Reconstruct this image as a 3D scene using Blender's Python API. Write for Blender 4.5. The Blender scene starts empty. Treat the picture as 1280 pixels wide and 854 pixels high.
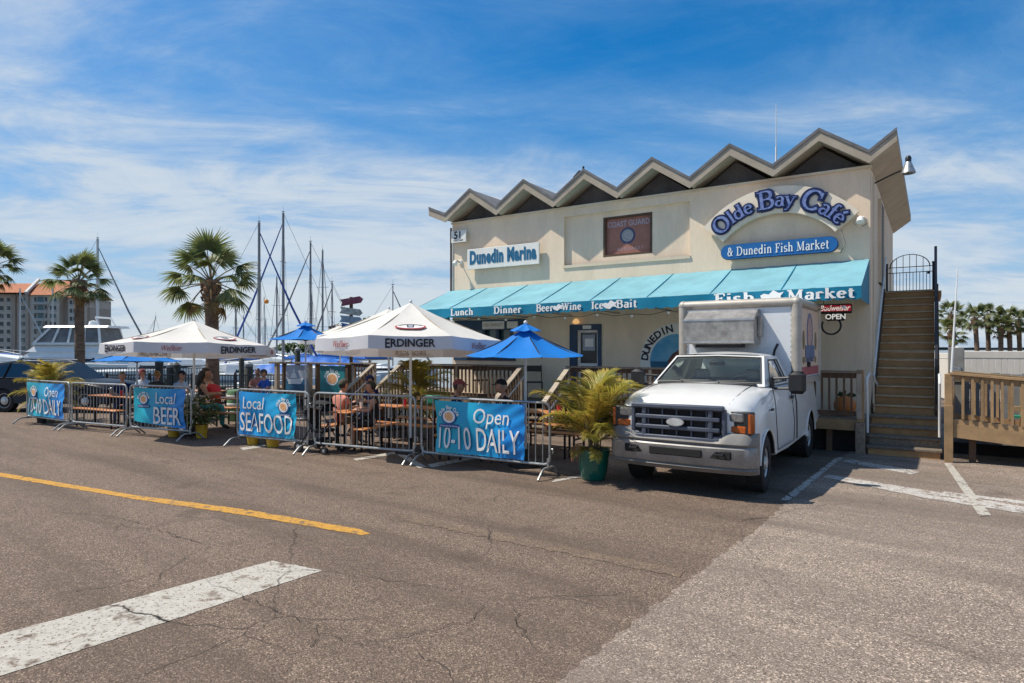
import bpy, bmesh, math, random
from mathutils import Vector, Matrix, Euler
R = math.radians
random.seed(11)
sc = bpy.context.scene
COL = sc.collection

# ------------------------------------------------------------------ camera, sky, sun, exposure
CAM_H = 2.0                     # eye height in metres
FPX, PCX, PHY = 799.0, 640.0, 436.0     # focal length, centre column and horizon row of the photograph
cam_d = bpy.data.cameras.new('camera'); cam = bpy.data.objects.new('camera', cam_d); COL.objects.link(cam)
cam.location = (0, 0, CAM_H); cam.rotation_euler = (R(90), 0, 0)
cam_d.sensor_width = 36; cam_d.lens = FPX/1280*36; cam_d.shift_y = 9/1280
cam_d.clip_start = .1; cam_d.clip_end = 9000
sc.camera = cam

TO_SUN = Vector((-.66, .055, 1.0)).normalized()
SUN_EL = math.asin(TO_SUN.z); SUN_AZ = math.atan2(TO_SUN.x, TO_SUN.y)
SKY_STRENGTH = .15
SKY_ROT, SKY_LOC = -50, (3.3, 1.9, 0)
sun_d = bpy.data.lights.new('sun', 'SUN'); sun_d.energy = 3.25; sun_d.angle = R(.6); sun_d.color = (1, .93, .81)
sun = bpy.data.objects.new('sun', sun_d); COL.objects.link(sun)
sun.rotation_euler = TO_SUN.to_track_quat('Z', 'Y').to_euler(); sun.location = (-30, -8, 40)

world = bpy.data.worlds.new('World'); sc.world = world; world.use_nodes = True
def build_sky():
    nt = world.node_tree; N = nt.nodes; L = nt.links; N.clear()
    out = N.new('ShaderNodeOutputWorld'); bg = N.new('ShaderNodeBackground'); bg.inputs[1].default_value = SKY_STRENGTH
    sky = N.new('ShaderNodeTexSky'); sky.sky_type = 'NISHITA'; sky.sun_disc = False
    sky.sun_elevation = SUN_EL; sky.sun_rotation = SUN_AZ; sky.air_density = 1.0; sky.dust_density = .6; sky.ozone_density = 2.5
    tc = N.new('ShaderNodeTexCoord'); sep = N.new('ShaderNodeSeparateXYZ'); L.new(tc.outputs['Generated'], sep.inputs[0])
    def math_(op, a, b=None, clamp=False):
        m = N.new('ShaderNodeMath'); m.operation = op; m.use_clamp = clamp
        for i, v in enumerate((a, b)):
            if v is None: continue
            if isinstance(v, (int, float)): m.inputs[i].default_value = v
            else: L.new(v, m.inputs[i])
        return m.outputs[0]
    # clouds lie on a flat layer far overhead: divide the direction by its height
    zz = math_('ADD', math_('MAXIMUM', sep.outputs['Z'], 0.0), .16)
    comb = N.new('ShaderNodeCombineXYZ')
    L.new(math_('DIVIDE', sep.outputs['X'], zz), comb.inputs[0]); L.new(math_('DIVIDE', sep.outputs['Y'], zz), comb.inputs[1])
    def mapped(rot, sca, loc):
        mp = N.new('ShaderNodeMapping'); mp.inputs['Rotation'].default_value = (0, 0, R(rot)); mp.inputs['Scale'].default_value = sca
        mp.inputs['Location'].default_value = loc; L.new(comb.outputs[0], mp.inputs[0]); return mp.outputs[0]
    def noise(sca, det, rough, dist, vec):
        n = N.new('ShaderNodeTexNoise'); n.inputs['Scale'].default_value = sca; n.inputs['Detail'].default_value = det
        n.inputs['Roughness'].default_value = rough; n.inputs['Distortion'].default_value = dist; L.new(vec, n.inputs['Vector']); return n.outputs[0]
    va = mapped(SKY_ROT, (.55, 1.0, 1), SKY_LOC)
    big = noise(.62, 6, .58, .35, va); fine = noise(2.4, 8, .66, .8, va); veil = noise(.30, 3, .5, .2, va)
    def ramp(v, a, b):
        mr = N.new('ShaderNodeMapRange'); mr.interpolation_type = 'SMOOTHSTEP'; mr.inputs[1].default_value = a; mr.inputs[2].default_value = b
        L.new(v, mr.inputs[0]); return mr.outputs[0]
    mott = noise(7.0, 5, .6, .4, va)
    mixv = math_('ADD', math_('ADD', math_('MULTIPLY', big, .46), math_('MULTIPLY', mott, .07)), math_('ADD', math_('MULTIPLY', fine, .25), math_('MULTIPLY', veil, .32)))
    cov = ramp(mixv, .39, .70)
    wisps = math_('MULTIPLY', cov, .80)
    # the veil thickens towards the horizon where the sight line runs long through the layer
    low = math_('SUBTRACT', 1.0, ramp(sep.outputs['Z'], .0, .50))
    cloud = math_('MINIMUM', math_('ADD', wisps, math_('MULTIPLY', low, math_('ADD', math_('MULTIPLY', cov, .40), .52))), .94)
    hs = N.new('ShaderNodeHueSaturation'); hs.inputs['Saturation'].default_value = 1.6; hs.inputs['Value'].default_value = .55
    L.new(sky.outputs[0], hs.inputs['Color'])
    mx = N.new('ShaderNodeMix'); mx.data_type = 'RGBA'
    L.new(cloud, mx.inputs['Factor']); L.new(hs.outputs[0], mx.inputs[6]); 
    cm = N.new('ShaderNodeMix'); cm.data_type = 'RGBA'; L.new(ramp(math_('ADD', cov, math_('MULTIPLY', low, .35)), .35, 1.0), cm.inputs['Factor']); cm.inputs[6].default_value = (1.2, 1.9, 2.85, 1); cm.inputs[7].default_value = (2.5, 2.8, 3.1, 1); L.new(cm.outputs[2], mx.inputs[7])
    L.new(mx.outputs[2], bg.inputs[0]); L.new(bg.outputs[0], out.inputs[0])
build_sky()
vs = sc.view_settings; vs.view_transform = 'Standard'; vs.look = 'None'; vs.gamma = 1; vs.exposure = .76; vs.use_curve_mapping = False

# ------------------------------------------------------------------ helpers
def at(px, py, Y):
    "world point seen at pixel (px, py) of the photograph at depth Y"
    return Vector(((px-PCX)/FPX*Y, Y, CAM_H-(py-PHY)/FPX*Y))
def G(px, py, z=0.0):
    "point of the level plane z seen at that pixel"
    return at(px, py, FPX*(CAM_H-z)/(py-PHY))

class MB:
    "collects geometry for one mesh"
    def __init__(s): s.v = []; s.f = []; s.m = []
    def add(s, vs_, fs, mi=0, M=None):
        o = len(s.v)
        for p in vs_: s.v.append((M @ Vector(p)) if M is not None else Vector(p))
        for f in fs: s.f.append([o+i for i in f]); s.m.append(mi)
        return s
    def box(s, c, d, mi=0, M=None):
        x, y, z = c; a, b, e = d[0]/2, d[1]/2, d[2]/2
        vs_ = [(x+i*a, y+j*b, z+k*e) for k in (-1, 1) for j in (-1, 1) for i in (-1, 1)]
        return s.add(vs_, [(0,2,3,1),(4,5,7,6),(0,1,5,4),(2,6,7,3),(0,4,6,2),(1,3,7,5)], mi, M)
    def bbox(s, a, b, mi=0, M=None):
        return s.box([(a[i]+b[i])/2 for i in range(3)], [abs(b[i]-a[i]) for i in range(3)], mi, M)
    def cbox(s, c, d, ch=.01, mi=0, M=None):
        "box with chamfered edges"
        a, b, e = [q/2 for q in d]; ch = min(ch, a*.9, b*.9, e*.9); x, y, z = c
        rings = [(-e, ch), (-e+ch, 0), (e-ch, 0), (e, ch)]; vs_ = []; fs = []
        for zz, i_ in rings:
            aa, bb = a-i_, b-i_; k = ch if i_ == 0 else ch*.6
            for px, py in ((-aa+k,-bb),(aa-k,-bb),(aa,-bb+k),(aa,bb-k),(aa-k,bb),(-aa+k,bb),(-aa,bb-k),(-aa,-bb+k)): vs_.append((x+px, y+py, z+zz))
        for r in range(3):
            for i in range(8): j = (i+1) % 8; fs.append((r*8+i, r*8+j, (r+1)*8+j, (r+1)*8+i))
        fs.append(tuple(reversed(range(8)))); fs.append(tuple(range(24, 32)))
        return s.add(vs_, fs, mi, M)
    def bar(s, p0, p1, w, h=None, mi=0, up=(0,0,1)):
        "square bar from p0 to p1"
        p0 = Vector(p0); p1 = Vector(p1); h = w if h is None else h; d = (p1-p0).normalized(); up = Vector(up)
        if abs(d.dot(up)) > .98: up = Vector((0,1,0)) if abs(d.y) < .9 else Vector((1,0,0))
        x = d.cross(up).normalized(); y = x.cross(d)
        vs_ = [p + x*(i*w/2) + y*(j*h/2) for p in (p0, p1) for i, j in ((-1,-1),(1,-1),(1,1),(-1,1))]
        return s.add(vs_, [(3,2,1,0),(4,5,6,7),(0,1,5,4),(1,2,6,5),(2,3,7,6),(3,0,4,7)], mi)
    def tube(s, pts, r, n=8, mi=0, cap=True):
        "tube through points, r a number or one radius per point"
        pts = [Vector(p) for p in pts]; k = len(pts); rs = [r]*k if isinstance(r, (int, float)) else list(r); o = len(s.v)
        t0 = (pts[1]-pts[0]).normalized(); ref = Vector((0,0,1)) if abs(t0.z) < .9 else Vector((1,0,0)); x = t0.cross(ref).normalized()
        for i, p in enumerate(pts):
            t = (pts[min(i+1, k-1)]-pts[max(i-1, 0)]).normalized(); x = (x - t*x.dot(t)).normalized(); y = t.cross(x)
            for j in range(n): a = 2*math.pi*j/n; s.v.append(p + x*(rs[i]*math.cos(a)) + y*(rs[i]*math.sin(a)))
        for i in range(k-1):
            for j in range(n): q = (j+1) % n; s.f.append([o+i*n+j, o+i*n+q, o+(i+1)*n+q, o+(i+1)*n+j]); s.m.append(mi)
        if cap: s.f.append([o+j for j in reversed(range(n))]); s.f.append([o+(k-1)*n+j for j in range(n)]); s.m += [mi, mi]
        return s
    def lathe(s, prof, n=16, mi=0, M=None, jit=0.0):
        o = len(s.v); k = len(prof)
        for r, z in prof:
            for j in range(n):
                a = 2*math.pi*j/n; rr = r*(1+random.uniform(-jit, jit)); p = Vector((rr*math.cos(a), rr*math.sin(a), z)); s.v.append(M @ p if M is not None else p)
        for i in range(k-1):
            for j in range(n): q = (j+1) % n; s.f.append([o+i*n+j, o+i*n+q, o+(i+1)*n+q, o+(i+1)*n+j]); s.m.append(mi)
        if prof[0][0] > 1e-4: s.f.append([o+j for j in reversed(range(n))]); s.m.append(mi)
        if prof[-1][0] > 1e-4: s.f.append([o+(k-1)*n+j for j in range(n)]); s.m.append(mi)
        return s
    def prism(s, poly, e0, e1, mi=0, M=None):
        "polygon in (x, y) extruded from z=e0 to e1"
        n = len(poly); vs_ = [(p[0], p[1], e0) for p in poly]+[(p[0], p[1], e1) for p in poly]
        fs = [tuple(reversed(range(n))), tuple(range(n, 2*n))]+[(i, (i+1) % n, n+(i+1) % n, n+i) for i in range(n)]
        return s.add(vs_, fs, mi, M)
    def ball(s, c, r, n=10, mi=0, sq=(1,1,1)):
        m = n//2+1; prof = []
        for i in range(m+1): a = -math.pi/2+math.pi*i/m; prof.append((max(1e-5, r*math.cos(a)), r*math.sin(a)))
        return s.lathe(prof, n, mi, Matrix.Translation(Vector(c)) @ Matrix.Diagonal((sq[0], sq[1], sq[2], 1)))
    def grid(s, fn, nu, nv, mi=0):
        o = len(s.v)
        for i in range(nu+1):
            for j in range(nv+1): s.v.append(Vector(fn(i/nu, j/nv)))
        for i in range(nu):
            for j in range(nv): a = o+i*(nv+1)+j; s.f.append([a, a+nv+1, a+nv+2, a+1]); s.m.append(mi)
        return s
    def mesh(s, name, smooth=None, tri=False):
        me = bpy.data.meshes.new(name); me.from_pydata([tuple(p) for p in s.v], [], s.f)
        me.polygons.foreach_set('material_index', s.m); me.validate(clean_customdata=False)
        bm = bmesh.new(); bm.from_mesh(me)
        bmesh.ops.recalc_face_normals(bm, faces=bm.faces) if smooth is not None and smooth >= 0 else None
        bm.to_mesh(me); bm.free()
        if smooth is not None and smooth > 0:
            me.polygons.foreach_set('use_smooth', [True]*len(me.polygons)); me.set_sharp_from_angle(angle=R(smooth))
        me.update(); return me
    def build(s, name, mat, parent=None, smooth=None, **kw):
        me = s.mesh(name, 35 if smooth is None else smooth)
        for m in (mat if isinstance(mat, (list, tuple)) else [mat]): me.materials.append(M_(m))
        return link(name, me, parent, **kw)
def M_(m): return MATS[m] if isinstance(m, str) else m
def link(name, me, parent=None, M=None, label=None, cat=None, group=None, kind=None):
    o = bpy.data.objects.new(name, me); COL.objects.link(o)
    if parent is not None: o.parent = parent
    if M is not None: o.matrix_basis = M
    tag(o, label, cat, group, kind); return o
def tag(o, label=None, cat=None, group=None, kind=None):
    if label: o['label'] = label
    if cat: o['category'] = cat
    if group: o['group'] = group
    if kind: o['kind'] = kind
    return o
def thing(name, label, cat, loc=(0,0,0), rz=0.0, group=None):
    o = bpy.data.objects.new(name, None); COL.objects.link(o); o.empty_display_size = .1
    o.location = loc; o.rotation_euler = (0, 0, rz); return tag(o, label, cat, group)
def share(name, me, parent, M): return link(name, me, parent, M)
def frame(o, x, y=None, z=None):
    "matrix with given origin and axes"
    o = Vector(o); x = Vector(x).normalized(); 
    if z is None: y = Vector(y); z = x.cross(y).normalized(); y = z.cross(x)
    else: z = Vector(z); y = z.cross(x).normalized(); z = x.cross(y)
    return Matrix(((x.x,y.x,z.x,o.x),(x.y,y.y,z.y,o.y),(x.z,y.z,z.z,o.z),(0,0,0,1)))

# ------------------------------------------------------------------ materials
MATS = {}
def mat(name, col, rough=.6, metal=0.0, var=.12, vs=4.0, var2=None, bump=0.0, bs=40.0, spec=.5, coord='pos', rnd=0.0, trans=0.0, emit=None, coat=0.0, fine=0.0, stretch=None):
    m = bpy.data.materials.new(name); m.use_nodes = True; nt = m.node_tree; N = nt.nodes; L = nt.links
    b = N['Principled BSDF']; b.inputs['Roughness'].default_value = rough; b.inputs['Metallic'].default_value = metal
    b.inputs['Specular IOR Level'].default_value = spec; b.inputs['Coat Weight'].default_value = coat
    if coord == 'pos': src = N.new('ShaderNodeNewGeometry').outputs['Position']
    else: src = N.new('ShaderNodeTexCoord').outputs['Object']
    if stretch:
        mp = N.new('ShaderNodeMapping'); mp.inputs['Scale'].default_value = stretch; L.new(src, mp.inputs[0]); src = mp.outputs[0]
    c = None
    if var > 0:
        n = N.new('ShaderNodeTexNoise'); n.inputs['Scale'].default_value = vs; n.inputs['Detail'].default_value = 5; n.inputs['Roughness'].default_value = .62
        L.new(src, n.inputs['Vector'])
        fac = n.outputs[0]
        if fine > 0:
            n3 = N.new('ShaderNodeTexNoise'); n3.inputs['Scale'].default_value = vs*14; n3.inputs['Detail'].default_value = 2; L.new(src, n3.inputs['Vector'])
            mm = N.new('ShaderNodeMix'); mm.data_type = 'FLOAT'; mm.inputs[0].default_value = fine; L.new(fac, mm.inputs[2]); L.new(n3.outputs[0], mm.inputs[3]); fac = mm.outputs[0]
        rp = N.new('ShaderNodeValToRGB'); rp.color_ramp.elements[0].position = .3; rp.color_ramp.elements[1].position = .7
        c2 = var2 or tuple(x*(1-var*1.6) for x in col); c1 = col if var2 else tuple(min(1, x*(1+var*.6)) for x in col)
        rp.color_ramp.elements[0].color = (*c2, 1); rp.color_ramp.elements[1].color = (*c1, 1)
        L.new(fac, rp.inputs[0]); c = rp.outputs[0]
    if rnd > 0:
        oi = N.new('ShaderNodeObjectInfo'); hs = N.new('ShaderNodeHueSaturation')
        mr = N.new('ShaderNodeMapRange'); mr.inputs[3].default_value = 1-rnd; mr.inputs[4].default_value = 1+rnd; L.new(oi.outputs['Random'], mr.inputs[0]); L.new(mr.outputs[0], hs.inputs['Value'])
        if c is not None: L.new(c, hs.inputs['Color'])
        else: hs.inputs['Color'].default_value = (*col, 1)
        c = hs.outputs[0]
    if c is not None: L.new(c, b.inputs['Base Color'])
    else: b.inputs['Base Color'].default_value = (*col, 1)
    if bump > 0:
        n2 = N.new('ShaderNodeTexNoise'); n2.inputs['Scale'].default_value = bs; n2.inputs['Detail'].default_value = 3; L.new(src, n2.inputs['Vector'])
        bp = N.new('ShaderNodeBump'); bp.inputs['Strength'].default_value = bump; bp.inputs['Distance'].default_value = .01; L.new(n2.outputs[0], bp.inputs['Height']); L.new(bp.outputs[0], b.inputs['Normal'])
    if trans > 0:
        t = N.new('ShaderNodeBsdfTranslucent'); mx = N.new('ShaderNodeMixShader'); mx.inputs[0].default_value = trans
        if c is not None: L.new(c, t.inputs[0])
        else: t.inputs[0].default_value = (*col, 1)
        L.new(b.outputs[0], mx.inputs[1]); L.new(t.outputs[0], mx.inputs[2]); L.new(mx.outputs[0], N['Material Output'].inputs[0])
    if emit: b.inputs['Emission Color'].default_value = (*emit[:3], 1); b.inputs['Emission Strength'].default_value = emit[3]
    MATS[name] = m; return m
def glass(name, tint, mirror=.12, rough=.02):
    m = bpy.data.materials.new(name); m.use_nodes = True; nt = m.node_tree; N = nt.nodes; L = nt.links; N.remove(N['Principled BSDF'])
    tr = N.new('ShaderNodeBsdfTransparent'); tr.inputs[0].default_value = (*tint, 1); gl = N.new('ShaderNodeBsdfGlossy'); gl.inputs['Roughness'].default_value = rough
    fr = N.new('ShaderNodeFresnel'); fr.inputs[0].default_value = 1.5; ad = N.new('ShaderNodeMath'); ad.operation = 'ADD'; ad.inputs[1].default_value = mirror; L.new(fr.outputs[0], ad.inputs[0])
    mx = N.new('ShaderNodeMixShader'); L.new(ad.outputs[0], mx.inputs[0]); L.new(tr.outputs[0], mx.inputs[1]); L.new(gl.outputs[0], mx.inputs[2]); L.new(mx.outputs[0], N['Material Output'].inputs[0])
    MATS[name] = m; return m

mat('stucco', (.82,.66,.485), .85, var=.11, vs=1.6, bump=.35, bs=55, fine=.2, stretch=(1,1,.22))
mat('stucco_trim', (.70,.58,.42), .8, var=.08, vs=2)
mat('roof_trim', (.38,.325,.25), .75, var=.12, vs=2.5)
mat('roof_soffit', (.52,.45,.34), .85, var=.12, vs=2)
mat('roof_top', (.16,.16,.165), .9, var=.2, vs=3)
mat('gable_dark', (.105,.10,.10), .7, var=.3, vs=2)
mat('awning_top', (.22,.47,.54), .62, var=.12, vs=1.6, trans=.12, spec=.3)
mat('awning_band', (.005,.20,.33), .6, var=.1, vs=1.2, trans=.06, spec=.3)
mat('letter_white', (.80,.80,.77), .55, var=.05)
mat('sign_white', (.78,.76,.70), .55, var=.07, vs=3)
mat('sign_navy', (.005,.014,.075), .4, var=.15, vs=8)
mat('sign_cream', (.80,.70,.55), .6, var=.08, vs=2)
mat('sign_letter_blue', (.045,.085,.29), .45, var=.5, vs=14, var2=(.24,.30,.52))
mat('sign_blue', (.004,.115,.34), .45, var=.08, vs=3)
mat('sign_teal_letter', (.004,.12,.24), .5, var=.1)
mat('black_paint', (.012,.012,.013), .45, var=.2)
mat('black_plastic', (.016,.016,.017), .5, var=.2, vs=9)
mat('dark_metal', (.02,.021,.028), .45, metal=.3, var=.15)
mat('galvanised', (.42,.43,.42), .42, metal=.75, var=.22, vs=14)
mat('aluminium', (.55,.55,.55), .35, metal=.85, var=.15, vs=10)
mat('white_metal', (.72,.73,.72), .45, var=.08, vs=5)
mat('wood_grey', (.235,.185,.135), .85, var=.35, vs=3, stretch=(6,6,6), rnd=.22, fine=.3)
mat('wood_brown', (.13,.075,.043), .8, var=.3, vs=4, rnd=.25, fine=.3)
mat('wood_tan', (.37,.235,.115), .8, var=.28, vs=3.5, rnd=.18, fine=.3)
mat('wood_pale', (.40,.33,.25), .82, var=.25, vs=4, rnd=.15, fine=.3)
mat('stair_tan', (.50,.28,.12), .8, var=.2, vs=5, rnd=.07, fine=.3)
mat('stair_nosing', (.55,.44,.28), .75, var=.2, vs=6)
mat('table_wood', (.52,.20,.06), .42, var=.2, vs=5, rnd=.12)
mat('blue_frame', (.012,.05,.11), .5, var=.15)
mat('umbrella_white', (.80,.765,.70), .7, var=.06, vs=1.3, trans=.22)
mat('umbrella_skirt', (.72,.72,.74), .7, var=.07, vs=1.5, trans=.2)
mat('umbrella_under', (.72,.58,.44), .75, var=.07, vs=1.5, trans=.25)
mat('umbrella_blue', (.006,.19,.60), .65, var=.1, vs=1.2, trans=.15, spec=.3)
mat('print_black', (.015,.017,.03), .6, var=0)
mat('print_red', (.42,.04,.05), .6, var=.2, vs=12)
mat('print_ghost', (.34,.25,.19), .75, var=0)
mat('logo_white', (.80,.78,.74), .5, var=0)
mat('logo_orange', (.70,.24,.06), .5, var=.5, vs=26, var2=(.85,.55,.28))
mat('logo_blue', (.01,.07,.25), .5, var=0)
mat('pot_green', (.004,.12,.085), .22, var=.12, vs=4, coat=.6)
mat('pot_yellow', (.62,.38,.025), .45, var=.15, vs=6)
mat('pot_grey', (.20,.20,.17), .6, var=.2)
mat('soil', (.05,.035,.022), .95, var=.3, vs=20)
mat('fan_leaf', (.12,.165,.045), .5, var=.3, vs=2.0, var2=(.21,.22,.08), trans=.40, rnd=.25)
mat('fan_leaf_dead', (.30,.19,.07), .75, var=.3, vs=4, trans=.25, rnd=.2)
mat('areca_leaf', (.26,.27,.04), .5, var=.6, vs=3.0, var2=(.52,.36,.07), trans=.42, rnd=.3)
mat('areca_dead', (.34,.15,.05), .8, var=.3, vs=6, trans=.2, rnd=.2)
mat('areca_stem', (.22,.17,.08), .6, var=.3, vs=8)
mat('shrub_leaf', (.05,.10,.02), .5, var=.5, vs=8, var2=(.13,.17,.03), trans=.25, rnd=.2)
mat('flower', (.62,.45,.40), .6, var=.2)
mat('palm_trunk', (.20,.135,.09), .9, var=.4, vs=5, bump=.8, bs=18, stretch=(1,1,3))
mat('palm_boot', (.27,.15,.075), .9, var=.35, vs=8, rnd=.2)
mat('truck_white', (.70,.69,.66), .28, var=.05, vs=2.5, coat=.5)
mat('truck_dirt', (.36,.34,.315), .5, var=.25, vs=5, fine=.3)
mat('truck_bumper', (.31,.295,.275), .42, metal=.25, var=.25, vs=4, fine=.35)
mat('truck_cladding', (.20,.19,.175), .55, var=.2, vs=4, fine=.35)
mat('truck_grille', (.085,.10,.135), .38, metal=.2, var=.15, vs=6)
mat('rubber', (.018,.018,.018), .8, var=.3, vs=12)
mat('rim_paint', (.68,.67,.63), .4, metal=.3, var=.2, vs=9)
mat('amber_lens', (.42,.085,.008), .2, var=.15, vs=14, coat=.6)
mat('headlamp', (.30,.31,.31), .12, metal=.55, var=.25, vs=25, coat=.8)
mat('seat_cloth', (.28,.29,.30), .85, var=.15)
mat('dash', (.13,.13,.13), .7, var=.1)
mat('box_white', (.74,.76,.77), .42, var=.06, vs=3, fine=.3)
mat('box_trim', (.46,.42,.36), .5, metal=.25, var=.18, vs=5, fine=.3)
mat('reefer_steel', (.40,.375,.34), .42, metal=.55, var=.28, vs=6)
mat('box_graphic', (.62,.42,.33), .5, var=.25, vs=5, var2=(.68,.52,.38))
mat('box_stripe', (.42,.09,.10), .5, var=.3, vs=6)
mat('graphic_blue', (.10,.15,.30), .5, var=.3, vs=18)
mat('graphic_skin', (.55,.33,.28), .5, var=.3, vs=18)
mat('suv_paint', (.008,.011,.020), .38, var=.1, coat=.0, spec=.25)
mat('boat_white', (.74,.75,.74), .35, var=.06, vs=1.5)
mat('boat_grey', (.24,.25,.26), .5, var=.2)
mat('boat_canvas', (.17,.165,.165), .6, var=.25, vs=2)
mat('boat_blue', (.01,.13,.50), .6, var=.2, vs=2)
mat('furl_blue', (.02,.06,.28), .6, var=.1)
mat('mast_metal', (.22,.22,.23), .45, metal=.5, var=.15)
mat('mast_pale', (.50,.50,.49), .45, metal=.3, var=.1)
mat('orange_float', (.70,.25,.02), .5, var=.1)
mat('apt_wall', (.52,.36,.27), .85, var=.1, vs=.15)
mat('apt_wall_pale', (.68,.51,.40), .85, var=.1, vs=.15)
mat('apt_trim', (.60,.58,.55), .8, var=.05)
mat('roof_tile', (.42,.135,.05), .8, var=.2, vs=1.2)
mat('window_dark', (.02,.03,.035), .15, var=.3, vs=.6)
mat('window_teal', (.04,.12,.14), .15, var=.3, vs=.6)
mat('vinyl', (.66,.62,.55), .5, var=.06, vs=2)
mat('vinyl_grey', (.25,.245,.23), .7, var=.2, vs=3)
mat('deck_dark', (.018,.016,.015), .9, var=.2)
mat('dock_rail', (.045,.042,.04), .6, var=.2)
mat('dock_pile', (.05,.052,.042), .85, var=.3)
mat('neon_red', (.30,.01,.02), .5, var=0, emit=(.9,.02,.05,.12))
mat('neon_white', (.8,.8,.75), .5, var=0, emit=(1,.95,.85,.25))
mat('bulb', (.8,.8,.74), .2, var=0)
mat('lamp_lit', (.9,.6,.3), .4, var=0, emit=(1,.55,.2,.35))
mat('cg_red', (.36,.15,.105), .6, var=.15, vs=3)
mat('cg_blue', (.055,.06,.13), .6, var=0)
mat('cg_pale', (.38,.36,.36), .6, var=.3, vs=30)
mat('cg_letter', (.40,.34,.38), .6, var=0)
mat('mural_sky', (.05,.30,.50), .55, var=.3, vs=3, var2=(.18,.42,.58))
mat('mural_sea', (.015,.13,.24), .55, var=.3, vs=6)
mat('mural_brown', (.16,.06,.03), .55, var=.4, vs=8)
mat('poster_teal', (.015,.20,.22), .5, var=.3, vs=4)
mat('poster_grey', (.36,.40,.46), .5, var=.15, vs=2)
mat('orange_fruit', (.62,.21,.05), .5, var=.15, vs=9)
mat('leaf_dark', (.02,.055,.02), .5, var=.2)
mat('bench_green', (.01,.20,.11), .5, var=.15)
mat('barrel_green', (.10,.20,.09), .6, var=.2)
mat('skin_light', (.55,.29,.19), .5, var=.08, vs=12)
mat('skin_tan', (.42,.21,.13), .5, var=.08, vs=12)
mat('hair_dark', (.02,.013,.01), .5, var=.3, vs=40)
mat('hair_blond', (.45,.22,.06), .55, var=.3, vs=40)
mat('hair_grey', (.40,.30,.25), .6, var=.3, vs=40)
mat('shoe', (.05,.045,.04), .7, var=.2)
for n_, c_ in dict(navy=(.012,.025,.10), red=(.62,.035,.05), salmon=(.58,.22,.15), black=(.010,.010,.012), pale=(.50,.56,.62), blue=(.03,.10,.42), maroon=(.25,.05,.05), teal=(.05,.30,.32), denim=(.06,.09,.17), khaki=(.30,.24,.16), white=(.72,.72,.70), straw=(.5,.36,.18), olive=(.07,.06,.045)).items():
    mat('cloth_'+n_, c_, .85, var=.18, vs=14)
glass('glass_car', (.88,.97,.95), .02)
glass('glass_side', (.10,.11,.10), .06)
glass('glass_smoke', (.07,.075,.085), .05)
# ------------------------------------------------------------------ lettering
def text_mesh(body, size=1.0, bold=0.0, extrude=.004, sx=1.0, shear=0.0, align='CENTER', spacing=1.0, smallcaps=1.0):
    cu = bpy.data.curves.new('lettering', 'FONT'); cu.body = body; cu.size = size; cu.offset = bold; cu.extrude = extrude
    cu.align_x = align; cu.align_y = 'BOTTOM_BASELINE' if False else 'CENTER'; cu.shear = shear; cu.space_character = spacing; cu.resolution_u = 3
    o = bpy.data.objects.new('lettering', cu); COL.objects.link(o); bpy.context.view_layer.update()
    me = bpy.data.meshes.new_from_object(o.evaluated_get(bpy.context.evaluated_depsgraph_get()))
    bpy.data.objects.remove(o); bpy.data.curves.remove(cu)
    if sx != 1.0: me.transform(Matrix.Diagonal((sx, 1, 1, 1)))
    me.materials.clear(); me.name = 'lettering'; return me
def text(body, M, m, parent, name='lettering', warp=None, **kw):
    me = text_mesh(body, **kw); me.materials.append(M_(m))
    if warp:
        for v in me.vertices: v.co.z += warp(v.co.x, v.co.y)
    return link(name, me, parent, M)

def arc(cx, cy, rx, ry, a0, a1, n=12):
    return [(cx+rx*math.cos(R(a0+(a1-a0)*i/n)), cy+ry*math.sin(R(a0+(a1-a0)*i/n))) for i in range(n+1)]
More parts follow.
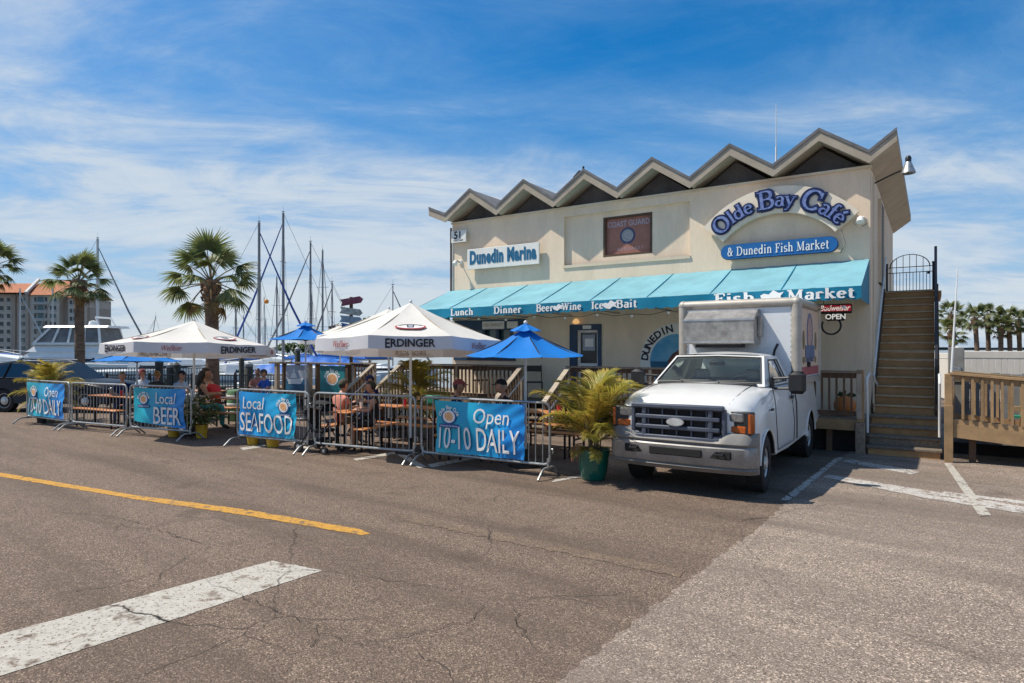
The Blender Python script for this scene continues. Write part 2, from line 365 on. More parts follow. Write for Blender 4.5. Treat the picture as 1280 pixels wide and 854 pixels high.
# skeletons of a serif roman hand: advance, strokes; ('s', x, y, half width) is a serif, ('t', points) a thin stroke
SF = {
 'O': (.78, [arc(.39,.35,.29,.33,90,450,22)]), 'C': (.70, [arc(.39,.35,.29,.33,42,318,18), ('t',[(.62,.66),(.62,.46)])]),
 'B': (.66, [[(.17,0),(.17,.7)], ('s',.12,.7,.1), ('s',.12,0,.1), [(.17,.69)]+arc(.36,.53,.18,.16,90,-90,8)+[(.17,.37)], [(.17,.37)]+arc(.38,.185,.2,.185,90,-90,8)+[(.17,.0)]]),
 'D': (.76, [[(.17,0),(.17,.7)], ('s',.12,.7,.1), ('s',.12,0,.1), [(.17,.69)]+arc(.33,.345,.33,.345,90,-90,12)+[(.17,.0)]]),
 'L': (.60, [[(.18,0),(.18,.7)], ('s',.18,.7,.14), ('s',.18,0,.14), ('t',[(.18,0),(.52,0)]), ('t',[(.52,0),(.53,.2)])]),
 'F': (.58, [[(.18,0),(.18,.7)], ('s',.18,0,.14), ('s',.1,.7,.08), ('t',[(.18,.7),(.52,.7)]), ('t',[(.52,.7),(.53,.52)]), ('t',[(.18,.37),(.40,.37)]), ('t',[(.40,.46),(.40,.28)])]),
 'I': (.36, [[(.18,0),(.18,.7)], ('s',.18,.7,.14), ('s',.18,0,.14)]),
 'M': (.90, [('t',[(.17,0),(.17,.7)]), ('s',.15,0,.11), ('s',.13,.7,.09), [(.17,.7),(.44,.05)], ('t',[(.44,.05),(.71,.7)]), [(.73,0),(.73,.7)], ('s',.74,0,.13), ('s',.77,.7,.09)]),
 'W': (.98, [[(.12,.7),(.30,.02)], ('t',[(.30,.02),(.49,.6)]), [(.49,.7),(.67,.02)], ('t',[(.67,.02),(.86,.7)]), ('s',.12,.7,.11), ('s',.49,.7,.10), ('s',.86,.7,.10)]),
 'a': (.52, [arc(.27,.32,.15,.15,150,0,8)+[(.40,.05),(.46,.0),(.5,.02)], arc(.25,.13,.14,.13,60,370,14)]),
 'c': (.46, [arc(.25,.24,.17,.22,50,320,14)]),
 'd': (.58, [arc(.25,.23,.17,.21,20,380,16), [(.43,0),(.43,.74)], ('s',.38,.74,.06), ('s',.47,0,.06)]),
 'e': (.50, [('t',[(.1,.26),(.41,.26)]), arc(.25,.24,.17,.22,8,318,16)]),
 'f': (.36, [[(.16,0),(.16,.58)]+arc(.27,.60,.11,.14,180,50,6), ('s',.17,0,.12), ('t',[(.05,.46),(.30,.46)])]),
 'h': (.60, [[(.14,0),(.14,.74)], ('s',.1,.74,.06), ('s',.14,0,.11), arc(.29,.30,.15,.17,150,0,8)+[(.44,0)], ('s',.45,0,.11)]),
 'i': (.32, [[(.15,0),(.15,.47)], ('s',.11,.47,.06), ('s',.15,0,.11), [(.15,.61),(.15,.71)]]),
 'k': (.58, [[(.14,0),(.14,.74)], ('s',.1,.74,.06), ('s',.14,0,.10), ('t',[(.14,.2),(.42,.47)]), [(.25,.30),(.46,0)], ('s',.42,.47,.09), ('s',.47,0,.1)]),
 'l': (.30, [[(.15,0),(.15,.74)], ('s',.11,.74,.06), ('s',.15,0,.11)]),
 'n': (.60, [[(.14,0),(.14,.47)], ('s',.1,.47,.06), ('s',.14,0,.11), arc(.29,.30,.15,.17,150,0,8)+[(.44,0)], ('s',.45,0,.11)]),
 'r': (.44, [[(.14,0),(.14,.47)], ('s',.1,.47,.06), ('s',.15,0,.12), arc(.29,.33,.14,.14,170,55,6), [(.37,.42),(.37,.37)]]),
 's': (.44, [arc(.22,.345,.13,.115,30,250,9)+arc(.22,.125,.15,.115,80,-150,10)]),
 't': (.38, [[(.16,.62),(.16,.12)]+arc(.26,.11,.10,.10,180,310,6), ('t',[(.04,.46),(.32,.46)])]),
 'u': (.60, [[(.14,.47),(.14,.15)]+arc(.28,.16,.14,.15,180,340,8), [(.45,0),(.45,.47)], ('s',.1,.47,.07), ('s',.41,.47,.07), ('s',.49,0,.06)]),
 'y': (.54, [[(.10,.47),(.29,.05)], ('t',[(.46,.47),(.26,-.06),(.2,-.18),(.09,-.2)]), ('s',.10,.47,.10), ('s',.46,.47,.08)]),
 '&': (.72, [arc(.27,.54,.12,.14,-60,240,12)+[(.56,.0)], arc(.25,.19,.18,.19,100,330,12)+[(.58,.42)]]),
 ' ': (.28, []), }
SF['é'] = (.50, SF['e'][1]+[[(.22,.56),(.36,.72)]])
def serif_width(s, sp=0.0): return sum(SF[c][0]+sp for c in s)
def serif_glyph(mb, ch, M, thick=.13, thin=.05, serif=.05, grow=0.0, z0=0.0, depth=.01, mi=0):
    k = 0
    for st in SF[ch][1]:
        zz = z0+depth+k*.0007; k += 1; w = None
        if isinstance(st, tuple) and st[0] == 's':
            _, x, y, h = st; y = y-serif/2 if y > .3 else y+serif/2
            h += grow; q = serif/2+grow
            pts = [(x-h,y-q),(x+h,y-q),(x+h,y+q),(x-h,y+q)]
            mb.prism(pts, z0, zz, mi, M); continue
        if isinstance(st, tuple): st = st[1]; w = thin
        n = len(st); Lp, Rp = [], []
        for i, (x, y) in enumerate(st):
            a = st[max(i-1,0)]; b = st[min(i+1,n-1)]; dx, dy = b[0]-a[0], b[1]-a[1]; ln = math.hypot(dx, dy) or 1; dx /= ln; dy /= ln
            hw = (w/2 if w else thin/2+(thick-thin)/2*abs(dy)**1.3)+grow
            ex = grow if i == n-1 else (-grow if i == 0 else 0)
            Lp.append((x-dy*hw+dx*ex, y+dx*hw+dy*ex)); Rp.append((x+dy*hw+dx*ex, y-dx*hw+dy*ex))
        vs_ = []; fs = []
        for (lx, ly), (rx, ry) in zip(Lp, Rp): vs_ += [(lx,ly,z0),(rx,ry,z0),(rx,ry,zz),(lx,ly,zz)]
        for i in range(n-1):
            o = 4*i; p = 4*(i+1); fs += [(o+3,o+2,p+2,p+3),(o+1,p+1,p+2,o+2),(o,o+3,p+3,p)]
        fs += [(0,1,2,3), (4*n-4,4*n-1,4*n-2,4*n-3)]
        mb.add(vs_, fs, mi, M)
def serif_text(s, size, M, m, parent, name='lettering', sp=.02, sx=1.0, **kw):
    "one mesh per word-line, centred on M"
    mb = MB(); x = -serif_width(s, sp)*size*sx/2
    for c in s:
        serif_glyph(mb, c, Matrix.Translation((x, -.33*size, 0)) @ Matrix.Diagonal((size*sx, size, 1, 1)), **kw); x += (SF[c][0]+sp)*size*sx
    return mb.build(name, m, parent, smooth=-1, M=M)
def disc(mb, cx, cy, rx, ry, z0, z1, mi=0, n=28, M=None):
    return mb.prism([(cx+rx*math.cos(2*math.pi*i/n), cy+ry*math.sin(2*math.pi*i/n)) for i in range(n)], z0, z1, mi, M)
def ring(mb, cx, cy, rx, ry, w, z0, z1, mi=0, n=32, a0=0, a1=360, M=None):
    for i in range(n):
        b0 = R(a0+(a1-a0)*i/n); b1 = R(a0+(a1-a0)*(i+1)/n)
        P = [(cx+(rx-q)*math.cos(b), cy+(ry-q)*math.sin(b)) for b, q in ((b0,0),(b1,0),(b1,w),(b0,w))]
        mb.prism([P[3],P[2],P[1],P[0]][::-1], z0, z1, mi, M)
    return mb
# ------------------------------------------------------------------ ground, paint, water
def crack_nodes(nt, src, thin=.0075, scale=.42):
    "dark hairline cracks: edges of a distorted cell pattern, masked by noise"
    N = nt.nodes; L = nt.links
    n = N.new('ShaderNodeTexNoise'); n.inputs['Scale'].default_value = 2.2; n.inputs['Detail'].default_value = 5; L.new(src, n.inputs['Vector'])
    mx = N.new('ShaderNodeMix'); mx.data_type = 'VECTOR'; mx.inputs[0].default_value = .22; L.new(src, mx.inputs[4]); L.new(n.outputs['Color'], mx.inputs[5])
    v = N.new('ShaderNodeTexVoronoi'); v.feature = 'DISTANCE_TO_EDGE'; v.inputs['Scale'].default_value = scale; L.new(mx.outputs[1], v.inputs['Vector'])
    m1 = N.new('ShaderNodeMapRange'); m1.inputs[1].default_value = thin*.15; m1.inputs[2].default_value = thin*.55; m1.inputs[3].default_value = 1; m1.inputs[4].default_value = 0; L.new(v.outputs['Distance'], m1.inputs[0])
    k = N.new('ShaderNodeTexNoise'); k.inputs['Scale'].default_value = .55; k.inputs['Detail'].default_value = 2; L.new(src, k.inputs['Vector'])
    m2 = N.new('ShaderNodeMapRange'); m2.inputs[1].default_value = .44; m2.inputs[2].default_value = .60; L.new(k.outputs[0], m2.inputs[0])
    mm = N.new('ShaderNodeMath'); mm.operation = 'MULTIPLY'; L.new(m1.outputs[0], mm.inputs[0]); L.new(m2.outputs[0], mm.inputs[1]); return mm.outputs[0]
def asphalt_mat(name, base, pale, crack=True, worn=None, paint=None):
    m = bpy.data.materials.new(name); m.use_nodes = True; nt = m.node_tree; N = nt.nodes; L = nt.links; b = N['Principled BSDF']; b.inputs['Roughness'].default_value = .88; b.inputs['Specular IOR Level'].default_value = .25
    src = N.new('ShaderNodeNewGeometry').outputs['Position']
    def noise(s, d=3, r=.6):
        n = N.new('ShaderNodeTexNoise'); n.inputs['Scale'].default_value = s; n.inputs['Detail'].default_value = d; n.inputs['Roughness'].default_value = r; L.new(src, n.inputs['Vector']); return n.outputs[0]
    def rng(v, a, b_, lo=0.0, hi=1.0):
        q = N.new('ShaderNodeMapRange'); q.inputs[1].default_value = a; q.inputs[2].default_value = b_; q.inputs[3].default_value = lo; q.inputs[4].default_value = hi; L.new(v, q.inputs[0]); return q.outputs[0]
    def mixc(f, a, b_):
        q = N.new('ShaderNodeMix'); q.data_type = 'RGBA'
        for i, v in ((0,f),(6,a),(7,b_)):
            if isinstance(v, tuple): q.inputs[i].default_value = (*v, 1)
            elif isinstance(v, float): q.inputs[i].default_value = v
            else: L.new(v, q.inputs[i])
        return q.outputs[2]
    large = rng(noise(.35, 4), .3, .7); mid = rng(noise(3.5, 4), .3, .7)
    c = mixc(large, base, pale); c = mixc(rng(noise(3.5,4), .35, .75, 0, .35), c, tuple(x*.62 for x in base))
    vor = N.new('ShaderNodeTexVoronoi'); vor.inputs['Scale'].default_value = 120; L.new(src, vor.inputs['Vector'])
    sepc = N.new('ShaderNodeSeparateColor'); L.new(vor.outputs['Color'], sepc.inputs[0])
    c = mixc(rng(sepc.outputs[0], .72, .98, 0, .85), c, tuple(min(1, x*2.5) for x in pale))       # pale aggregate
    c = mixc(rng(sepc.outputs[1], .60, .92, 0, .85), c, tuple(x*.30 for x in base))                 # dark binder pits
    # long soft tyre-worn streaks along the travel direction
    turned = N.new('ShaderNodeMapping'); turned.inputs['Rotation'].default_value = (0,0,R(38)); L.new(src, turned.inputs[0])
    mp = N.new('ShaderNodeMapping'); mp.inputs['Scale'].default_value = (.10,1.5,1); L.new(turned.outputs[0], mp.inputs[0])
    sn = N.new('ShaderNodeTexNoise'); sn.inputs['Scale'].default_value = 1.2; sn.inputs['Detail'].default_value = 4; L.new(mp.outputs[0], sn.inputs['Vector'])
    c = mixc(rng(sn.outputs[0], .50, .72, 0, .38), c, tuple(x*.55 for x in base))
    mp2 = N.new('ShaderNodeMapping'); mp2.inputs['Scale'].default_value = (.07,.62,1); mp2.inputs['Location'].default_value = (.3,.17,0); L.new(turned.outputs[0], mp2.inputs[0])
    sn2 = N.new('ShaderNodeTexNoise'); sn2.inputs['Scale'].default_value = 1.3; sn2.inputs['Detail'].default_value = 5; sn2.inputs['Roughness'].default_value = .6; L.new(mp2.outputs[0], sn2.inputs['Vector'])
    c = mixc(rng(sn2.outputs[0], .47, .64, 0, .72), c, tuple(x*.60 for x in base))
    # oil drips
    c = mixc(rng(noise(1.1, 2), .62, .72, 0, .38), c, tuple(x*.35 for x in base))
    if paint:
        ed = noise(34, 4, .7); w = noise(6, 4)
        keep = N.new('ShaderNodeMath'); keep.operation = 'MULTIPLY'; L.new(rng(ed, worn[0], worn[0]+.06), keep.inputs[0]); L.new(rng(w, worn[1], worn[1]+.12), keep.inputs[1])
        pc = mixc(rng(noise(9, 5), .3, .7), paint, tuple(x*.80 for x in paint))
        k2 = N.new('ShaderNodeMath'); k2.operation = 'MULTIPLY'; L.new(keep.outputs[0], k2.inputs[0]); k2.inputs[1].default_value = worn[2]
        c = mixc(k2.outputs[0], c, pc)
    if crack:
        ck = N.new('ShaderNodeMath'); ck.operation = 'MULTIPLY'; ck.inputs[1].default_value = float(crack); L.new(crack_nodes(nt, src), ck.inputs[0]); c = mixc(ck.outputs[0], c, (.022,.018,.015))
    L.new(c, b.inputs['Base Color'])
    bp = N.new('ShaderNodeBump'); bp.inputs['Strength'].default_value = .35 if paint else .6; bp.inputs['Distance'].default_value = .006; L.new(vor.outputs['Distance'], bp.inputs['Height']); L.new(bp.outputs[0], b.inputs['Normal'])
    MATS[name] = m; return m
AB, AP = (.148,.106,.079), (.190,.139,.105)
asphalt_mat('asphalt', AB, AP, crack=.62)
asphalt_mat('asphalt_pale', (.225,.175,.139), (.305,.243,.195), crack=.35)
asphalt_mat('paint_white', AB, AP, paint=(.50,.47,.41), worn=(.38,.33,.94))
asphalt_mat('paint_yellow', AB, AP, paint=(.58,.30,.05), worn=(.38,.33,.95))
asphalt_mat('paint_white_worn', (.225,.175,.139), (.305,.243,.195), paint=(.60,.58,.54), worn=(.42,.36,.8))
asphalt_mat('paint_ghost', AB, AP, paint=(.30,.21,.11), worn=(.46,.44,.30))
m = mat('water', (.02,.055,.07), .08, var=.1, bump=.25, bs=1.6); 
mat('concrete', (.36,.34,.30), .85, var=.2, vs=1.5)
mat('far_haze_green', (.10,.125,.135), .9, var=.4, vs=.02)  # pale bluish distance haze is mixed into the shore's own colour
mat('crack_dark', (.035,.028,.022), .95, var=.2)

def sheet(name, pts, z, m, parent=None, kind='structure', jit=0.0, step=.12, **kw):
    "flat polygon; jit roughens its outline"
    P = []
    for i, p in enumerate(pts):
        q = pts[(i+1) % len(pts)]; a = Vector((p[0], p[1])); b = Vector((q[0], q[1])); n = max(1, int((b-a).length/step)) if jit else 1
        nn = Vector((-(b-a).y, (b-a).x)).normalized()
        for k in range(n): P.append(a.lerp(b, k/n)+(nn*random.uniform(-jit, jit) if k else Vector((0,0))))
    mb = MB(); mb.add([(p.x, p.y, z) for p in P], [tuple(range(len(P)))])
    me = mb.mesh(name, None); me.materials.append(M_(m))
    if me.polygons[0].normal.z < 0: me.flip_normals()
    return link(name, me, parent, kind=kind, **kw)
SEA = -.75
sheet('water', [(-4000,-300),(4000,-300),(4000,5000),(-4000,5000)], SEA, 'water')
# the paved lot: a slab with its seawall down to the water
LOT = [(-70,-45),(60,-45),(60,70),(13,70),(13,34),(-1,34),(-1,23.2),(-13.5,23.2),(-13.5,33),(-70,33)]
mb = MB(); mb.prism(LOT, -2.5, 0.0); ground = mb.build('asphalt_lot', 'asphalt', smooth=0, kind='structure')
me = ground.data; me.materials.append(MATS['concrete'])
for p in me.polygons:
    if abs(p.normal.z) < .5: p.material_index = 1
mb = MB()
for i in range(len(LOT)):
    a = Vector(LOT[i]); b = Vector(LOT[(i+1) % len(LOT)])
    if max(a.y, b.y) > 20 and not (a.x > 50 or b.x > 50): mb.bar((a.x,a.y,.03), (b.x,b.y,.03), .35, .14)
mb.build('seawall_cap', 'concrete', kind='structure')
E1 = Vector((.8356,-.5495,0)); E2 = Vector((.5495,.8356,0))      # along the cafe front (to the right), and into the building
# older, paler asphalt on the right, its seam running out under the parked truck
a = G(655,900); bnd = [G(700,852), G(768,798), G(845,736), G(905,692), G(958,652), G(985,627), G(1053,571)]
pale = [(a.x-1.5,a.y-2.4)]+[(p.x,p.y) for p in bnd]+[(9,15.5),(20,22),(40,22),(40,-20),(a.x-2.5,-20)]
sheet('asphalt_patch', pale, .004, 'asphalt_pale', jit=.025, step=.07)
def stripe(name, pts, m, z=.004, jit=.006, **kw): return sheet(name, [(p.x,p.y) for p in pts], z, m, jit=jit, step=.05, **kw)
stripe('yellow_line', [G(-40,584), G(-40,589), G(0,596), G(170,624.5), G(310,645), G(420,664), G(452,669.5), G(463,667.5), G(450,662), G(310,637.5), G(170,619.5), G(0,591)], 'paint_yellow', jit=.010)
stripe('white_bar', [G(-30,802), G(340,701.5), G(403,713.5), G(150,797), G(-30,856)], 'paint_white', jit=.008)
stripe('faded_line', [G(500,643), G(860,714), G(850,722), G(500,650)], 'paint_ghost', jit=.03)
stripe('parking_line', [G(975,626), G(1046,572), G(1054,572), G(987,626)], 'paint_white_worn', jit=.015, z=.008)
stripe('parking_line', [G(1180,580), G(1189,580), G(1239,645.5), G(1224,646)], 'paint_white', jit=.004, z=.012)
stripe('parking_line', [G(1030,597), G(1036,594), G(1300,637), G(1300,646), G(1160,624)], 'paint_white_worn', z=.0085, jit=.02)
stripe('parking_line', [G(1052,577), G(1062,575), G(1150,590), G(1140,594)], 'paint_white_worn', jit=.02, z=.008)
stripe('parking_line', [G(1180,615), G(1290,628), G(1290,632), G(1180,618)], 'paint_white_worn', z=.007, jit=.02)
stripe('parking_line', [G(441,574), G(516,561), G(520,564), G(446,576)], 'paint_white', jit=.005)
stripe('parking_line', [G(495,568), G(503,567), G(533,584), G(524,586)], 'paint_white', jit=.005, z=.007)
stripe('parking_line', [G(534,581), G(600,569), G(603,572), G(540,584.5)], 'paint_white', jit=.005)
stripe('parking_line', [G(363,549), G(372,549), G(385,561), G(373,561)], 'paint_white', jit=.005)
stripe('parking_line', [G(690,603), G(694,600), G(742,591), G(744,594)], 'paint_white_worn', jit=.01)
stripe('parking_line', [G(300,560), G(330,556), G(334,558), G(304,563)], 'paint_white', jit=.01)
def crack(pts, w=.008):
    P = [G(*p) for p in pts]; Q = []
    for a, b in zip(P, P[1:]):
        n = max(2, int((b-a).length/.07))
        for k in range(n): Q.append(a.lerp(b, k/n)+Vector((random.uniform(-.03,.03), random.uniform(-.03,.03), 0)))
    Q.append(P[-1]); mb = MB(); n = len(Q); Lp = []; Rp = []
    for i, p in enumerate(Q):
        d = (Q[min(i+1,n-1)]-Q[max(i-1,0)]).normalized(); nn = Vector((-d.y, d.x, 0)); ww = w*random.uniform(.25,1)*min(1, 4*i/n+.2, 4*(n-1-i)/n+.1)/2
        Lp.append(p+nn*ww); Rp.append(p-nn*ww)
    vs_ = [(p.x,p.y,.0105) for p in Lp]+[(p.x,p.y,.0105) for p in Rp]
    mb.add(vs_, [(i,i+1,n+i+1,n+i) for i in range(n-1)]); o = mb.build('crack', 'crack_dark', ground, smooth=-1)
for c in ([(253,724),(300,745),(345,765),(385,779),(402,792),(450,806),(520,812)], [(305,715),(350,716),(395,713),(430,719),(470,723),(540,735),(620,752)],
          [(-10,766),(60,745),(130,735),(205,714),(232,697),(262,683),(330,671)], [(262,683),(235,676),(195,662)], [(402,792),(385,815),(352,822)],
          [(450,806),(530,790),(590,775),(612,752)], [(640,760),(660,800),(690,820)], [(100,650),(190,662),(262,683)], [(60,640),(130,645),(200,660)], [(620,752),(700,748),(770,765)], [(520,812),(560,840),(575,870)], [(205,714),(180,740),(150,752)]): crack(c)
# far shore on the right, a low wooded strip across the bay
def shore(x0, x1, Y, h, seed):
    rnd = random.Random(seed); mb = MB(); n = 240; prev = 0
    vs_ = []
    for i in range(n+1):
        x = x0+(x1-x0)*i/n; prev = .7*prev+.3*rnd.uniform(.4,1); vs_ += [(x,Y,SEA),(x,Y-6,h*prev*.8),(x,Y+10,h*prev),(x,Y+60,SEA)]
    fs = []
    for i in range(n):
        for k in range(3): fs.append((4*i+k, 4*i+4+k, 4*i+5+k, 4*i+1+k))
    mb.add(vs_, fs); return mb.build('far_shore', 'far_haze_green', kind='structure')
shore(500, 2600, 1500, 7, 3); shore(-2600, -300, 1700, 9, 4)
# ------------------------------------------------------------------ the cafe building; its own frame: x along the front (0 at the right corner, left is negative), y into the building
BC = Vector((7.345, 13.10, 0)); BRZ = math.atan2(E1.y, E1.x); BM = Matrix.Translation(BC) @ Matrix.Rotation(BRZ, 4, 'Z')
def W(px, py, y=0.0):
    "(x, z) in the building frame of the point of the plane y=const that is seen at this pixel"
    k = (px-PCX)/FPX; o = BC+E2*y; x = (k*o.y-o.x)/(E1.x-k*E1.y); d = o.y+x*E1.y
    return x, CAM_H+(PHY-py)*d/FPX
def bpt(x, y, z): return BM @ Vector((x, y, z))
def bthing(name, label, cat, x=0, y=0, z=0, rz=0, group=None):
    return thing(name, label, cat, bpt(x, y, z), BRZ+rz, group)
BL, BD, ZV = -10.92, 8.9, 5.78          # left end, depth, height of the roof valleys
NF, FW, FH = 6, 10.92/6, .61            # roof folds
bld = bthing('cafe_building', 'two-storey beige stucco waterfront building with zigzag folded roof', 'building')
def wall_cells(x0, x1, z0, z1, holes, y0, th):
    mb = MB(); xs = sorted({x0, x1, *[h[0] for h in holes], *[h[1] for h in holes]}); zs = sorted({z0, z1, *[h[2] for h in holes], *[h[3] for h in holes]})
    for a, b in zip(xs, xs[1:]):
        for c, d in zip(zs, zs[1:]):
            mx_, mz_ = (a+b)/2, (c+d)/2
            if any(h[0] < mx_ < h[1] and h[2] < mz_ < h[3] for h in holes): continue
            mb.bbox((a,y0,c),(b,y0+th,d))
    return mb
rx0, rz1 = W(705,270); rx1, _ = W(862,240); _, rz0 = W(862,319.5); rz1 = W(862,252)[1]+.02
cx0, cz1 = W(752,270); cx1, cz0 = W(813.5,316); cz1 = W(813.5,264)[1]; cz0 = W(752,321)[1]
dx0, dx1 = W(722,0)[0], W(748,0)[0]; dz1 = W(722,413)[1]
wx0, wx1, wz0, wz1 = W(572,0)[0], W(640,0)[0], 1.75, W(640,412)[1]
wall_cells(BL, 0, 0, ZV-.02, [(rx0,rx1,rz0,rz1),(dx0,dx1,.67,dz1),(wx0,wx1,wz0,wz1)], 0, .22).build('front_wall', 'stucco', bld, smooth=-1)
wall_cells(rx0, rx1, rz0, rz1, [(cx0,cx1,cz0,cz1)], .10, .08).build('recessed_panel', 'stucco', bld, smooth=-1)
mb = MB(); mb.bbox((rx0-.02,-.03,rz0-.07),(rx1+.02,.13,rz0)); mb.build('sill', 'stucco_trim', bld)
mb = MB(); mb.bbox((cx0,.17,cz0),(cx1,.21,cz1)); win = mb.build('sign_window', 'cg_red', bld)
tag(win, 'red-brown framed window board with round emblem')
mb = MB()
for a, b in (((cx0,.095,cz0),(cx0+.06,.20,cz1)), ((cx1-.06,.095,cz0),(cx1,.20,cz1)), ((cx0+.06,.097,cz0),(cx1-.06,.20,cz0+.05)), ((cx0+.06,.097,cz1-.05),(cx1-.06,.20,cz1))): mb.bbox(a, b)
mb.build('window_frame', 'wood_brown', win)
ccx, ccz = (cx0+cx1)/2, (cz0+cz1)/2; FR = frame((0,0,0),(1,0,0),z=(0,-1,0))       # text lies in x-z facing -y
def FB(x, y, z): return Matrix.Translation((x,y,z)) @ FR
text('COAST GUARD', FB(ccx,.168,cz1-.2), 'cg_letter', win, size=.20, extrude=.002, bold=.004, sx=.82)
text('AUXILIARY', FB(ccx+.05,.168,cz0+.17), 'cg_letter', win, size=.11, extrude=.002, spacing=1.4)
mb = MB(); disc(mb,0,0,.21,.21,0,.003); mb.build('emblem_ring','cg_blue',win,M=FB(ccx-.02,.168,ccz))
mb = MB(); disc(mb,0,0,.155,.155,0,.006); disc(mb,0,0,.07,.07,.006,.009,0); mb.build('emblem','cg_pale',win,M=FB(ccx-.02,.168,ccz))
for sx_, xx in (('side_wall', 0), ('far_side_wall', BL)):
    mb = MB(); xa = (-.22 if xx == 0 else BL); mb.bbox((xa,.22,0),(xa+.22,BD,ZV-.02)); mb.build('wall', 'stucco', bld)
mb = MB(); mb.bbox((BL+.22,BD-.22,0),(-.22,BD,ZV-.02)); mb.build('wall','stucco',bld)
mb = MB(); mb.bbox((BL+.22,.22,3.35),(-.22,BD-.22,3.5)); mb.build('floor_slab','concrete',bld)
# side wall details seen edge-on by the stairs
mb = MB(); mb.bbox((.0,2.3,3.55),(.05,3.2,5.5)); mb.build('side_door','gable_dark',bld)
mb = MB(); mb.bbox((.0,3.25,3.55),(.07,3.33,5.5)); mb.bbox((.0,2.17,3.55),(.07,2.25,5.5)); mb.build('door_frame','stucco_trim',bld)
# roof: twelve folded plates plus the half folds that overhang at both ends
YF, YB, TH = -.32, BD+.5, .13
def plate(xa, za, xb, zb, name='roof_plate'):
    n = Vector((0, 0, TH*1.35))
    mb = MB(); P = [(xa,YF,za),(xb,YF,zb),(xb,YB,zb),(xa,YB,za)]
    vs_ = [Vector(p) for p in P]+[Vector(p)+n for p in P]
    mb.add(vs_, [(0,3,2,1)], 1); mb.add(vs_, [(4,5,6,7)], 0); mb.add(vs_, [(0,1,5,4),(1,2,6,5),(2,3,7,6),(3,0,4,7)], 2)
    o = mb.build(name, ['roof_top','roof_soffit','roof_trim'], bld, smooth=-1)
    # fascia board along the front edge, a little proud, and a thin drip edge above it
    fb = MB(); q = n.normalized(); a = Vector((xa,YF,za)); b = Vector((xb,YF,zb))
    for dy0, dy1, k0, k1, mi in ((-.035,0,-.06,TH*1.02,0), (-.055,0,TH*1.04,TH*1.35+.03,1)):
        vv = [p+Vector((0,dy,0))+q*k for dy in (dy0,dy1) for p, k in ((a,k0),(b,k0),(b,k1),(a,k1))]
        fb.add(vv, [(0,1,2,3),(7,6,5,4),(0,4,5,1),(3,2,6,7),(0,3,7,4),(1,5,6,2)], mi)
    fb.build('fascia', ['roof_trim','roof_top'], bld if False else o, smooth=-1)
    return o
for i in range(NF):
    x0 = BL+i*FW; xm = x0+FW/2; x1 = x0+FW
    plate(x0, ZV, xm, ZV+FH); plate(xm, ZV+FH, x1, ZV)
    mb = MB(); mb.prism([(x0+.12,ZV-.02),(x1-.12,ZV-.02),(xm,ZV+FH-.07)], 0, .08, M=FB(0,.30,0) @ Matrix.Identity(4)); mb.build('gable_panel','gable_dark',bld,smooth=-1)
plate(-10.92-.62, ZV+.26, -10.92, ZV, 'roof_plate'); plate(0, ZV, .48, ZV+.36, 'roof_plate')
mb = MB(); mb.bbox((BL-.02,-.05,ZV-.075),(.02,.24,ZV-.021)); mb.build('wall_head_trim','stucco_trim',bld)
# door with blue surround
bx0, bx1 = W(713,0)[0], W(752,0)[0]; bz1 = W(713,406)[1]
mb = MB(); mb.bbox((bx0,-.05,.69),(dx0,.0,bz1)); mb.bbox((dx1,-.05,.69),(bx1,0,bz1)); mb.bbox((dx0,-.05,dz1),(dx1,0,bz1)); mb.build('door_surround','blue_frame',bld)
door = MB().bbox((dx0+.0,.08,.70),(dx1,.12,dz1)).build('door','window_dark',bld)
mb = MB(); w_ = .06
mb.bbox((dx0,.04,.70),(dx0+w_,.079,dz1)); mb.bbox((dx1-w_,.04,.70),(dx1,.079,dz1)); mb.bbox((dx0+w_,.041,dz1-w_),(dx1-w_,.079,dz1)); mb.bbox((dx0+w_,.041,1.55),(dx1-w_,.079,1.62)); mb.build('frame','white_metal',door)
MB().bbox((dx0+.12,.05,1.95),(dx1-.12,.07,dz1-.12)).build('poster','poster_grey',door)
MB().bbox((dx0+.19,.045,2.05),(dx1-.17,.049,dz1-.22)).build('notice','letter_white',door)
mb = MB(); mb.bbox(((dx0+dx1)/2-.12,-.064,dz1+.03),((dx0+dx1)/2+.12,-.051,dz1+.12)); mb.build('name_plate','letter_white',bld)
lx, lz = W(723,403)
mb = MB(); mb.lathe([(.02,.07),(.05,.06),(.10,-.02),(.07,-.06),(.01,-.075)],12,M=Matrix.Translation((lx,-.14,lz+.02))); mb.build('porch_light','lamp_lit',bld)
# left window band with a blue beam and a white notice on it
MB().bbox((wx0,.10,wz0),(wx1,.14,wz1)).build('window','window_teal',bld)
mb = MB(); n_ = 4
for i in range(n_+1): x = wx0+(wx1-wx0)*i/n_; mb.bbox((x-.05,-.03,wz0),(x+.05,.09,wz1-.001))
mb.bbox((wx0-.12,-.04,wz0-.09),(wx1+.12,.09,wz0-.001)); mb.build('window_frame','blue_frame',bld)
mb = MB(); mb.bbox((wx0-.3,-.09,wz1+.0),(wx1+.45,-.001,wz1+.28)); mb.build('beam','blue_frame',bld)
bxa, bza = W(606,413); bxb, bzb = W(633,405)
mb = MB(); mb.bbox((bxa,-.125,wz1+.02),(bxb,-.091,wz1+.24)); mb.bbox((bxb+.1,-.125,wz1+.03),(bxb+.45,-.091,wz1+.22)); mb.build('notice_board','sign_white',bld)
text('FISH MARKET', FB((bxa+bxb)/2,-.126,wz1+.13), 'print_ghost', bld, size=.13, extrude=.002, sx=.85)
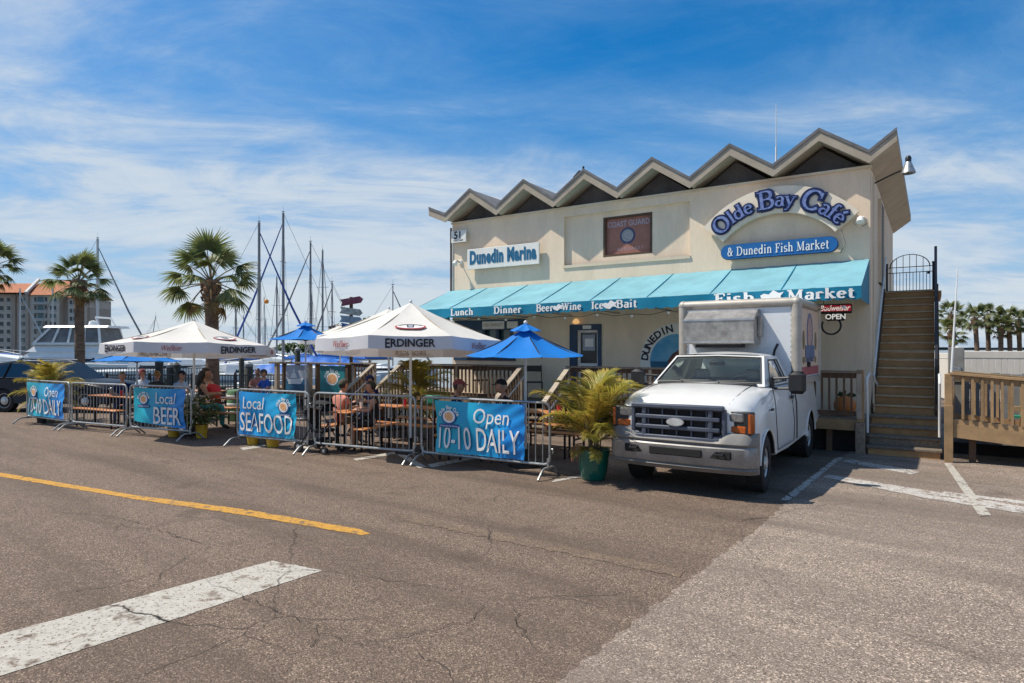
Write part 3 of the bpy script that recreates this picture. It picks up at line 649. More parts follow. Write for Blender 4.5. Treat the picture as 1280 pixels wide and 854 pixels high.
# conduits on the corner and wall
mb = MB(); mb.tube([(.05,.10,.7),(.05,.10,5.55)], .02, 6); mb.build('conduit','stucco_trim',bld)
mb = MB(); mb.tube([(BL-.03,-.03,3.6),(BL-.03,-.03,5.6)], .03, 6); mb.build('downpipe','wood_brown',bld)
# spotlights either end of the front
def spot(x, z, label):
    t = bthing('spotlight', label, 'spotlight', x, 0, z)
    MB().tube([(0,0,0),(0,-.10,.0),(0,-.2,.03)], .018, 6).build('arm','roof_trim',t); MB().cbox((0,-.02,0),(.12,.04,.12),.01).build('mount','sign_white',t)
    mb = MB(); mb.lathe([(.03,.0),(.06,.04),(.075,.14),(.06,.142)],12,M=frame((0,-.22,.03),(1,0,0),z=(.25,-.4,-.7))); mb.build('head','sign_white',t); return t
x_, z_ = W(576,328); spot(x_, z_, 'small cream spotlight on the wall left of the white marina board')
x_, z_ = W(1077,275); tt = spot(x_, z_, 'small spotlight beside the right end of the arched sign')
mb = MB(); ring(mb,0,0,.13,.10,.022,0,.02,M=FB(0,-.16,-.07)); mb.build('cable_coil','roof_trim',tt)
# floodlight on a long arm at the right eave
fl = thing('floodlight','grey bell floodlight on an arm at the right roof edge','floodlight', bpt(.05,.2,5.42), BRZ)
MB().tube([(0,0,0),(.38,-.32,.08),(.58,-.5,.1)], .016, 6).build('arm','dark_metal',fl)
mb = MB(); mb.lathe([(.05,.13),(.06,.10),(.09,.02),(.13,-.09),(.115,-.10),(.02,-.07)],16,M=Matrix.Translation((.62,-.53,.09))); mb.build('shade','galvanised',fl)
MB().lathe([(.05,0),(.055,.08),(.03,.12)],10,M=Matrix.Translation((.62,-.53,.22))).build('ballast_cap','dark_metal',fl)
# roof antennas
mx_, mz_ = W(961,190); an = bthing('whip_antenna','thin white whip antenna standing on the zigzag roof','antenna', mx_, .8, ZV+.05)
MB().tube([(0,0,0),(0,0,.85)], .022, 6).build('mast','white_metal',an); MB().tube([(0,0,.85),(0,0,1.85)], [.012,.006], 6).build('whip','white_metal',an)
mb = MB(); mb.box((0,0,.28),(.26,.05,.05)); mb.box((0,0,.38),(.12,.08,.12)); mb.build('bracket','dark_metal',an)
mx_, mz_ = W(702,236); an = bthing('radio_antenna','short metal antenna frame behind the second roof valley','antenna', mx_, 1.0, ZV+.05)
mb = MB(); mb.bar((-.05,0,0),(-.16,0,1.0),.04); mb.bar((.08,0,0),(.14,0,.95),.04); mb.bar((-.16,0,1.0),(.02,0,1.15),.03); mb.bar((.14,0,.95),(.02,0,1.15),.03); mb.build('frame','dark_metal',an)
MB().box((-.12,-.04,.55),(.10,.05,.6)).build('panel','white_metal',an); MB().tube([(.14,0,.75),(.14,0,1.25)],.03,8).build('element','dark_metal',an)

# ---------------- signs on the front
def board(name, label, x0, x1, z0, z1, th, m, y=-.0):
    t = bthing(name, label, 'sign', (x0+x1)/2, y, (z0+z1)/2); MB().cbox((0,-th/2,0),(x1-x0,th,z1-z0),.006).build('board', m, t); return t
x0, z1 = W(587.5,313); x1, _ = W(677,303); z0 = W(587.5,338)[1]; z1 = W(677,303.5)[1]; z0 = W(677,329.5)[1]-.02
s = board('marina_sign','white board with bulky teal letters on upper left wall', x0, x1, z0, z1, .05, 'sign_white', -.09)
text('Dunedin Marina', FB(0,-.052,.02), 'sign_teal_letter', s, size=.50, bold=.028, extrude=.006, sx=.62, spacing=1.12)
x0, z1 = W(568.5,290.5); x1, z0 = W(587,303)
s = board('number_sign','small pale house number plate at the upper left corner', x0, x1, z0, z1, .04, 'sign_white', -.14)
text('51', FB(-.02,-.042,.03), 'print_black', s, size=.30, bold=.008, extrude=.003)
text('MAIN STREET', FB(0,-.042,-.12), 'print_black', s, size=.06, extrude=.002)
# arched cafe sign, letters following the arc
YS = -.20
xl, zl = W(881,290,YS); xr, zr = W(1072,258,YS); _, zt = W(985,231,YS); xm = (xl+xr)/2
ax0, az0 = W(898,296,YS); ax1, az1 = W(1053,271.5,YS)
half = (xr-xl)/2+.02; rise = zt-(zl+zr)/2; RO = (half*half+rise*rise)/(2*rise); cz = zt-RO; aw = .57; ang = math.degrees(math.asin(half/RO))
ar = bthing('cafe_sign','large arched white sign with raised navy and pale blue lettering','sign', xm, YS, cz)
mb = MB(); ring(mb,0,0,RO,RO,aw,-.14,0,n=40,a0=90-ang,a1=90+ang,M=FR)
mb.build('arch_board','sign_cream',ar,smooth=40)
outl, face = MB(), MB(); S_ = .50; words_ = 'Olde Bay Café'; caps = {'O':1.12,'B':1.18,'C':1.30}
tot = sum(SF[c][0]*caps.get(c, .92)+.02 for c in words_); a_ = 0; rb = RO-aw*.78; S_ = rb*R(2*ang-4.0)/tot
for c in words_:
    k = caps.get(c, .92)*S_; wdt = SF[c][0]*k+.02*S_; k *= 1.17; th_ = R(90+ang-2.5)-(a_+wdt/2)/rb; a_ += wdt
    Mg = FR @ Matrix.Rotation(th_-math.pi/2, 4, 'Z') @ Matrix.Translation((-SF[c][0]*k/2, rb-(.04*S_ if c in caps else 0), 0)) @ Matrix.Diagonal((k,k,1,1))
    serif_glyph(outl, c, Mg, thick=.15, thin=.07, serif=.06, grow=.080, z0=.003, depth=.035); serif_glyph(face, c, Mg, thick=.125, thin=.05, serif=.04, z0=.030, depth=.035)
outl.build('letter_outline','sign_navy',ar,smooth=-1); face.build('letter_face','sign_letter_blue',ar,smooth=-1)
MB().tube([(half*.80,.0,RO-rise-.35),(half*.84,.06,RO-rise-.62),(half*.78,.15,RO-rise-.80)],.015,6).build('cable','roof_trim',ar)
x0, z0 = W(901,318,YS); x1, z1 = W(1047,304,YS); zc = (W(901,316,YS)[1]+W(1047,304.5,YS)[1])/2; hp = .16; L_ = x1-x0
pl = bthing('market_sign','long blue pill-shaped sign with white serif lettering under the arch','sign',(x0+x1)/2,YS,zc)
pts = arc(L_/2-hp,0,hp,hp,-90,90,10)+arc(-L_/2+hp,0,hp,hp,90,270,10)
MB().prism(pts,-.10,0,M=FR).build('board','sign_blue',pl,smooth=40)
mb = MB(); mb.prism([(p[0]*1.008,p[1]*1.05) for p in pts],-.10,-.03,M=FR); mb.build('rim','sign_navy',pl,smooth=40)
serif_text('& Dunedin Fish Market', .27, FB(0,-.003,0) , 'letter_white', pl, sx=(L_-.3)/(serif_width('& Dunedin Fish Market',.02)*.27), thick=.12, thin=.05, serif=.045, depth=.008)
# round marina mural board low on the wall
x0, z0 = W(846,452); mu = bthing('round_sign','round painted board with a brown figure before blue sky under the awning','sign', x0, -.03, z0)
mb = MB(); disc(mb,0,0,.92,.92,-.03,.0,n=40,M=FR); mb.build('board','sign_white',mu)
mb = MB(); disc(mb,0,0,.66,.66,.0,.006,n=36,M=FR); mb.build('picture','mural_sky',mu)
mb = MB(); mb.prism([(.655*math.cos(R(a)),.655*math.sin(R(a))) for a in range(180,361,10)],.006,.01,M=FR); mb.build('sea','mural_sea',mu,smooth=-1)
mb = MB(); mb.prism([(-.2,-.5),(-.12,-.15),(-.22,0),(-.1,.18),(.1,.3),(.3,.22),(.36,.0),(.3,-.3),(.35,-.5)],.01,.016,M=FR); mb.build('figure','mural_brown',mu,smooth=-1)
for k, c in enumerate('DUNEDIN  MARINA'):
    th_ = R(172-k*11.6); text(c, FR @ Matrix.Translation((.79*math.cos(th_),.79*math.sin(th_),.004)) @ Matrix.Rotation(th_-math.pi/2,4,'Z'), 'print_black', mu, size=.25, bold=.008, extrude=.002) if c != ' ' else None

# ---------------- awning: eight sewn panels, a lettered band, triangular cheeks and pipe frame
aw_ = bthing('awning','long turquoise fabric awning with lettered teal band across the front','awning', 0, 0, 0)
AP_, NPAN = 1.75, 8
AXL, AXR = BL-.08, -.02
def az_top(x): return 3.84+(3.73-3.84)*(x/AXL)
def az_bot(x): return 2.90+(2.80-2.90)*(x/AXL)
BH = .25
for i in range(NPAN):
    xa = AXL+(AXR-AXL)*i/NPAN; xb = AXL+(AXR-AXL)*(i+1)/NPAN
    def fn(u, v, xa=xa, xb=xb, i=i):
        x = xa+(xb-xa)*u; sag = -.03*math.sin(math.pi*u)*math.sin(math.pi*v)-.012*math.sin(math.pi*v)+.007*math.sin(23*u+9*v+i*2.1)*math.sin(math.pi*u)+.005*math.sin(37*u-14*v+i)*math.sin(math.pi*u)*v
        return (x, -.01-AP_*v, az_top(x)+(az_bot(x)+BH-az_top(x))*v+sag)
    mb = MB(); mb.grid(fn, 14, 12); p = mb.build('canopy_panel','awning_top',aw_)
    mb = MB(); mb.bar(Vector(fn(1,.01))+Vector((0,0,.004)), Vector(fn(1,.99))+Vector((0,0,.004)), .016, .012); mb.build('seam','awning_band',p) if i < NPAN-1 else None
    def fb_(u, v, xa=xa, xb=xb):
        x = xa+(xb-xa)*u; scal = .03*abs(math.sin(math.pi*6*u)) if v == 1 else 0
        return (x, -.015-AP_-.012*math.sin(7*x)*v, az_bot(x)+BH-BH*v-scal+.03*v)
    mb = MB(); mb.grid(fb_, 24, 3); mb.build('valance','awning_band',aw_)
for x in (AXL, AXR):
    mb = MB(); zt_, zb_ = az_top(x), az_bot(x); mb.add([(x,-.02,zt_-.01),(x,-AP_-.01,zb_+BH),(x,-AP_-.01,zb_),(x,-.02,zb_-.0)], [(0,1,2,3)]); mb.build('cheek','awning_band',aw_,smooth=-1)
mb = MB()
for i in range(NPAN+1):
    x = AXL+.03+(AXR-AXL-.06)*i/NPAN; mb.tube([(x,-.06,az_top(x)-.08),(x,-AP_+.04,az_bot(x)+BH-.05)],.018,6); mb.tube([(x,-.06,az_bot(x)+.04),(x,-AP_+.04,az_bot(x)+.06)],.018,6)
mb.tube([(AXL+.03,-AP_+.04,az_bot(AXL)+.06),(AXR-.03,-AP_+.04,az_bot(AXR)+.06)],.018,6); mb.build('pipe_frame','galvanised',aw_)
yv = -.028-AP_
def vword(s, px0, px1, h):
    x0, _ = W(px0,0,yv); x1, _ = W(px1,0,yv); xc = (x0+x1)/2; sx = (x1-x0)/(serif_width(s,.03)*h)
    serif_text(s, h, FB(xc, yv, az_bot(xc)+.135), 'letter_white', aw_, sp=.03, sx=sx, thick=.17, thin=.08, serif=.09, depth=.004)
vword('Lunch',563,592,.24); vword('Dinner',617,652,.24); vword('Beer',670,692,.24); vword('Wine',702,727,.24); vword('Ice',739,755,.24); vword('Bait',770,797,.24); vword('Fish',892,945,.27); vword('Market',983,1070,.27)
def fish(px, k):
    x, _ = W(px,0,yv); mb = MB()
    mb.prism([(-.17,.02),(-.11,.05),(-.04,.03),(.03,.10),(.12,.05),(.19,.07),(.14,.0),(.17,-.06),(.08,-.04),(.0,-.10),(-.09,-.08),(-.15,-.04)],0,.004); mb.build('fish_emblem','letter_white',aw_,smooth=-1,M=FB(x,yv,az_bot(x)+.135) @ Matrix.Diagonal((k,k,1,1)))
fish(697,.8); fish(762,1); fish(964,1.2)
# string of bulbs under the awning
sl = bthing('string_lights','string of small globe bulbs hanging under the awning edge','string lights',0,-1.55,2.85)
prev = None; mb = MB()
for i in range(13):
    x = AXL+.5+(AXR-.8-AXL)*i/12; p = Vector((x,0,-.02-.05*(i % 2)-(.1*(1-(x/AXL*-1+1)) if False else 0)))
    if prev: mb.tube([prev, (prev+p)/2+Vector((0,0,-.06)), p],.006,4)
    MB().ball(p+Vector((0,0,-.05)),.035,8).build('bulb','bulb',sl); prev = p
mb.build('wire','black_paint',sl)
# lit beer sign hanging under the right end
x0, z0 = W(1043,388,-1.0); ns = bthing('beer_sign','small dark lit window sign with red script and white capitals by the stairs','sign',x0,-1.0,z0)
MB().cbox((0,.03,.03),(.62,.05,.19),.02).build('backing','black_plastic',ns); MB().cbox((.02,.03,-.13),(.34,.05,.15),.02).build('backing','black_plastic',ns)
MB().cbox((0,-.0,.04),(.58,.012,.12),.01).build('red_panel','neon_red',ns)
text('Budweiser', FB(0,-.01,.04), 'neon_white', ns, size=.155, bold=.002, extrude=.003, shear=.3, sx=.8); text('OPEN', FB(.02,.0,-.13), 'neon_white', ns, size=.14, bold=.004, extrude=.003)
MB().tube([(-.06+.17*math.cos(R(a)),.04,-.30+.17*math.sin(R(a))) for a in range(150,420,18)],.02,6).build('cord','black_plastic',ns)
MB().tube([(-.2,.03,.12),(-.2,.03,.4)],.005,4).build('chain','black_paint',ns)
# ------------------------------------------------------------------ wooden deck, railings, stairs, ramp, fences (building frame)
DZ, DY = .67, -1.22
def dxp(px, y=DY): return W(px, 0, y)[0]
XDL = dxp(342); 
deck = bthing('wooden_deck','weathered raised wooden deck along the cafe front','deck',0,DY,0)
for k in range(9):
    y = .07+k*.142; MB().cbox(((XDL-.1)/2,y,DZ-.02),(-XDL-.1,.134,.04),.004).build('deck_board','wood_grey',deck)
for k in range(14):
    y = 1.35+k*.142; MB().cbox(((XDL+BL)/2,y,DZ-.02),(BL-XDL-.05,.134,.04),.004).build('deck_board','wood_grey',deck)
for a, b in ((XDL,dxp(469)),(dxp(500),dxp(652)),(dxp(711),-.12)):
    MB().cbox(((a+b)/2,-.02,DZ-.13),(b-a,.04,.2),.004).build('rim_board','wood_tan',deck)
mb = MB(); mb.bbox((XDL,.25,0),(-.12,.3,DZ-.05)); mb.build('dark_backing','deck_dark',deck)  # dark board stands in for the shade of the void below the deck
slat = MB().cbox((0,0,.23),(.045,.02,.44),.003).mesh('skirt_slat',-1); slat.materials.append(MATS['vinyl'])
x = XDL+.1
while x < dxp(700):
    share('skirt_slat', slat, deck, Matrix.Translation((x,.03,.02))); x += .115
x = XDL+.1
while x < -.1: MB().bbox((x-.05,.10,0),(x+.05,.20,DZ-.05)).build('support_post','wood_brown',deck); x += 1.7

BAL = {}
def railing(name, label, p0, p1, h=.89, mpost='wood_pale', mtop='wood_grey', mbal='wood_brown', posts=(True,True), group='deck railings', step=.125, hb=.09, bal=(.036,.036), mid=True):
    "railing from p0 to p1 (feet, building frame): posts, cap, rails and single balusters"
    p0 = Vector(p0); p1 = Vector(p1); d = p1-p0; t = bthing(name, label, 'railing', *p0, group=group); n = max(1, round(Vector((d.x,d.y,0)).length/1.9)); up = Vector((0,0,1))
    for i in range(n+1):
        if (i == 0 and not posts[0]) or (i == n and not posts[1]): continue
        q = d*(i/n); MB().cbox(q+up*(h/2-.015),(.09,.09,h-.03),.006).build('post', mpost, t)
    e = d.normalized()*.05
    mb = MB(); mb.bar(-e+up*h, d+e+up*h, .15, .038); mb.build('cap_rail', mtop, t)
    mb = MB(); mb.bar(up*(h-.075), d+up*(h-.075), .04, .10); mb.build('upper_rail', mbal, t)
    mb = MB(); mb.bar(up*hb, d+up*hb, .04, .09); mb.build('lower_rail', mbal, t)
    m = int(d.length/step); key = (mbal, round(h,2), bal)
    if key not in BAL: me = MB().box((0,0,0),(bal[0],bal[1],h-.10-hb)).mesh('baluster',-1); me.materials.append(MATS[mbal]); BAL[key] = me
    for i in range(1, m):
        q = d*(i/m)+Vector((0,-.036,.02+(h-.02+hb)/2)); share('baluster', BAL[key], t, Matrix.Translation(q))
    return t
railing('deck_railing','deck railing between the poster stand and the left stair', (dxp(442),DY,DZ), (dxp(468),DY,DZ))
railing('deck_railing','long deck railing behind the golden palm left of the middle stair', (dxp(501),DY,DZ), (dxp(652),DY,DZ))
railing('deck_railing','deck railing running behind the truck from middle stair to tan staircase', (dxp(711),DY,DZ), (-.10,DY,DZ))
def deck_stair(label, xa, xb):
    t = bthing('deck_stair', label, 'stairs', xa, DY, 0); w = xb-xa
    for i in range(3):
        z = DZ-.165*(i+1); y = -.05-.29*i
        MB().cbox((w/2,y-.145,z-.02),(w-.02,.30,.04),.005).build('tread','wood_grey',t); MB().bbox((.02,y-.02,z-.16),(w-.02,y,z-.04)).build('riser','wood_brown',t)
    for x, r in ((0,0),(w,1)):
        MB().bar((x,0,DZ-.12),(x,-1.05,.05),.04,.24).build('stringer','wood_brown',t)
        MB().bar((x,.0,DZ+.885),(x,-1.20,DZ+.10),.13,.04).build('cap_rail','wood_pale',t)
        MB().cbox((x,-1.10,.42),(.085,.085,.84),.006).build('post','wood_brown',t)
        for k in range(1,9):
            y = -1.05*k/9; zt = DZ+.86+.6542*y; MB().box((x,y,zt-.42),(.036,.036,.78)).build('baluster','wood_brown',t)
        MB().tube([(x+.06,.02,DZ+.62),(x+.06,-1.15,DZ-.16),(x+.06,-1.2,DZ-.24)],.018,6).build('handrail','white_metal',t)
    return t
deck_stair('short wooden stair with sloping rails behind the striped blue parasol', dxp(652), dxp(711)); deck_stair('short wooden stair with sloping rails beside the poster stand', dxp(468), dxp(501))
# poster stand at the deck's left end
x0, x1 = XDL+.05, dxp(440); ps = bthing('poster_stand','weathered wooden frame holding two posters at the left end of the deck','poster stand',x0,DY-.06,0); w = x1-x0
mb = MB(); MB().cbox((w/2,0,1.53),(w+.2,.2,.06),.008).build('top_board','wood_grey',ps)
for q in (0.06,.16,.50,.60,.97): MB().cbox((w*q,0,.75),(.13 if q not in(.16,.60) else .10,.13,1.5),.006).build('post','wood_pale' if q in (.06,.5) else 'wood_brown',ps)
MB().bbox((.02,.06,.02),(w,.09,.5)).build('base_board','deck_dark',ps)
pw = w*.30
p = MB().bbox((w*.19,-.03,.55),(w*.48,-.01,1.46)).build('boat_poster','poster_grey',ps)
MB().bbox((w*.19,-.036,.55),(w*.48,-.031,1.0)).build('sea_print','mural_sea',p)
cxp, czp = w*.32, .98
mb = MB(); mb.prism([(-.42,.0),(.40,.05),(.30,-.13),(-.32,-.15)],0,.004); mb.prism([(-.25,.05),(.1,.06),(.02,.22),(-.16,.22)],0,.004); mb.prism([(-.1,.23),(-.02,.23),(-.04,.36),(-.08,.36)],0,.004); mb.build('boat_print','letter_white',p,smooth=-1,M=FB(cxp,-.037,czp))
p = MB().bbox((w*.64,-.03,.55),(w*.94,-.01,1.46)).build('menu_poster','poster_teal',ps)
mb = MB(); disc(mb,0,0,.27,.20,0,.004); mb.build('oval_print','logo_white',p,M=FB(w*.79,-.031,1.05)); mb = MB(); disc(mb,0,0,.21,.15,0,.004); mb.build('centre_print','logo_orange',p,M=FB(w*.79,-.036,1.05))
for k, c in enumerate('Olde Bay Café'):
    th_ = R(160-k*11.7); text(c, FB(w*.79+.33*math.cos(th_),-.032,1.03+.30*math.sin(th_)) @ Matrix.Rotation(th_-math.pi/2,4,'Z'), 'logo_white', p, size=.13, bold=.003, extrude=.002) if c != ' ' else None

# ---------------- the tan outside staircase
SX0, SX1, SY0, NS, SR, ST = .06, 1.10, .10, 15, .185, .264
st = bthing('outside_staircase','steep tan painted staircase climbing the right side of the building','staircase',0,SY0,0)
for i in range(NS):
    z = DZ+SR*(i+1); y = ST*i
    tr = MB().cbox(((SX0+SX1)/2,y+ST/2-.01,z-.02),(SX1-SX0,ST+.03,.04),.006).build('tread','stair_tan',st)
    MB().cbox(((SX0+SX1)/2,y-.026,z-.016),(SX1-SX0-.01,.012,.028),.003).build('nosing','stair_nosing',tr)
    MB().bbox((SX0,y,z-SR),(SX1,y+.02,z-.042)).build('riser','stair_tan',st)
ZL = DZ+SR*NS; YL = ST*NS
MB().bbox((SX0,YL-.02,ZL-.12),(SX1+.15,YL+2.6,ZL-.005)).build('landing','stair_tan',st)
for x in (SX0-.03, SX1+.03): MB().bar((x,-.02,DZ-.02),(x,YL,ZL-.06),.045,.36).build('stringer','wood_brown',st)
# solid board side under the guard, then dark guard rail
for i in range(13): y = .15+YL*i/13; zb = DZ+(ZL-DZ)*(y/YL); MB().bbox((SX1+.055,y-.14,max(.05,zb-1.9)),(SX1+.085,y+.14,zb+.25)).build('side_board','wood_brown',st)
for y in (.05, YL*.5, YL): MB().cbox((SX1+.03,y,DZ+(ZL-DZ)*y/YL+.55),(.06,.06,1.1),.004).build('guard_post','dark_metal',st)
for h in (1.08,.72,.36): MB().bar((SX1+.03,.05,DZ+h),(SX1+.03,YL,ZL+h),.05,.045).build('guard_rail','dark_metal',st)
MB().tube([(SX0-.0,-.05,DZ+.78),(SX0-.0,.05,DZ+.90),(SX0-.0,YL,ZL+.90)],.022,8).build('wall_handrail','white_metal',st)
MB().tube([(SX0-.0,-.05,DZ+.78),(SX0+.02,.03,DZ+.66),(SX0+.05,.10,DZ+.60)],.02,8).build('rail_return','white_metal',st)
for y in (.3,1.6,2.9): z = DZ+.90+(ZL-DZ)*y/YL; MB().tube([(SX0,y,z),(SX0-.055,y,z-.06)],.012,6).build('bracket','white_metal',st)
gt = bthing('arched_gate','black metal gate with an arched top at the head of the stairs','gate',(SX0+SX1)/2-.0,SY0+YL+.1,ZL)
gw = .43; gt.scale = (1,1,.69)
for s_ in (-1,1): MB().cbox((s_*(gw+.07),0,.5),(.045,.045,1.05),.004).build('gate_post','dark_metal',gt); MB().ball((s_*(gw+.07),0,1.05),.035,8).build('finial','dark_metal',gt)
mb = MB()
for z in (.05,.72,.92): mb.bar((-gw-.05,0,z),(gw+.05,0,z),.025,.025)
for i in range(13):
    x = -gw+2*gw*i/12; zt = .92+math.sqrt(max(0,1-(x/gw)**2))*.46 if i % 2 == 0 or True else .72
    mb.bar((x,0,.05),(x,0,min(zt, 1.36) if i % 2 == 0 else .72),.014,.014)
mb.tube([(gw*math.cos(R(a)),0,.92+.46*math.sin(R(a))) for a in range(0,181,12)],.014,6); mb.build('gate_leaf','dark_metal',gt)
MB().cbox((gw-.03,-.03,.68),(.06,.06,.1),.005).build('latch','dark_metal',gt)
# low weathered steps in front of it
ls = bthing('low_steps','four weathered grey wooden steps at the foot of the tan staircase','steps',0,DY,0)
for i in range(4):
    z = DZ*(i+1)/4; y0 = .03+.30*i; dpt = .34 if i < 3 else .50
    MB().cbox((.61,y0+dpt/2,z-.022),(1.20,dpt,.044),.006).build('tread','wood_grey',ls); MB().bbox((.04,y0+.035,z-.168),(1.18,y0+.06,z-.045)).build('riser','stair_tan' if i != 1 else 'wood_grey',ls)
for s_, x in ((-1,.03),(1,1.17)): MB().tube([(x,.62,1.50),(x,.55,1.52),(x,.02,1.45),(x,-.02,1.38),(x,.06,.95),(x,.12,.72),(x,.12,.40)],.022,8).build('handrail','white_metal',ls)
MB().cbox((-.08,-.02,.30),(.16,.13,.60),.008).build('newel_base','wood_grey',ls)
MB().cbox((-.08,.01,1.10),(.12,.09,1.0),.008).build('newel_post','wood_tan',ls)
# ramp on the right with its own railing
rp = bthing('access_ramp','sunlit wooden ramp sloping away right of the steps','ramp',1.30,DY-.12,0)
MB().cbox((0,0,.78),(.12,.11,1.56),.008).build('newel_post','wood_tan',rp); MB().cbox((-.0,-.065,.5),(.13,.02,1.0),.004).build('newel_face','wood_tan',rp)
RL = 4.2; rd = lambda x: DZ-.085*x
MB().bar((.06,-.02,rd(0)-.10),(RL,-.02,rd(RL)-.10),.04,.24).build('rim_board','wood_tan',rp)
for i in range(26): x = .15+i*.155; MB().cbox((x,.62,rd(x)-.02),(.148,1.25,.035),.003).build('ramp_board','wood_tan',rp)
for i in range(4): MB().bbox((i*1.3+.3,.15,0),(i*1.3+.4,.25,rd(i*1.3+.3)-.22)).build('support','wood_brown',rp)
MB().bbox((.1,1.2,0),(RL,1.24,rd(RL)-.1)).build('dark_backing','deck_dark',rp)
railing('ramp_railing','sunlit pale brown ramp railing at the right edge of the picture', (1.37,DY-.13,rd(.07)), (1.37+RL,DY-.13,rd(RL)), h=.90, mpost='wood_tan', mtop='wood_tan', mbal='wood_tan', posts=(False,True), group='ramp railings', step=.135, bal=(.04,.04), hb=.06)
railing('ramp_railing','shaded far railing on the inner side of the ramp', (1.37,DY+1.12,rd(.07)), (1.37+RL,DY+1.12,rd(RL)), h=.90, mpost='wood_tan', mtop='wood_tan', mbal='wood_tan', group='ramp railings', step=.17, bal=(.04,.04), hb=.06)
gf = bthing('grey_board_fence','grey weathered board fence behind the ramp railings','fence',1.6,.55,0)
for i in range(24): MB().cbox((i*.16,0,.78),(.152,.025,1.5-.02*(i%3)),.003).build('board','vinyl_grey',gf)
MB().bbox((-.05,.02,1.2),(3.8,.06,1.3)).build('fence_rail','vinyl_grey',gf)
bn = bthing('green_bench','tan and green slatted bench seen through the ramp railing','bench',2.9,-.55,rd(1.6)-.02)
for k, m_ in enumerate(('bench_green','bench_green','wood_tan')): MB().cbox((0,.1*k,.28 if k < 2 else .40),(1.3,.09,.04) if k < 2 else (1.3,.04,.1),.005).build('slat',m_,bn)
for s_ in (-.5,.5): MB().bbox((s_-.03,-.03,-.02),(s_+.03,.22,.26)).build('leg','wood_tan',bn)
# white vinyl fence beyond
v0 = at(1196,440,24.0); vd = (E1*.93+Vector((.0,.06,0))).normalized(); vz = math.atan2(vd.y, vd.x)
vf = thing('vinyl_fence','tall white vinyl fence with broad top rail at the far right','fence',(v0.x,v0.y,0),vz)
MB().cbox((0,0,1.0),(.14,.14,2.0),.01).build('post','vinyl',vf); MB().lathe([(.12,0),(.12,.03),(.01,.10)],4,M=Matrix.Translation((0,0,2.0)) @ Matrix.Rotation(R(45),4,'Z')).build('post_cap','vinyl',vf)
for i in range(34): MB().cbox((.17+i*.18,0,.85),(.172,.03,1.6),.006).build('board','vinyl',vf)
MB().cbox((3.1,0,1.78),(6.1,.055,.26),.012).build('top_rail','vinyl',vf); MB().cbox((3.1,0,.12),(6.1,.055,.16),.012).build('bottom_rail','vinyl',vf)
MB().cbox((6.2,0,1.0),(.14,.14,2.0),.01).build('post','vinyl',vf)
v1 = v0+Vector((-.12,.1,0))
vf2 = thing('vinyl_fence','short stretch of white vinyl fence turning away beside the staircase','fence',(v1.x,v1.y,0),vz+R(100))
for i in range(12): MB().cbox((.17+i*.18,0,.85),(.172,.03,1.6),.006).build('board','vinyl',vf2)
MB().cbox((1.2,0,1.72),(2.4,.055,.22),.012).build('top_rail','vinyl',vf2)
# whip pole leaning by the ramp, utility box, orange ornament, deck chairs
p0 = bpt(1.33,DY+.02,0); wp = thing('white_pole','slender white pole leaning up beside the ramp post','pole',(p0.x,p0.y,0))
tp = at(1197,335,11.6)-Vector((p0.x,p0.y,0)); b0 = Vector((.02,.08,.70)); MB().tube([b0,(b0+tp)*.5,tp],[.022,.018,.008],8).build('shaft','white_metal',wp); MB().tube([b0,b0*.45+tp*.55*.62],.025,8).build('sleeve','white_metal',wp)
MB().tube([(b0.x,b0.y,0.0),(b0.x,b0.y,.72)],.03,8).build('socket','dark_metal',wp)
ub = bthing('utility_cabinet','grey utility cabinet standing behind the ramp post','cabinet',1.45,.30,0); MB().cbox((0,0,1.05),(.26,.2,1.95),.01).build('cabinet','vinyl_grey',ub); MB().cbox((0,-.11,1.5),(.16,.02,.3),.01).build('meter_panel','galvanised',ub)
fr = bthing('orange_ornament','round orange fruit ornament with dark leaves behind the railing','ornament',dxp(1056,-.75),-.75,DZ)
fr.scale = (1.2,1.2,1.2)
MB().ball((0,0,.17),.17,14,sq=(1,1,.98)).build('fruit','orange_fruit',fr)
mb = MB()
for a in (0,130,230): mb.add([(0,0,.33),(.09*math.cos(R(a))-.03*math.sin(R(a)),.09*math.sin(R(a)),.40),(.19*math.cos(R(a)),.10*math.sin(R(a)),.34),(.09*math.cos(R(a))+.03,.06*math.sin(R(a)),.31)],[(0,1,2,3)])
mb.tube([(0,0,.32),(.01,0,.42)],.014,6); mb.build('leaves','leaf_dark',fr,smooth=-1)
def deck_chair(label, x, y, rz):
    t = bthing('deck_chair', label, 'chair', x, y, DZ, rz, 'black chairs on the deck')
    MB().cbox((0,0,.45),(.42,.42,.03),.008).build('seat','black_paint',t)
    MB().cbox((0,.23,.80),(.42,.025,.16),.008,M=Matrix.Rotation(0,4,'X')).build('backrest','black_paint',t)
    for sx_ in (-1,1):
        MB().tube([(.2*sx_,-.2,0),(.2*sx_,-.17,.45)],.012,6).build('leg','black_paint',t); MB().tube([(.2*sx_,.26,0),(.2*sx_,.19,.45),(.2*sx_,.25,.9)],.012,6).build('leg','black_paint',t)
    return t
deck_chair('black folding chair in the stair gap of the deck', dxp(668,-.55), -.55, R(35)); deck_chair('black chair standing behind the long deck railing', dxp(602,-.5), -.5, R(-150))
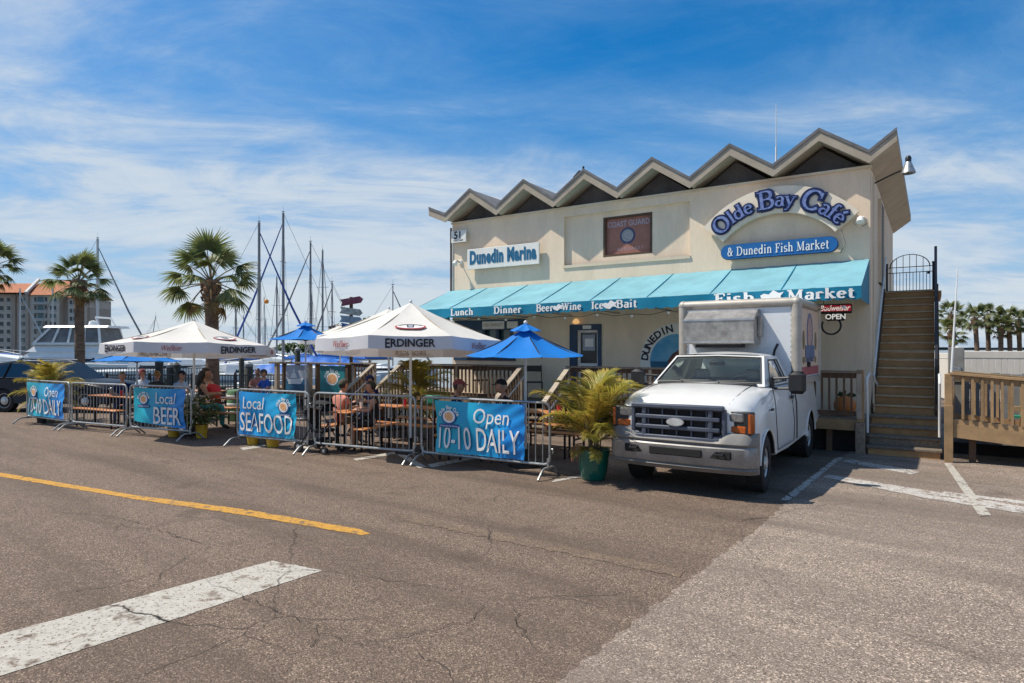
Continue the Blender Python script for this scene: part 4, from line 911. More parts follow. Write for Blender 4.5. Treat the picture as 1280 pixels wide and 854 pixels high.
# ------------------------------------------------------------------ vehicles; own frame: x forward, y to the driver's left, z up, origin on the ground under the front axle
def loft_body(prof, half, yfun, vs_=(-1,-.985,-.93,-.8,-.5,0,.5,.8,.93,.985,1)):
    "side outline swept across the width; prof = list of (x, z, flag); yfun(x, z, v, flag) -> point"
    mb = MB(); n = len(prof)
    for v in vs_:
        for x, z, fl in prof: mb.v.append(Vector(yfun(x, z, v, fl)))
    for k in range(len(vs_)-1):
        for i in range(n):
            j = (i+1) % n; a, b = k*n, (k+1)*n; mb.f.append([a+i, a+j, b+j, b+i]); mb.m.append(1 if prof[i][2] == 'w' and prof[j][2] == 'w' else (1 if prof[i][2] == 'b' and prof[j][2] == 'b' else 0))  # arch insides take the black slot, which paints in their darkness
    mb.f.append(list(range(n))); mb.m.append(0); o = (len(vs_)-1)*n; mb.f.append([o+i for i in reversed(range(n))]); mb.m.append(0)
    return mb
def arch_pts(cx, cz, r, a0, a1, n=14): return [(cx+r*math.cos(R(a0+(a1-a0)*i/n)), cz+r*math.sin(R(a0+(a1-a0)*i/n)), 'w') for i in range(n+1)]
def wheel(parent, x, y, r, wdt, side, rim_r, spokes=0, steer=0.0):
    M = Matrix.Translation((x,y,r)) @ Matrix.Rotation(R(steer),4,'Z') @ Matrix.Rotation(R(-90*side),4,'X')      # wheel axis to the outside
    t = MB(); h = wdt/2
    t.lathe([(rim_r,-h*.9),(r*.86,-h),(r*.97,-h*.82),(r,-h*.5),(r*1.0,h*.5),(r*.97,h*.82),(r*.86,h),(rim_r*1.02,h*.92),(rim_r,h*.6)],36,M=M)
    ty = t.build('tyre','rubber',parent)
    tr = MB()
    for i in range(40):
        a = 2*math.pi*i/40; tr.box((0,0,0),(.012,.05,wdt*.9),0,M @ Matrix.Rotation(a,4,'Z') @ Matrix.Translation((r*1.0,0,0)))
    tr.build('tread','rubber',ty,smooth=-1)
    q = MB(); q.lathe([(rim_r,-h*.6),(rim_r*.98,h*.75),(rim_r*.93,h*.80),(rim_r*.88,h*.55),(rim_r*.70,h*.35),(rim_r*.52,h*.62),(rim_r*.40,h*.66),(rim_r*.36,h*.95),(rim_r*.26,h*1.02),(.001,h*1.03)],32,M=M)
    rm = q.build('rim','rim_paint',parent)
    d = MB()
    for i in range(spokes or 8):
        a = 2*math.pi*(i+.5)/(spokes or 8); rr = rim_r*.68; d.lathe([(.001,0),(rim_r*.12 if not spokes else rim_r*.17,0),(rim_r*.12,-.02)],8,M=M @ Matrix.Translation((rr*math.cos(a),rr*math.sin(a),h*.47)))
    d.build('hand_hole','black_paint',rm,smooth=-1); return ty

TRZ = math.atan2(-.829,-.559)
tk = thing('pickup_truck','white pickup truck with a refrigerated box, parked nose-out before the cafe','truck',(2.76,9.51,0),TRZ)
AR, WZ, WB = .47, .40, 3.48
PR = [(-4.72,.60,'b'),(-4.80,.70,''),(-4.80,1.38,''),(-4.78,1.44,'t'),(-3.9,1.45,'t'),(-3.0,1.45,'t'),(-2.14,1.45,'t'),(-2.10,1.44,'t'),(-1.5,1.44,'t'),(-.9,1.44,'t'),(-.44,1.44,'t'),(-.30,1.435,'h'),(0,1.415,'h'),(.3,1.375,'h'),(.55,1.325,'h'),(.72,1.27,'h'),(.82,1.20,'h'),(.855,1.13,'f'),(.86,.95,'f'),(.86,.70,'f'),(.84,.52,'b'),(.50,.46,'b')]
PR += arch_pts(0,WZ,AR,8,172)+[(-.50,.44,'b'),(-1.5,.42,'b'),(-2.95,.46,'b')]+arch_pts(-WB,WZ,AR,8,172)+[(-4.0,.52,'b')]
def tky(x, z, v, fl):
    a = abs(v); w = 1.0-.05*max(0,(x-.25)/.6)**2
    if z > 1.0: w *= 1-.075*((z-1.0)/.45)**1.5
    if z < .62 and fl != 'w': w *= .97
    # shoulder bulge of the fenders, hood crown and rounded edges
    e = 0 if a <= .8 else ((a-.8)/.2)
    if fl == 't': z -= .05*e**3
    if fl == 'h': z += .035*(1-a*a)-.10*e**2.2-.012*max(0,a-.45)
    if fl in 'fh' and x > .5 and fl: x -= .10*a**3+.10*e**3
    return (x, v*w, z)
body = loft_body(PR, 1.0, tky).build('body',['truck_white','black_plastic'],tk,smooth=38)
# raised hood centre with its creases
hood = MB(); hood.grid(lambda u, v: (-.34+1.10*u-.05*(abs(2*v-1))**3*u, (2*v-1)*(.60-.06*u), 1.447-.02*(2*v-1)**2+(-.055*u-.115*u**2.6)+.028-(.03 if abs(2*v-1) > .98 else 0)-(.03 if u > .98 or u < .01 else 0)), 14, 16); hood.build('hood_panel','truck_white',body,smooth=50)
for s_ in (-1,1): MB().tube([(-.40,s_*.70,1.452),(0,s_*.705,1.432),(.35,s_*.70,1.375),(.60,s_*.68,1.305),(.72,s_*.66,1.255)],.006,4).build('hood_gap','black_paint',body)
# cab
wsb, wst, rr_ = (-.42,1.44,.86), (-1.08,1.885,.705), (-2.04,1.88,.70); cb = (-2.10,1.44,.90)
cab = MB()
def ring_panel(mb, outer, inner, n_off):
    n_off = Vector(n_off); k = len(outer); vs_ = [Vector(p) for p in outer]+[Vector(p) for p in inner]+[Vector(p)-n_off for p in inner]+[Vector(p)-n_off for p in outer]
    fs = []
    for i in range(k): j = (i+1) % k; fs += [(i,j,k+j,k+i),(k+i,k+j,2*k+j,2*k+i),(3*k+j,3*k+i,2*k+i,2*k+j)]
    mb.add(vs_, fs)
def lerp3(a, b, t): return Vector(a).lerp(Vector(b), t)
sideO = {}
for s_ in (-1,1):
    O = [(wsb[0],s_*wsb[2],wsb[1]),(wst[0],s_*wst[2],wst[1]),(rr_[0],s_*rr_[2],rr_[1]),(cb[0],s_*cb[2],cb[1])]
    I = [(-.72,s_*.868,1.475),(-1.17,s_*.742,1.825),(-1.80,s_*.735,1.825),(-1.84,s_*.882,1.475)]; sideO[s_] = I
    ring_panel(cab, O, I, (0,s_*.05,0))
FO = [(wsb[0],-wsb[2],wsb[1]),(wsb[0]+.06,0,wsb[1]+.01),(wsb[0],wsb[2],wsb[1]),(wst[0],wst[2],wst[1]),(wst[0]+.03,0,wst[1]+.02),(wst[0],-wst[2],wst[1])]
FI = [(-.475,-.80,1.482),(-.42,0,1.492),(-.475,.80,1.482),(-1.035,.665,1.855),(-1.01,0,1.875),(-1.035,-.665,1.855)]
ring_panel(cab, FO, FI, (.05,0,.02))
RO_ = [(cb[0],-cb[2],cb[1]),(cb[0],cb[2],cb[1]),(rr_[0],rr_[2],rr_[1]),(rr_[0],-rr_[2],rr_[1])]; RI = [(-2.095,-.62,1.5),(-2.095,.62,1.5),(-2.055,.56,1.82),(-2.055,-.56,1.82)]
ring_panel(cab, RO_, RI, (-.04,0,0))
cabo = cab.build('cab',['truck_white'],tk,smooth=30)
def roof(u, v):
    a = 2*v-1; x = wst[0]+(rr_[0]-wst[0])*u; ww = .715+.0*u; e = max(0,(abs(a)-.8)/.2)
    return (x+.035*(1-a*a)*(1-u), a*ww, 1.885+.055*(1-a*a)*math.sin(math.pi*min(1,max(0,.12+u*.80)))+.012-.035*e**2)
mb = MB(); mb.grid(roof, 8, 14); mb.build('roof','truck_white',tk,smooth=60)
mb = MB(); mb.add(FI, [(0,1,2,3,4,5)]); mb.build('windshield','glass_car',tk,smooth=-1)
mb = MB(); P = [Vector(p) for p in FI]; mb.tube(P+[P[0]], .016, 6, cap=False); mb.build('windshield_seal','black_plastic',tk)
for s_ in (-1,1):
    mb = MB(); mb.add([(x,y-.02*s_,z) for x,y,z in sideO[s_]], [(0,1,2,3)]); w_ = mb.build('side_window','glass_side',tk,smooth=-1)
    mb = MB(); P = [Vector(p) for p in sideO[s_]]; mb.tube(P+[P[0]], .010, 6, cap=False); mb.build('window_seal','black_plastic',w_)
mb = MB(); mb.add(RI, [(0,1,2,3)]); mb.build('rear_window','glass_car',tk,smooth=-1)
# interior
MB().cbox((-.62,0,1.34),(.5,1.6,.22),.05).build('dashboard','dash',tk)
for y in (-.42,.42):
    s0 = MB().cbox((-1.55,y,1.20),(.16,.50,.55),.06,M=None).build('seat','seat_cloth',tk); MB().cbox((-1.57,y,1.56),(.11,.27,.19),.05).build('headrest','seat_cloth',s0)
mb = MB(); Ms = frame((-.90,.42,1.42),(0,1,0),z=(-.85,0,.55)); ring(mb,0,0,.19,.19,.03,-.012,.012,M=Ms); mb.box((0,0,0),(.34,.05,.02),0,Ms); mb.build('steering_wheel','black_plastic',tk)
MB().bbox((-2.03,-.72,1.02),(-1.99,.72,1.50)).build('cab_back_trim','seat_cloth',tk)
MB().cbox((-.98,0,1.765),(.03,.23,.07),.012).build('rear_view_mirror','black_plastic',tk)
for y0, y1 in ((-.55,.02),(.02,.58)):
    mb = MB(); mb.tube([(-.40,(y0+y1)/2-.1,1.485),(-.475,y0+.12,1.505),(-.50,y1,1.51)],.012,6); mb.build('wiper','black_paint',tk)
MB().cbox((-.38,0,1.462),(.14,1.5,.03),.01).build('cowl_grille','black_plastic',tk)
# front: grille, lamps, bumper
gx = .835
MB().cbox((gx-.005,0,.985),(.10,1.26,.44),.01).build('radiator','deck_dark',tk)
gr = MB().cbox((gx+.07,0,1.205),(.10,1.30,.075),.02).build('grille','truck_grille',tk)
mb = MB()
for z, h in ((.765,.085),(.915,.058),(1.055,.058)): mb.cbox((gx+.065,0,z),(.085,1.18,h),.012)
mb.build('grille_bar','truck_grille',gr)
mb = MB()
for y in (-.43,-.215,0,.215,.43): mb.cbox((gx+.045,y*.62/.43*.66,.99),(.06,.020,.42),.004)
mb.build('grille_divider','truck_grille',gr)
for s_ in (-1,1):
    mb = MB(); mb.cbox((gx+.055,s_*.465,.985),(.095,.065,.44),.012); mb.cbox((gx+.03,s_*.635,.985),(.095,.055,.42),.012); mb.cbox((gx+.04,s_*.55,.80),(.09,.16,.07),.012); mb.build('grille_column','truck_grille',gr)
mb = MB(); disc(mb,0,0,.125,.058,0,.02,n=28); mb.build('badge','aluminium',gr,M=frame((gx+.112,0,1.0),(0,1,0),z=(1,0,0)))
mb = MB(); disc(mb,0,0,.112,.048,.02,.026,n=28); mb.build('badge_face','rim_paint',gr,M=frame((gx+.112,0,1.0),(0,1,0),z=(1,0,0)))
for s_ in (-1,1):
    Mh = Matrix.Translation((gx-.085,s_*.815,1.02)) @ Matrix.Rotation(R(s_*-10),4,'Z')
    hl = MB().cbox((0,0,0),(.14,.335,.30),.012,M=Mh).build('headlight','black_plastic',tk)
    MB().cbox((.06,-.03*s_,.07),(.05,.215,.135),.022,M=Mh).build('lens','headlamp',hl); MB().cbox((.06,-.02*s_,-.085),(.045,.25,.095),.012,M=Mh).build('amber_lamp','amber_lens',hl); MB().cbox((.015,.150*s_,0),(.12,.050,.265),.012,M=Mh).build('side_marker','amber_lens',hl)
def bump_x(y, k=0.0): a = abs(y)/1.03; return .985-.10*a**2.5-.10*max(0,(a-.86)/.14)**2+k
def bump_top(y): return .80+.085*min(1,max(0,(abs(y)-.50)/.16))
def strip(z0f, z1f, k0, k1, name, m):
    mb = MB(); ys = [-1.03+2.06*i/44 for i in range(45)]; sec = []
    for y in ys:
        x = bump_x(y); z0 = z0f(y); z1 = z1f(y); sec.append([(x-.16,y,z0),(x+k0-.025,y,z0),(x+k0,y,z0+.03),(x+k1,y,z1-.03),(x+k1-.03,y,z1),(x-.16,y,z1)])
    vv = [p for s_ in sec for p in s_]; fs = []
    for i in range(44):
        for j in range(6): q = (j+1) % 6; fs.append((i*6+j,i*6+q,(i+1)*6+q,(i+1)*6+j))
    fs += [tuple(range(6)), tuple(44*6+j for j in reversed(range(6)))]
    mb.add(vv, fs); return mb.build(name, m, bumper if name != 'bumper' else tk, smooth=40)
bumper = strip(lambda y: .44, lambda y: .715, -.015, .0, 'bumper', 'truck_bumper')
strip(lambda y: .718, bump_top, .0, -.045, 'bumper_pad', 'truck_cladding'); strip(lambda y: .345, lambda y: .438, -.075, -.03, 'air_dam', 'truck_cladding')
for s_ in (-1,1):   # ends wrapping back to the wheel arch
    MB().bbox((.52,s_*.955-.03,.46),(.82,s_*.955+.03,.80)).build('bumper_end','truck_bumper',bumper)
for y, w_, m_ in ((0,.74,0),(-.60,.29,1),(.60,.29,1)):
    x = bump_x(y); o = MB().cbox((x-.022,y,.600),(.05,w_,.115),.014,M=None).build('opening_shade','deck_dark',bumper)  # solid black block, its colour stands in for the shade of a recess
    if m_: MB().tube([(x+.0,y-.05,.63),(x+.045,y-.05,.605),(x+.045,y+.05,.605),(x+.0,y+.05,.63)],.014,6).build('tow_hook','dark_metal',o)
for s_ in (-1,1):
    wheel(tk, 0, s_*.865, .40, .24, s_, .225, steer=4 if True else 0); wheel(tk, -WB, s_*.865, .40, .24, s_, .225)
    for x in (0,-WB):
        MB().tube([(x+AR*math.cos(R(a)), s_*(1.0-(0 if WZ+AR*math.sin(R(a)) < 1.0 else .02)), WZ+AR*math.sin(R(a))) for a in range(4,177,8)],.016,6).build('arch_lip','truck_white',body)
    # door shut lines, handle, trim badge
    dl = MB(); yy = lambda z: s_*(1.002-(.075*((z-1.0)/.45)**1.5 if z > 1.0 else 0)); dpts = [(-.60,1.44),(-.58,1.2),(-.60,.75),(-.66,.50),(-1.86,.50),(-1.94,.8),(-1.95,1.44)]
    dl.tube([(x,yy(z)-.004*s_,z) for x,z in dpts],.006,4); dl.build('door_gap','black_paint',body)
    dl = MB(); dl.tube([(-2.115,yy(z),z) for z in (.5,.8,1.1,1.25,1.44)],.011,4); dl.build('bed_gap','black_paint',body)
    MB().cbox((-1.82,s_*.982,1.21),(.15,.035,.055),.012).build('door_handle','black_plastic',body)
    MB().cbox((-.33,s_*.985,1.12),(.16,.02,.035),.005).build('fender_badge','black_plastic',body)
    mr = MB().cbox((-.72,s_*1.25,1.50),(.12,.24,.33),.05).build('door_mirror','black_plastic',tk)
    MB().tube([(-.76,s_*.88,1.55),(-.73,s_*1.15,1.57)],.02,6).build('mirror_arm','black_plastic',mr); MB().tube([(-.76,s_*.90,1.40),(-.73,s_*1.15,1.41)],.02,6).build('mirror_arm','black_plastic',mr); MB().cbox((-.76,s_*.89,1.47),(.14,.05,.22),.02).build('mirror_base','black_plastic',mr)
MB().bbox((-4.6,-.8,.42),(.45,.8,.62)).build('chassis','black_paint',tk)
mb = MB(); mb.tube([(-2.12,.62,1.62),(-2.09,.63,1.86),(-2.05,.66,1.97),(-2.10,.70,2.08)],.022,6); mb.build('intake_hose','black_plastic',tk)
# refrigerated box
BXF, BXB, BXW, BZ0, BZ1 = -2.17, -4.30, 1.02, 1.42, 2.85
bx = MB().bbox((BXB+.02,-BXW+.02,BZ0),(BXF-.02,BXW-.02,BZ1-.02)).build('cargo_box','box_white',tk)
for s_ in (-1,1):
    for x in (BXF,BXB): MB().tube([(x+(-.05 if x == BXF else .05),s_*(BXW-.045),BZ0),(x+(-.05 if x == BXF else .05),s_*(BXW-.045),BZ1-.05)],.085,12).build('corner_post','box_trim',bx)
    MB().tube([(BXF-.05,s_*(BXW-.045),BZ1-.06),(BXB+.05,s_*(BXW-.045),BZ1-.06)],.085,12).build('top_rail','box_trim',bx); MB().bbox((BXB,s_*BXW-.03,BZ0-.03),(BXF,s_*BXW+.03,BZ0+.08)).build('bottom_rail','box_trim',bx)
    for x in (BXF-.05,BXB+.05): MB().ball((x,s_*(BXW-.045),BZ1-.06),.092,12).build('corner_cap','box_trim',bx)
for x in (BXF-.05,BXB+.05): MB().tube([(x,-BXW+.045,BZ1-.06),(x,BXW-.045,BZ1-.06)],.085,12).build('top_rail','box_trim',bx)
rivets = MB()
for z_ in [1.5+.09*i for i in range(14)]:
    for y in (-.89,.89): rivets.box((BXF-.018,y,z_),(.008,.014,.014))
rivets.build('rivets','galvanised',bx,smooth=-1,kind='stuff')
rf = MB(); Mr = frame((0,0,0),(1,0,0),z=(0,-1,0)); ry0, ry1 = -.80,.40
rf.prism([(BXF-.02,2.68),(-2.02,2.68),(-1.70,2.50),(-1.70,2.11),(-1.75,2.08),(BXF-.02,2.08)],-ry1,-ry0,M=Mr); rfo = rf.build('refrigeration_unit','reefer_steel',bx,smooth=-1)
mb = MB(); mb.bbox((-1.705,ry0-.012,2.10),(-1.695,ry1+.012,2.13)); mb.bbox((-1.715,ry0-.012,2.485),(-1.69,ry1+.012,2.515)); mb.build('edge_trim','aluminium',rfo)
MB().cbox((-2.05,ry1+.03,2.38),(.16,.06,.36),.01).build('service_box','reefer_steel',rfo); MB().bbox((-2.15,ry0+.15,2.02),(-1.90,ry1-.25,2.079)).build('drain_tray','dark_metal',rfo)
MB().bbox((BXB+.12,BXW-.018,1.53),(BXF-.13,BXW-.002,2.70)).build('side_graphic','box_graphic',bx)
FS = frame((0,BXW,0),(-1,0,0),z=(0,1,0)); sg = lambda x, z: Matrix.Translation((x,0,z)) @ FS
MB().bbox((BXB+.12,BXW-.001,1.53),(BXF-.13,BXW+.003,1.68)).build('side_stripe','box_stripe',bx)
xc = (BXF+BXB)/2
mb = MB(); ring(mb,0,0,.30,.37,.07,0,.004); mb.build('oval_ring','graphic_blue',bx,M=sg(xc,2.28)); mb = MB(); disc(mb,0,0,.22,.29,0,.003); mb.build('oval_picture','graphic_skin',bx,M=sg(xc,2.28))
mb = MB(); mb.prism([(-.46,-.10),(.46,-.10),(.46,.12),(-.46,.12)],.004,.008); mb.build('banner_print','graphic_blue',bx,M=sg(xc,1.94))
mb = MB(); disc(mb,-.62,.0,.10,.17,0,.004,n=12); disc(mb,.62,.0,.10,.17,0,.004,n=12); disc(mb,.6,-.35,.1,.06,0,.004,n=12); disc(mb,-.6,-.35,.13,.06,0,.004,n=12); mb.build('side_print','areca_stem',bx,M=sg(xc,2.15),smooth=-1)
text('& FISH MARKET', sg(xc,1.80) @ Matrix.Translation((0,0,.002)), 'graphic_blue', bx, size=.12, extrude=.002)
MB().cbox((-3.02,BXW+.02,1.72),(.12,.05,.09),.01).build('latch','dark_metal',bx)

# ------------------------------------------------------------------ dark SUV behind the left barrier
def suv(label, loc, rz):
    t = thing('suv', label, 'suv', loc, rz); ar, wz, wb = .40,.36,2.75
    pr = [(-3.62,.50,'b'),(-3.72,.70,''),(-3.70,.98,''),(-3.62,1.06,'t'),(-2.5,1.05,'t'),(-1.2,1.02,'t'),(-.55,1.0,'h'),(0,.97,'h'),(.5,.91,'h'),(.78,.83,'h'),(.88,.72,'f'),(.90,.50,'f'),(.86,.30,'b'),(.5,.28,'b')]+arch_pts(0,wz,ar,-8,188)+[(-.45,.28,'b'),(-2.2,.28,'b')]+arch_pts(-wb,wz,ar,-8,188)+[(-3.3,.34,'b')]
    def yf(x, z, v, fl):
        a = abs(v); w = .94-.10*max(0,(x-.2)/.7)**2; e = max(0,(a-.8)/.2)
        if z > .8: w *= 1-.05*(z-.8)/.25
        if fl == 'h': z += .03*(1-a*a)-.07*e**2
        if fl == 't': z -= .03*e**2
        if x > .4: x -= .16*a**3
        return (x, v*w, z)
    b = loft_body(pr, 1, yf).build('body',['suv_paint','black_plastic'],t,smooth=38)
    up = MB(); sec = lambda x, z0, z1, w0, w1: [(x,-w0,z0),(x,-w1,z1),(x,w1,z1),(x,w0,z0)]
    S = [sec(-.62,1.0,1.01,.86,.84),sec(-1.35,1.03,1.53,.87,.66),sec(-1.7,1.03,1.60,.87,.67),sec(-2.6,1.05,1.60,.87,.67),sec(-3.3,1.06,1.52,.86,.63),sec(-3.62,1.06,1.08,.85,.83)]
    vv = [p for s_ in S for p in s_]; fs = []
    for i in range(5):
        for j in range(3): fs.append((i*4+j,i*4+j+1,i*4+5+j,i*4+4+j))
    up.add(vv, fs); up.build('roof','suv_paint',t,smooth=25)
    for s_ in (-1,1):
        for pts in ([(-.86,1.08),(-1.36,1.46),(-1.78,1.54),(-1.80,1.08)],[(-1.88,1.08),(-1.86,1.54),(-2.62,1.54),(-2.72,1.08)],[(-2.80,1.09),(-2.70,1.54),(-3.20,1.46),(-3.34,1.10)]):
            mb = MB(); mb.add([(x,s_*(.875-.205*(z-1.03)/.57+.012),z) for x,z in pts],[(0,1,2,3)]); mb.build('window','glass_side',t,smooth=-1)
            mb = MB(); P = [Vector((x,s_*(.875-.205*(z-1.03)/.57+.008),z)) for x,z in pts]; mb.tube(P+[P[0]],.012,4,cap=False); mb.build('window_trim','black_plastic',t)
        wheel(t,0,s_*.80,.36,.22,s_,.24,spokes=5); wheel(t,-wb,s_*.80,.36,.22,s_,.24,spokes=5)
        MB().cbox((.80,s_*.66,.74),(.14,.30,.12),.03).build('headlight','headlamp',t); MB().cbox((-.98,s_*.98,1.12),(.12,.16,.12),.03).build('door_mirror','suv_paint',t)
        MB().tube([(-1.5,s_*.6,1.63),(-3.1,s_*.58,1.60)],.018,6).build('roof_rail','aluminium',t)
    mb = MB(); mb.add([(-.66,-.80,1.03),(-.66,.80,1.03),(-1.33,.64,1.515),(-1.33,-.64,1.515)],[(0,1,2,3)]); o = mb.build('windshield','glass_smoke',t,smooth=-1); o.location.x = .03
    MB().cbox((.86,0,.62),(.06,1.0,.20),.02).build('grille','black_plastic',t); MB().bbox((-3.5,-.7,.26),(.5,.7,.5)).build('chassis','black_paint',t)
    return t
p = G(96,517); suv('dark blue SUV parked behind the leftmost barrier', (p.x+.25,p.y+1.0,0), R(-6))
# ------------------------------------------------------------------ crowd barriers with banners
def gradient_mat(name, c0, c1, x0, x1):
    m = bpy.data.materials.new(name); m.use_nodes = True; nt = m.node_tree; N = nt.nodes; L = nt.links; b = N['Principled BSDF']; b.inputs['Roughness'].default_value = .42
    tc = N.new('ShaderNodeTexCoord'); sp = N.new('ShaderNodeSeparateXYZ'); L.new(tc.outputs['Object'], sp.inputs[0]); mr = N.new('ShaderNodeMapRange'); mr.inputs[1].default_value = x0; mr.inputs[2].default_value = x1; L.new(sp.outputs[0], mr.inputs[0])
    n = N.new('ShaderNodeTexNoise'); n.inputs['Scale'].default_value = 2.5; L.new(tc.outputs['Object'], n.inputs['Vector']); ad = N.new('ShaderNodeMath'); ad.operation = 'MULTIPLY_ADD'; L.new(n.outputs[0], ad.inputs[0]); ad.inputs[1].default_value = .7; L.new(mr.outputs[0], ad.inputs[2])
    sb = N.new('ShaderNodeMath'); sb.operation = 'SUBTRACT'; sb.use_clamp = True; L.new(ad.outputs[0], sb.inputs[0]); sb.inputs[1].default_value = .35
    mx = N.new('ShaderNodeMix'); mx.data_type = 'RGBA'; L.new(sb.outputs[0], mx.inputs[0]); mx.inputs[6].default_value = (*c0,1); mx.inputs[7].default_value = (*c1,1); L.new(mx.outputs[2], b.inputs['Base Color']); MATS[name] = m
gradient_mat('banner_print', (.006,.40,.50), (.004,.22,.62), -.7, .8)
gradient_mat('banner_print_deep', (.004,.24,.60), (.006,.38,.58), -.7, .8)
BARM = {}
def barrier(label, a, b):
    A = G(*a); B = G(*b); d = B-A; L_ = d.length-.05; rz = math.atan2(d.y, d.x); t = thing('crowd_barrier', label, 'barrier', A, rz, 'steel crowd barriers round the patio')
    z0, z1, r = .20, 1.16, .10
    P = [(r,0,z0),(L_-r,0,z0)]+[(L_-r+r*math.sin(R(q)),0,z0+r-r*math.cos(R(q))) for q in (30,60,90)]+[(L_,0,z1-r)]+[(L_-r+r*math.cos(R(q)),0,z1-r+r*math.sin(R(q))) for q in (30,60,90)]+[(r,0,z1)]+[(r-r*math.sin(R(q)),0,z1-r+r*math.cos(R(q))) for q in (30,60,90)]+[(0,0,z0+r)]+[(r-r*math.cos(R(q)),0,z0+r-r*math.sin(R(q))) for q in (30,60,90)]
    MB().tube(P, .021, 8, cap=False).build('frame','galvanised',t)
    n = max(10, round(L_/.125)); me = BARM.get('bar')
    if me is None: me = MB().tube([(0,0,z0),(0,0,z1)], .0085, 6).mesh('bar',40); me.materials.append(MATS['galvanised']); BARM['bar'] = me
    for i in range(1, n): share('bar', me, t, Matrix.Translation((L_*i/n,0,0)))
    for x in (.03, L_-.03):
        mb = MB(); mb.tube([(x,0,z0+.1),(x,0,.13)],.021,8); mb.tube([(x,-.34,.015),(x,-.20,.13),(x,-.14,.155),(x,.14,.155),(x,.20,.13),(x,.34,.015)],.019,6); mb.build('foot','galvanised',t)
    for z in (.45,.95): MB().tube([(L_,0,z),(L_+.05,0,z),(L_+.05,0,z-.07)],.012,6).build('hook','galvanised',t)
    return t, L_
def banner(tb, L_, label, f0, f1, script, script_f, big, big_f, logo_f, deep=False, seed=1, sagl=0.0):
    x0, x1 = L_*f0, L_*f1; w = x1-x0; z0, z1 = .24, 1.12; h = z1-z0; rnd = random.Random(seed); ph = [rnd.uniform(0,6) for _ in range(6)]
    def wr(x, y):      # creases fanning from the tied corners, x and y from the banner's centre
        u = x/w+.5; v = y/h+.5
        return min(1, w/1.7)*(.014*math.sin(5*u+7*v+ph[0])+.010*math.sin(11*u-5*v+ph[1])+.008*math.sin(17*u+13*v+ph[2])*(1-v)+.006*math.sin(26*(u-v)+ph[3])*max(0,u-.4)*2)
    M = tb.matrix_basis @ Matrix.Translation((x0+w/2,-.045,z0+h/2)) @ FR
    t = bpy.data.objects.new('banner', None); COL.objects.link(t); t.matrix_basis = M; t.empty_display_size = .1
    tag(t, label, 'banner', 'blue cloth banners on the barriers')
    mb = MB(); mb.grid(lambda u, v: ((u-.5)*w*(1-.02*(1-v)*seed % .03), (v-.5)*h+sagl*(1-u)*(1-v)*.9*(1 if v < .98 else 0)-.012*math.sin(math.pi*u)*(v), wr((u-.5)*w,(v-.5)*h)), 40, 26)
    mb.build('cloth','banner_print_deep' if deep else 'banner_print',t,smooth=80)
    off = Matrix.Translation((0,0,.022))
    sz = h*.42
    text(script, off @ Matrix.Translation(((script_f-.5)*w, h*.23, 0)), 'logo_white', t, size=sz*.95, extrude=.002, sx=.86, shear=.12, bold=.0, warp=lambda x, y: wr(x+(script_f-.5)*w, y+h*.23))
    bx0, bx1 = big_f; me = text_mesh(big, size=h*.62, extrude=.002, bold=.002); xs = [v.co.x for v in me.vertices]; k = (bx1-bx0)*w/(max(xs)-min(xs)); xm_ = (max(xs)+min(xs))/2; cxx = ((bx0+bx1)/2-.5)*w
    for v in me.vertices: v.co.x = (v.co.x-xm_)*k; v.co.z += wr(v.co.x+cxx, v.co.y-h*.22)
    me.materials.append(MATS['logo_white']); link('lettering', me, t, off @ Matrix.Translation((cxx,-h*.22,0)))
    me2 = me.copy(); me2.transform(Matrix.Translation((.006,-.006,-.004))); me2.materials.clear(); me2.materials.append(MATS['logo_blue']); link('letter_shadow', me2, t, off @ Matrix.Translation((cxx,-h*.22,0)))
    lx, ly = (logo_f-.5)*w, h*.20; lz = wr(lx, ly)+.018
    mb = MB(); disc(mb,0,-.01,.155,.115,0,.003); mb.prism([(-.20,-.19),(.20,-.19),(.20,-.125),(-.20,-.125)],0,.003); mb.build('logo_backing','logo_blue',t,M=Matrix.Translation((lx,ly,lz)))
    mb = MB(); disc(mb,0,0,.125,.105,.003,.006); mb.build('logo_plate','logo_white',t,M=Matrix.Translation((lx,ly,lz))); mb = MB(); disc(mb,-.005,.005,.085,.07,.006,.009,n=9); disc(mb,.04,-.02,.04,.05,.0065,.010,n=7); disc(mb,-.05,.03,.04,.035,.0065,.0105,n=6); mb.build('logo_crab','logo_orange',t,M=Matrix.Translation((lx,ly,lz)),smooth=-1)
    text('& Dunedin Fish Market', Matrix.Translation((lx,ly-.158,lz+.005)), 'logo_white', t, size=.042, extrude=.001, sx=.9)
    for kk, c in enumerate('Olde Bay Café'):
        th_ = R(163-kk*12.2)
        if c != ' ': text(c, Matrix.Translation((lx+.185*math.cos(th_),ly+.165*math.sin(th_)-.01,lz+.004)) @ Matrix.Rotation(th_-math.pi/2,4,'Z'), 'logo_white', t, size=.085, extrude=.001, bold=.002)
    for sx_, sy_ in ((-1,1),(1,1),(-1,-1),(1,-1),(0,1)):
        x = sx_*w*.47; y = sy_*h*.46; MB().tube([(x,y,wr(x,y)+.004),(x,y+.03*sy_,-.02),(x,y+.05*sy_,-.06)],.006,5).build('tie','white_metal',t)
    return t
B1, l1 = barrier('steel barrier at far left carrying the small banner beside the SUV', (34,529), (88,537))
B2, l2 = barrier('bare steel barrier between the two left banners', (90,537.3), (160,544))
B3, l3 = barrier('steel barrier carrying the beer banner', (163,544.3), (241,551))
B4, l4 = barrier('steel barrier carrying the seafood banner', (297,556), (388,566.5))
B5, l5 = barrier('bare steel barrier in front of the stroller and seated pair', (393,567), (522,579))
B6, l6 = barrier('nearest steel barrier carrying the widest banner beside the green pot', (527,579.3), (691,598))
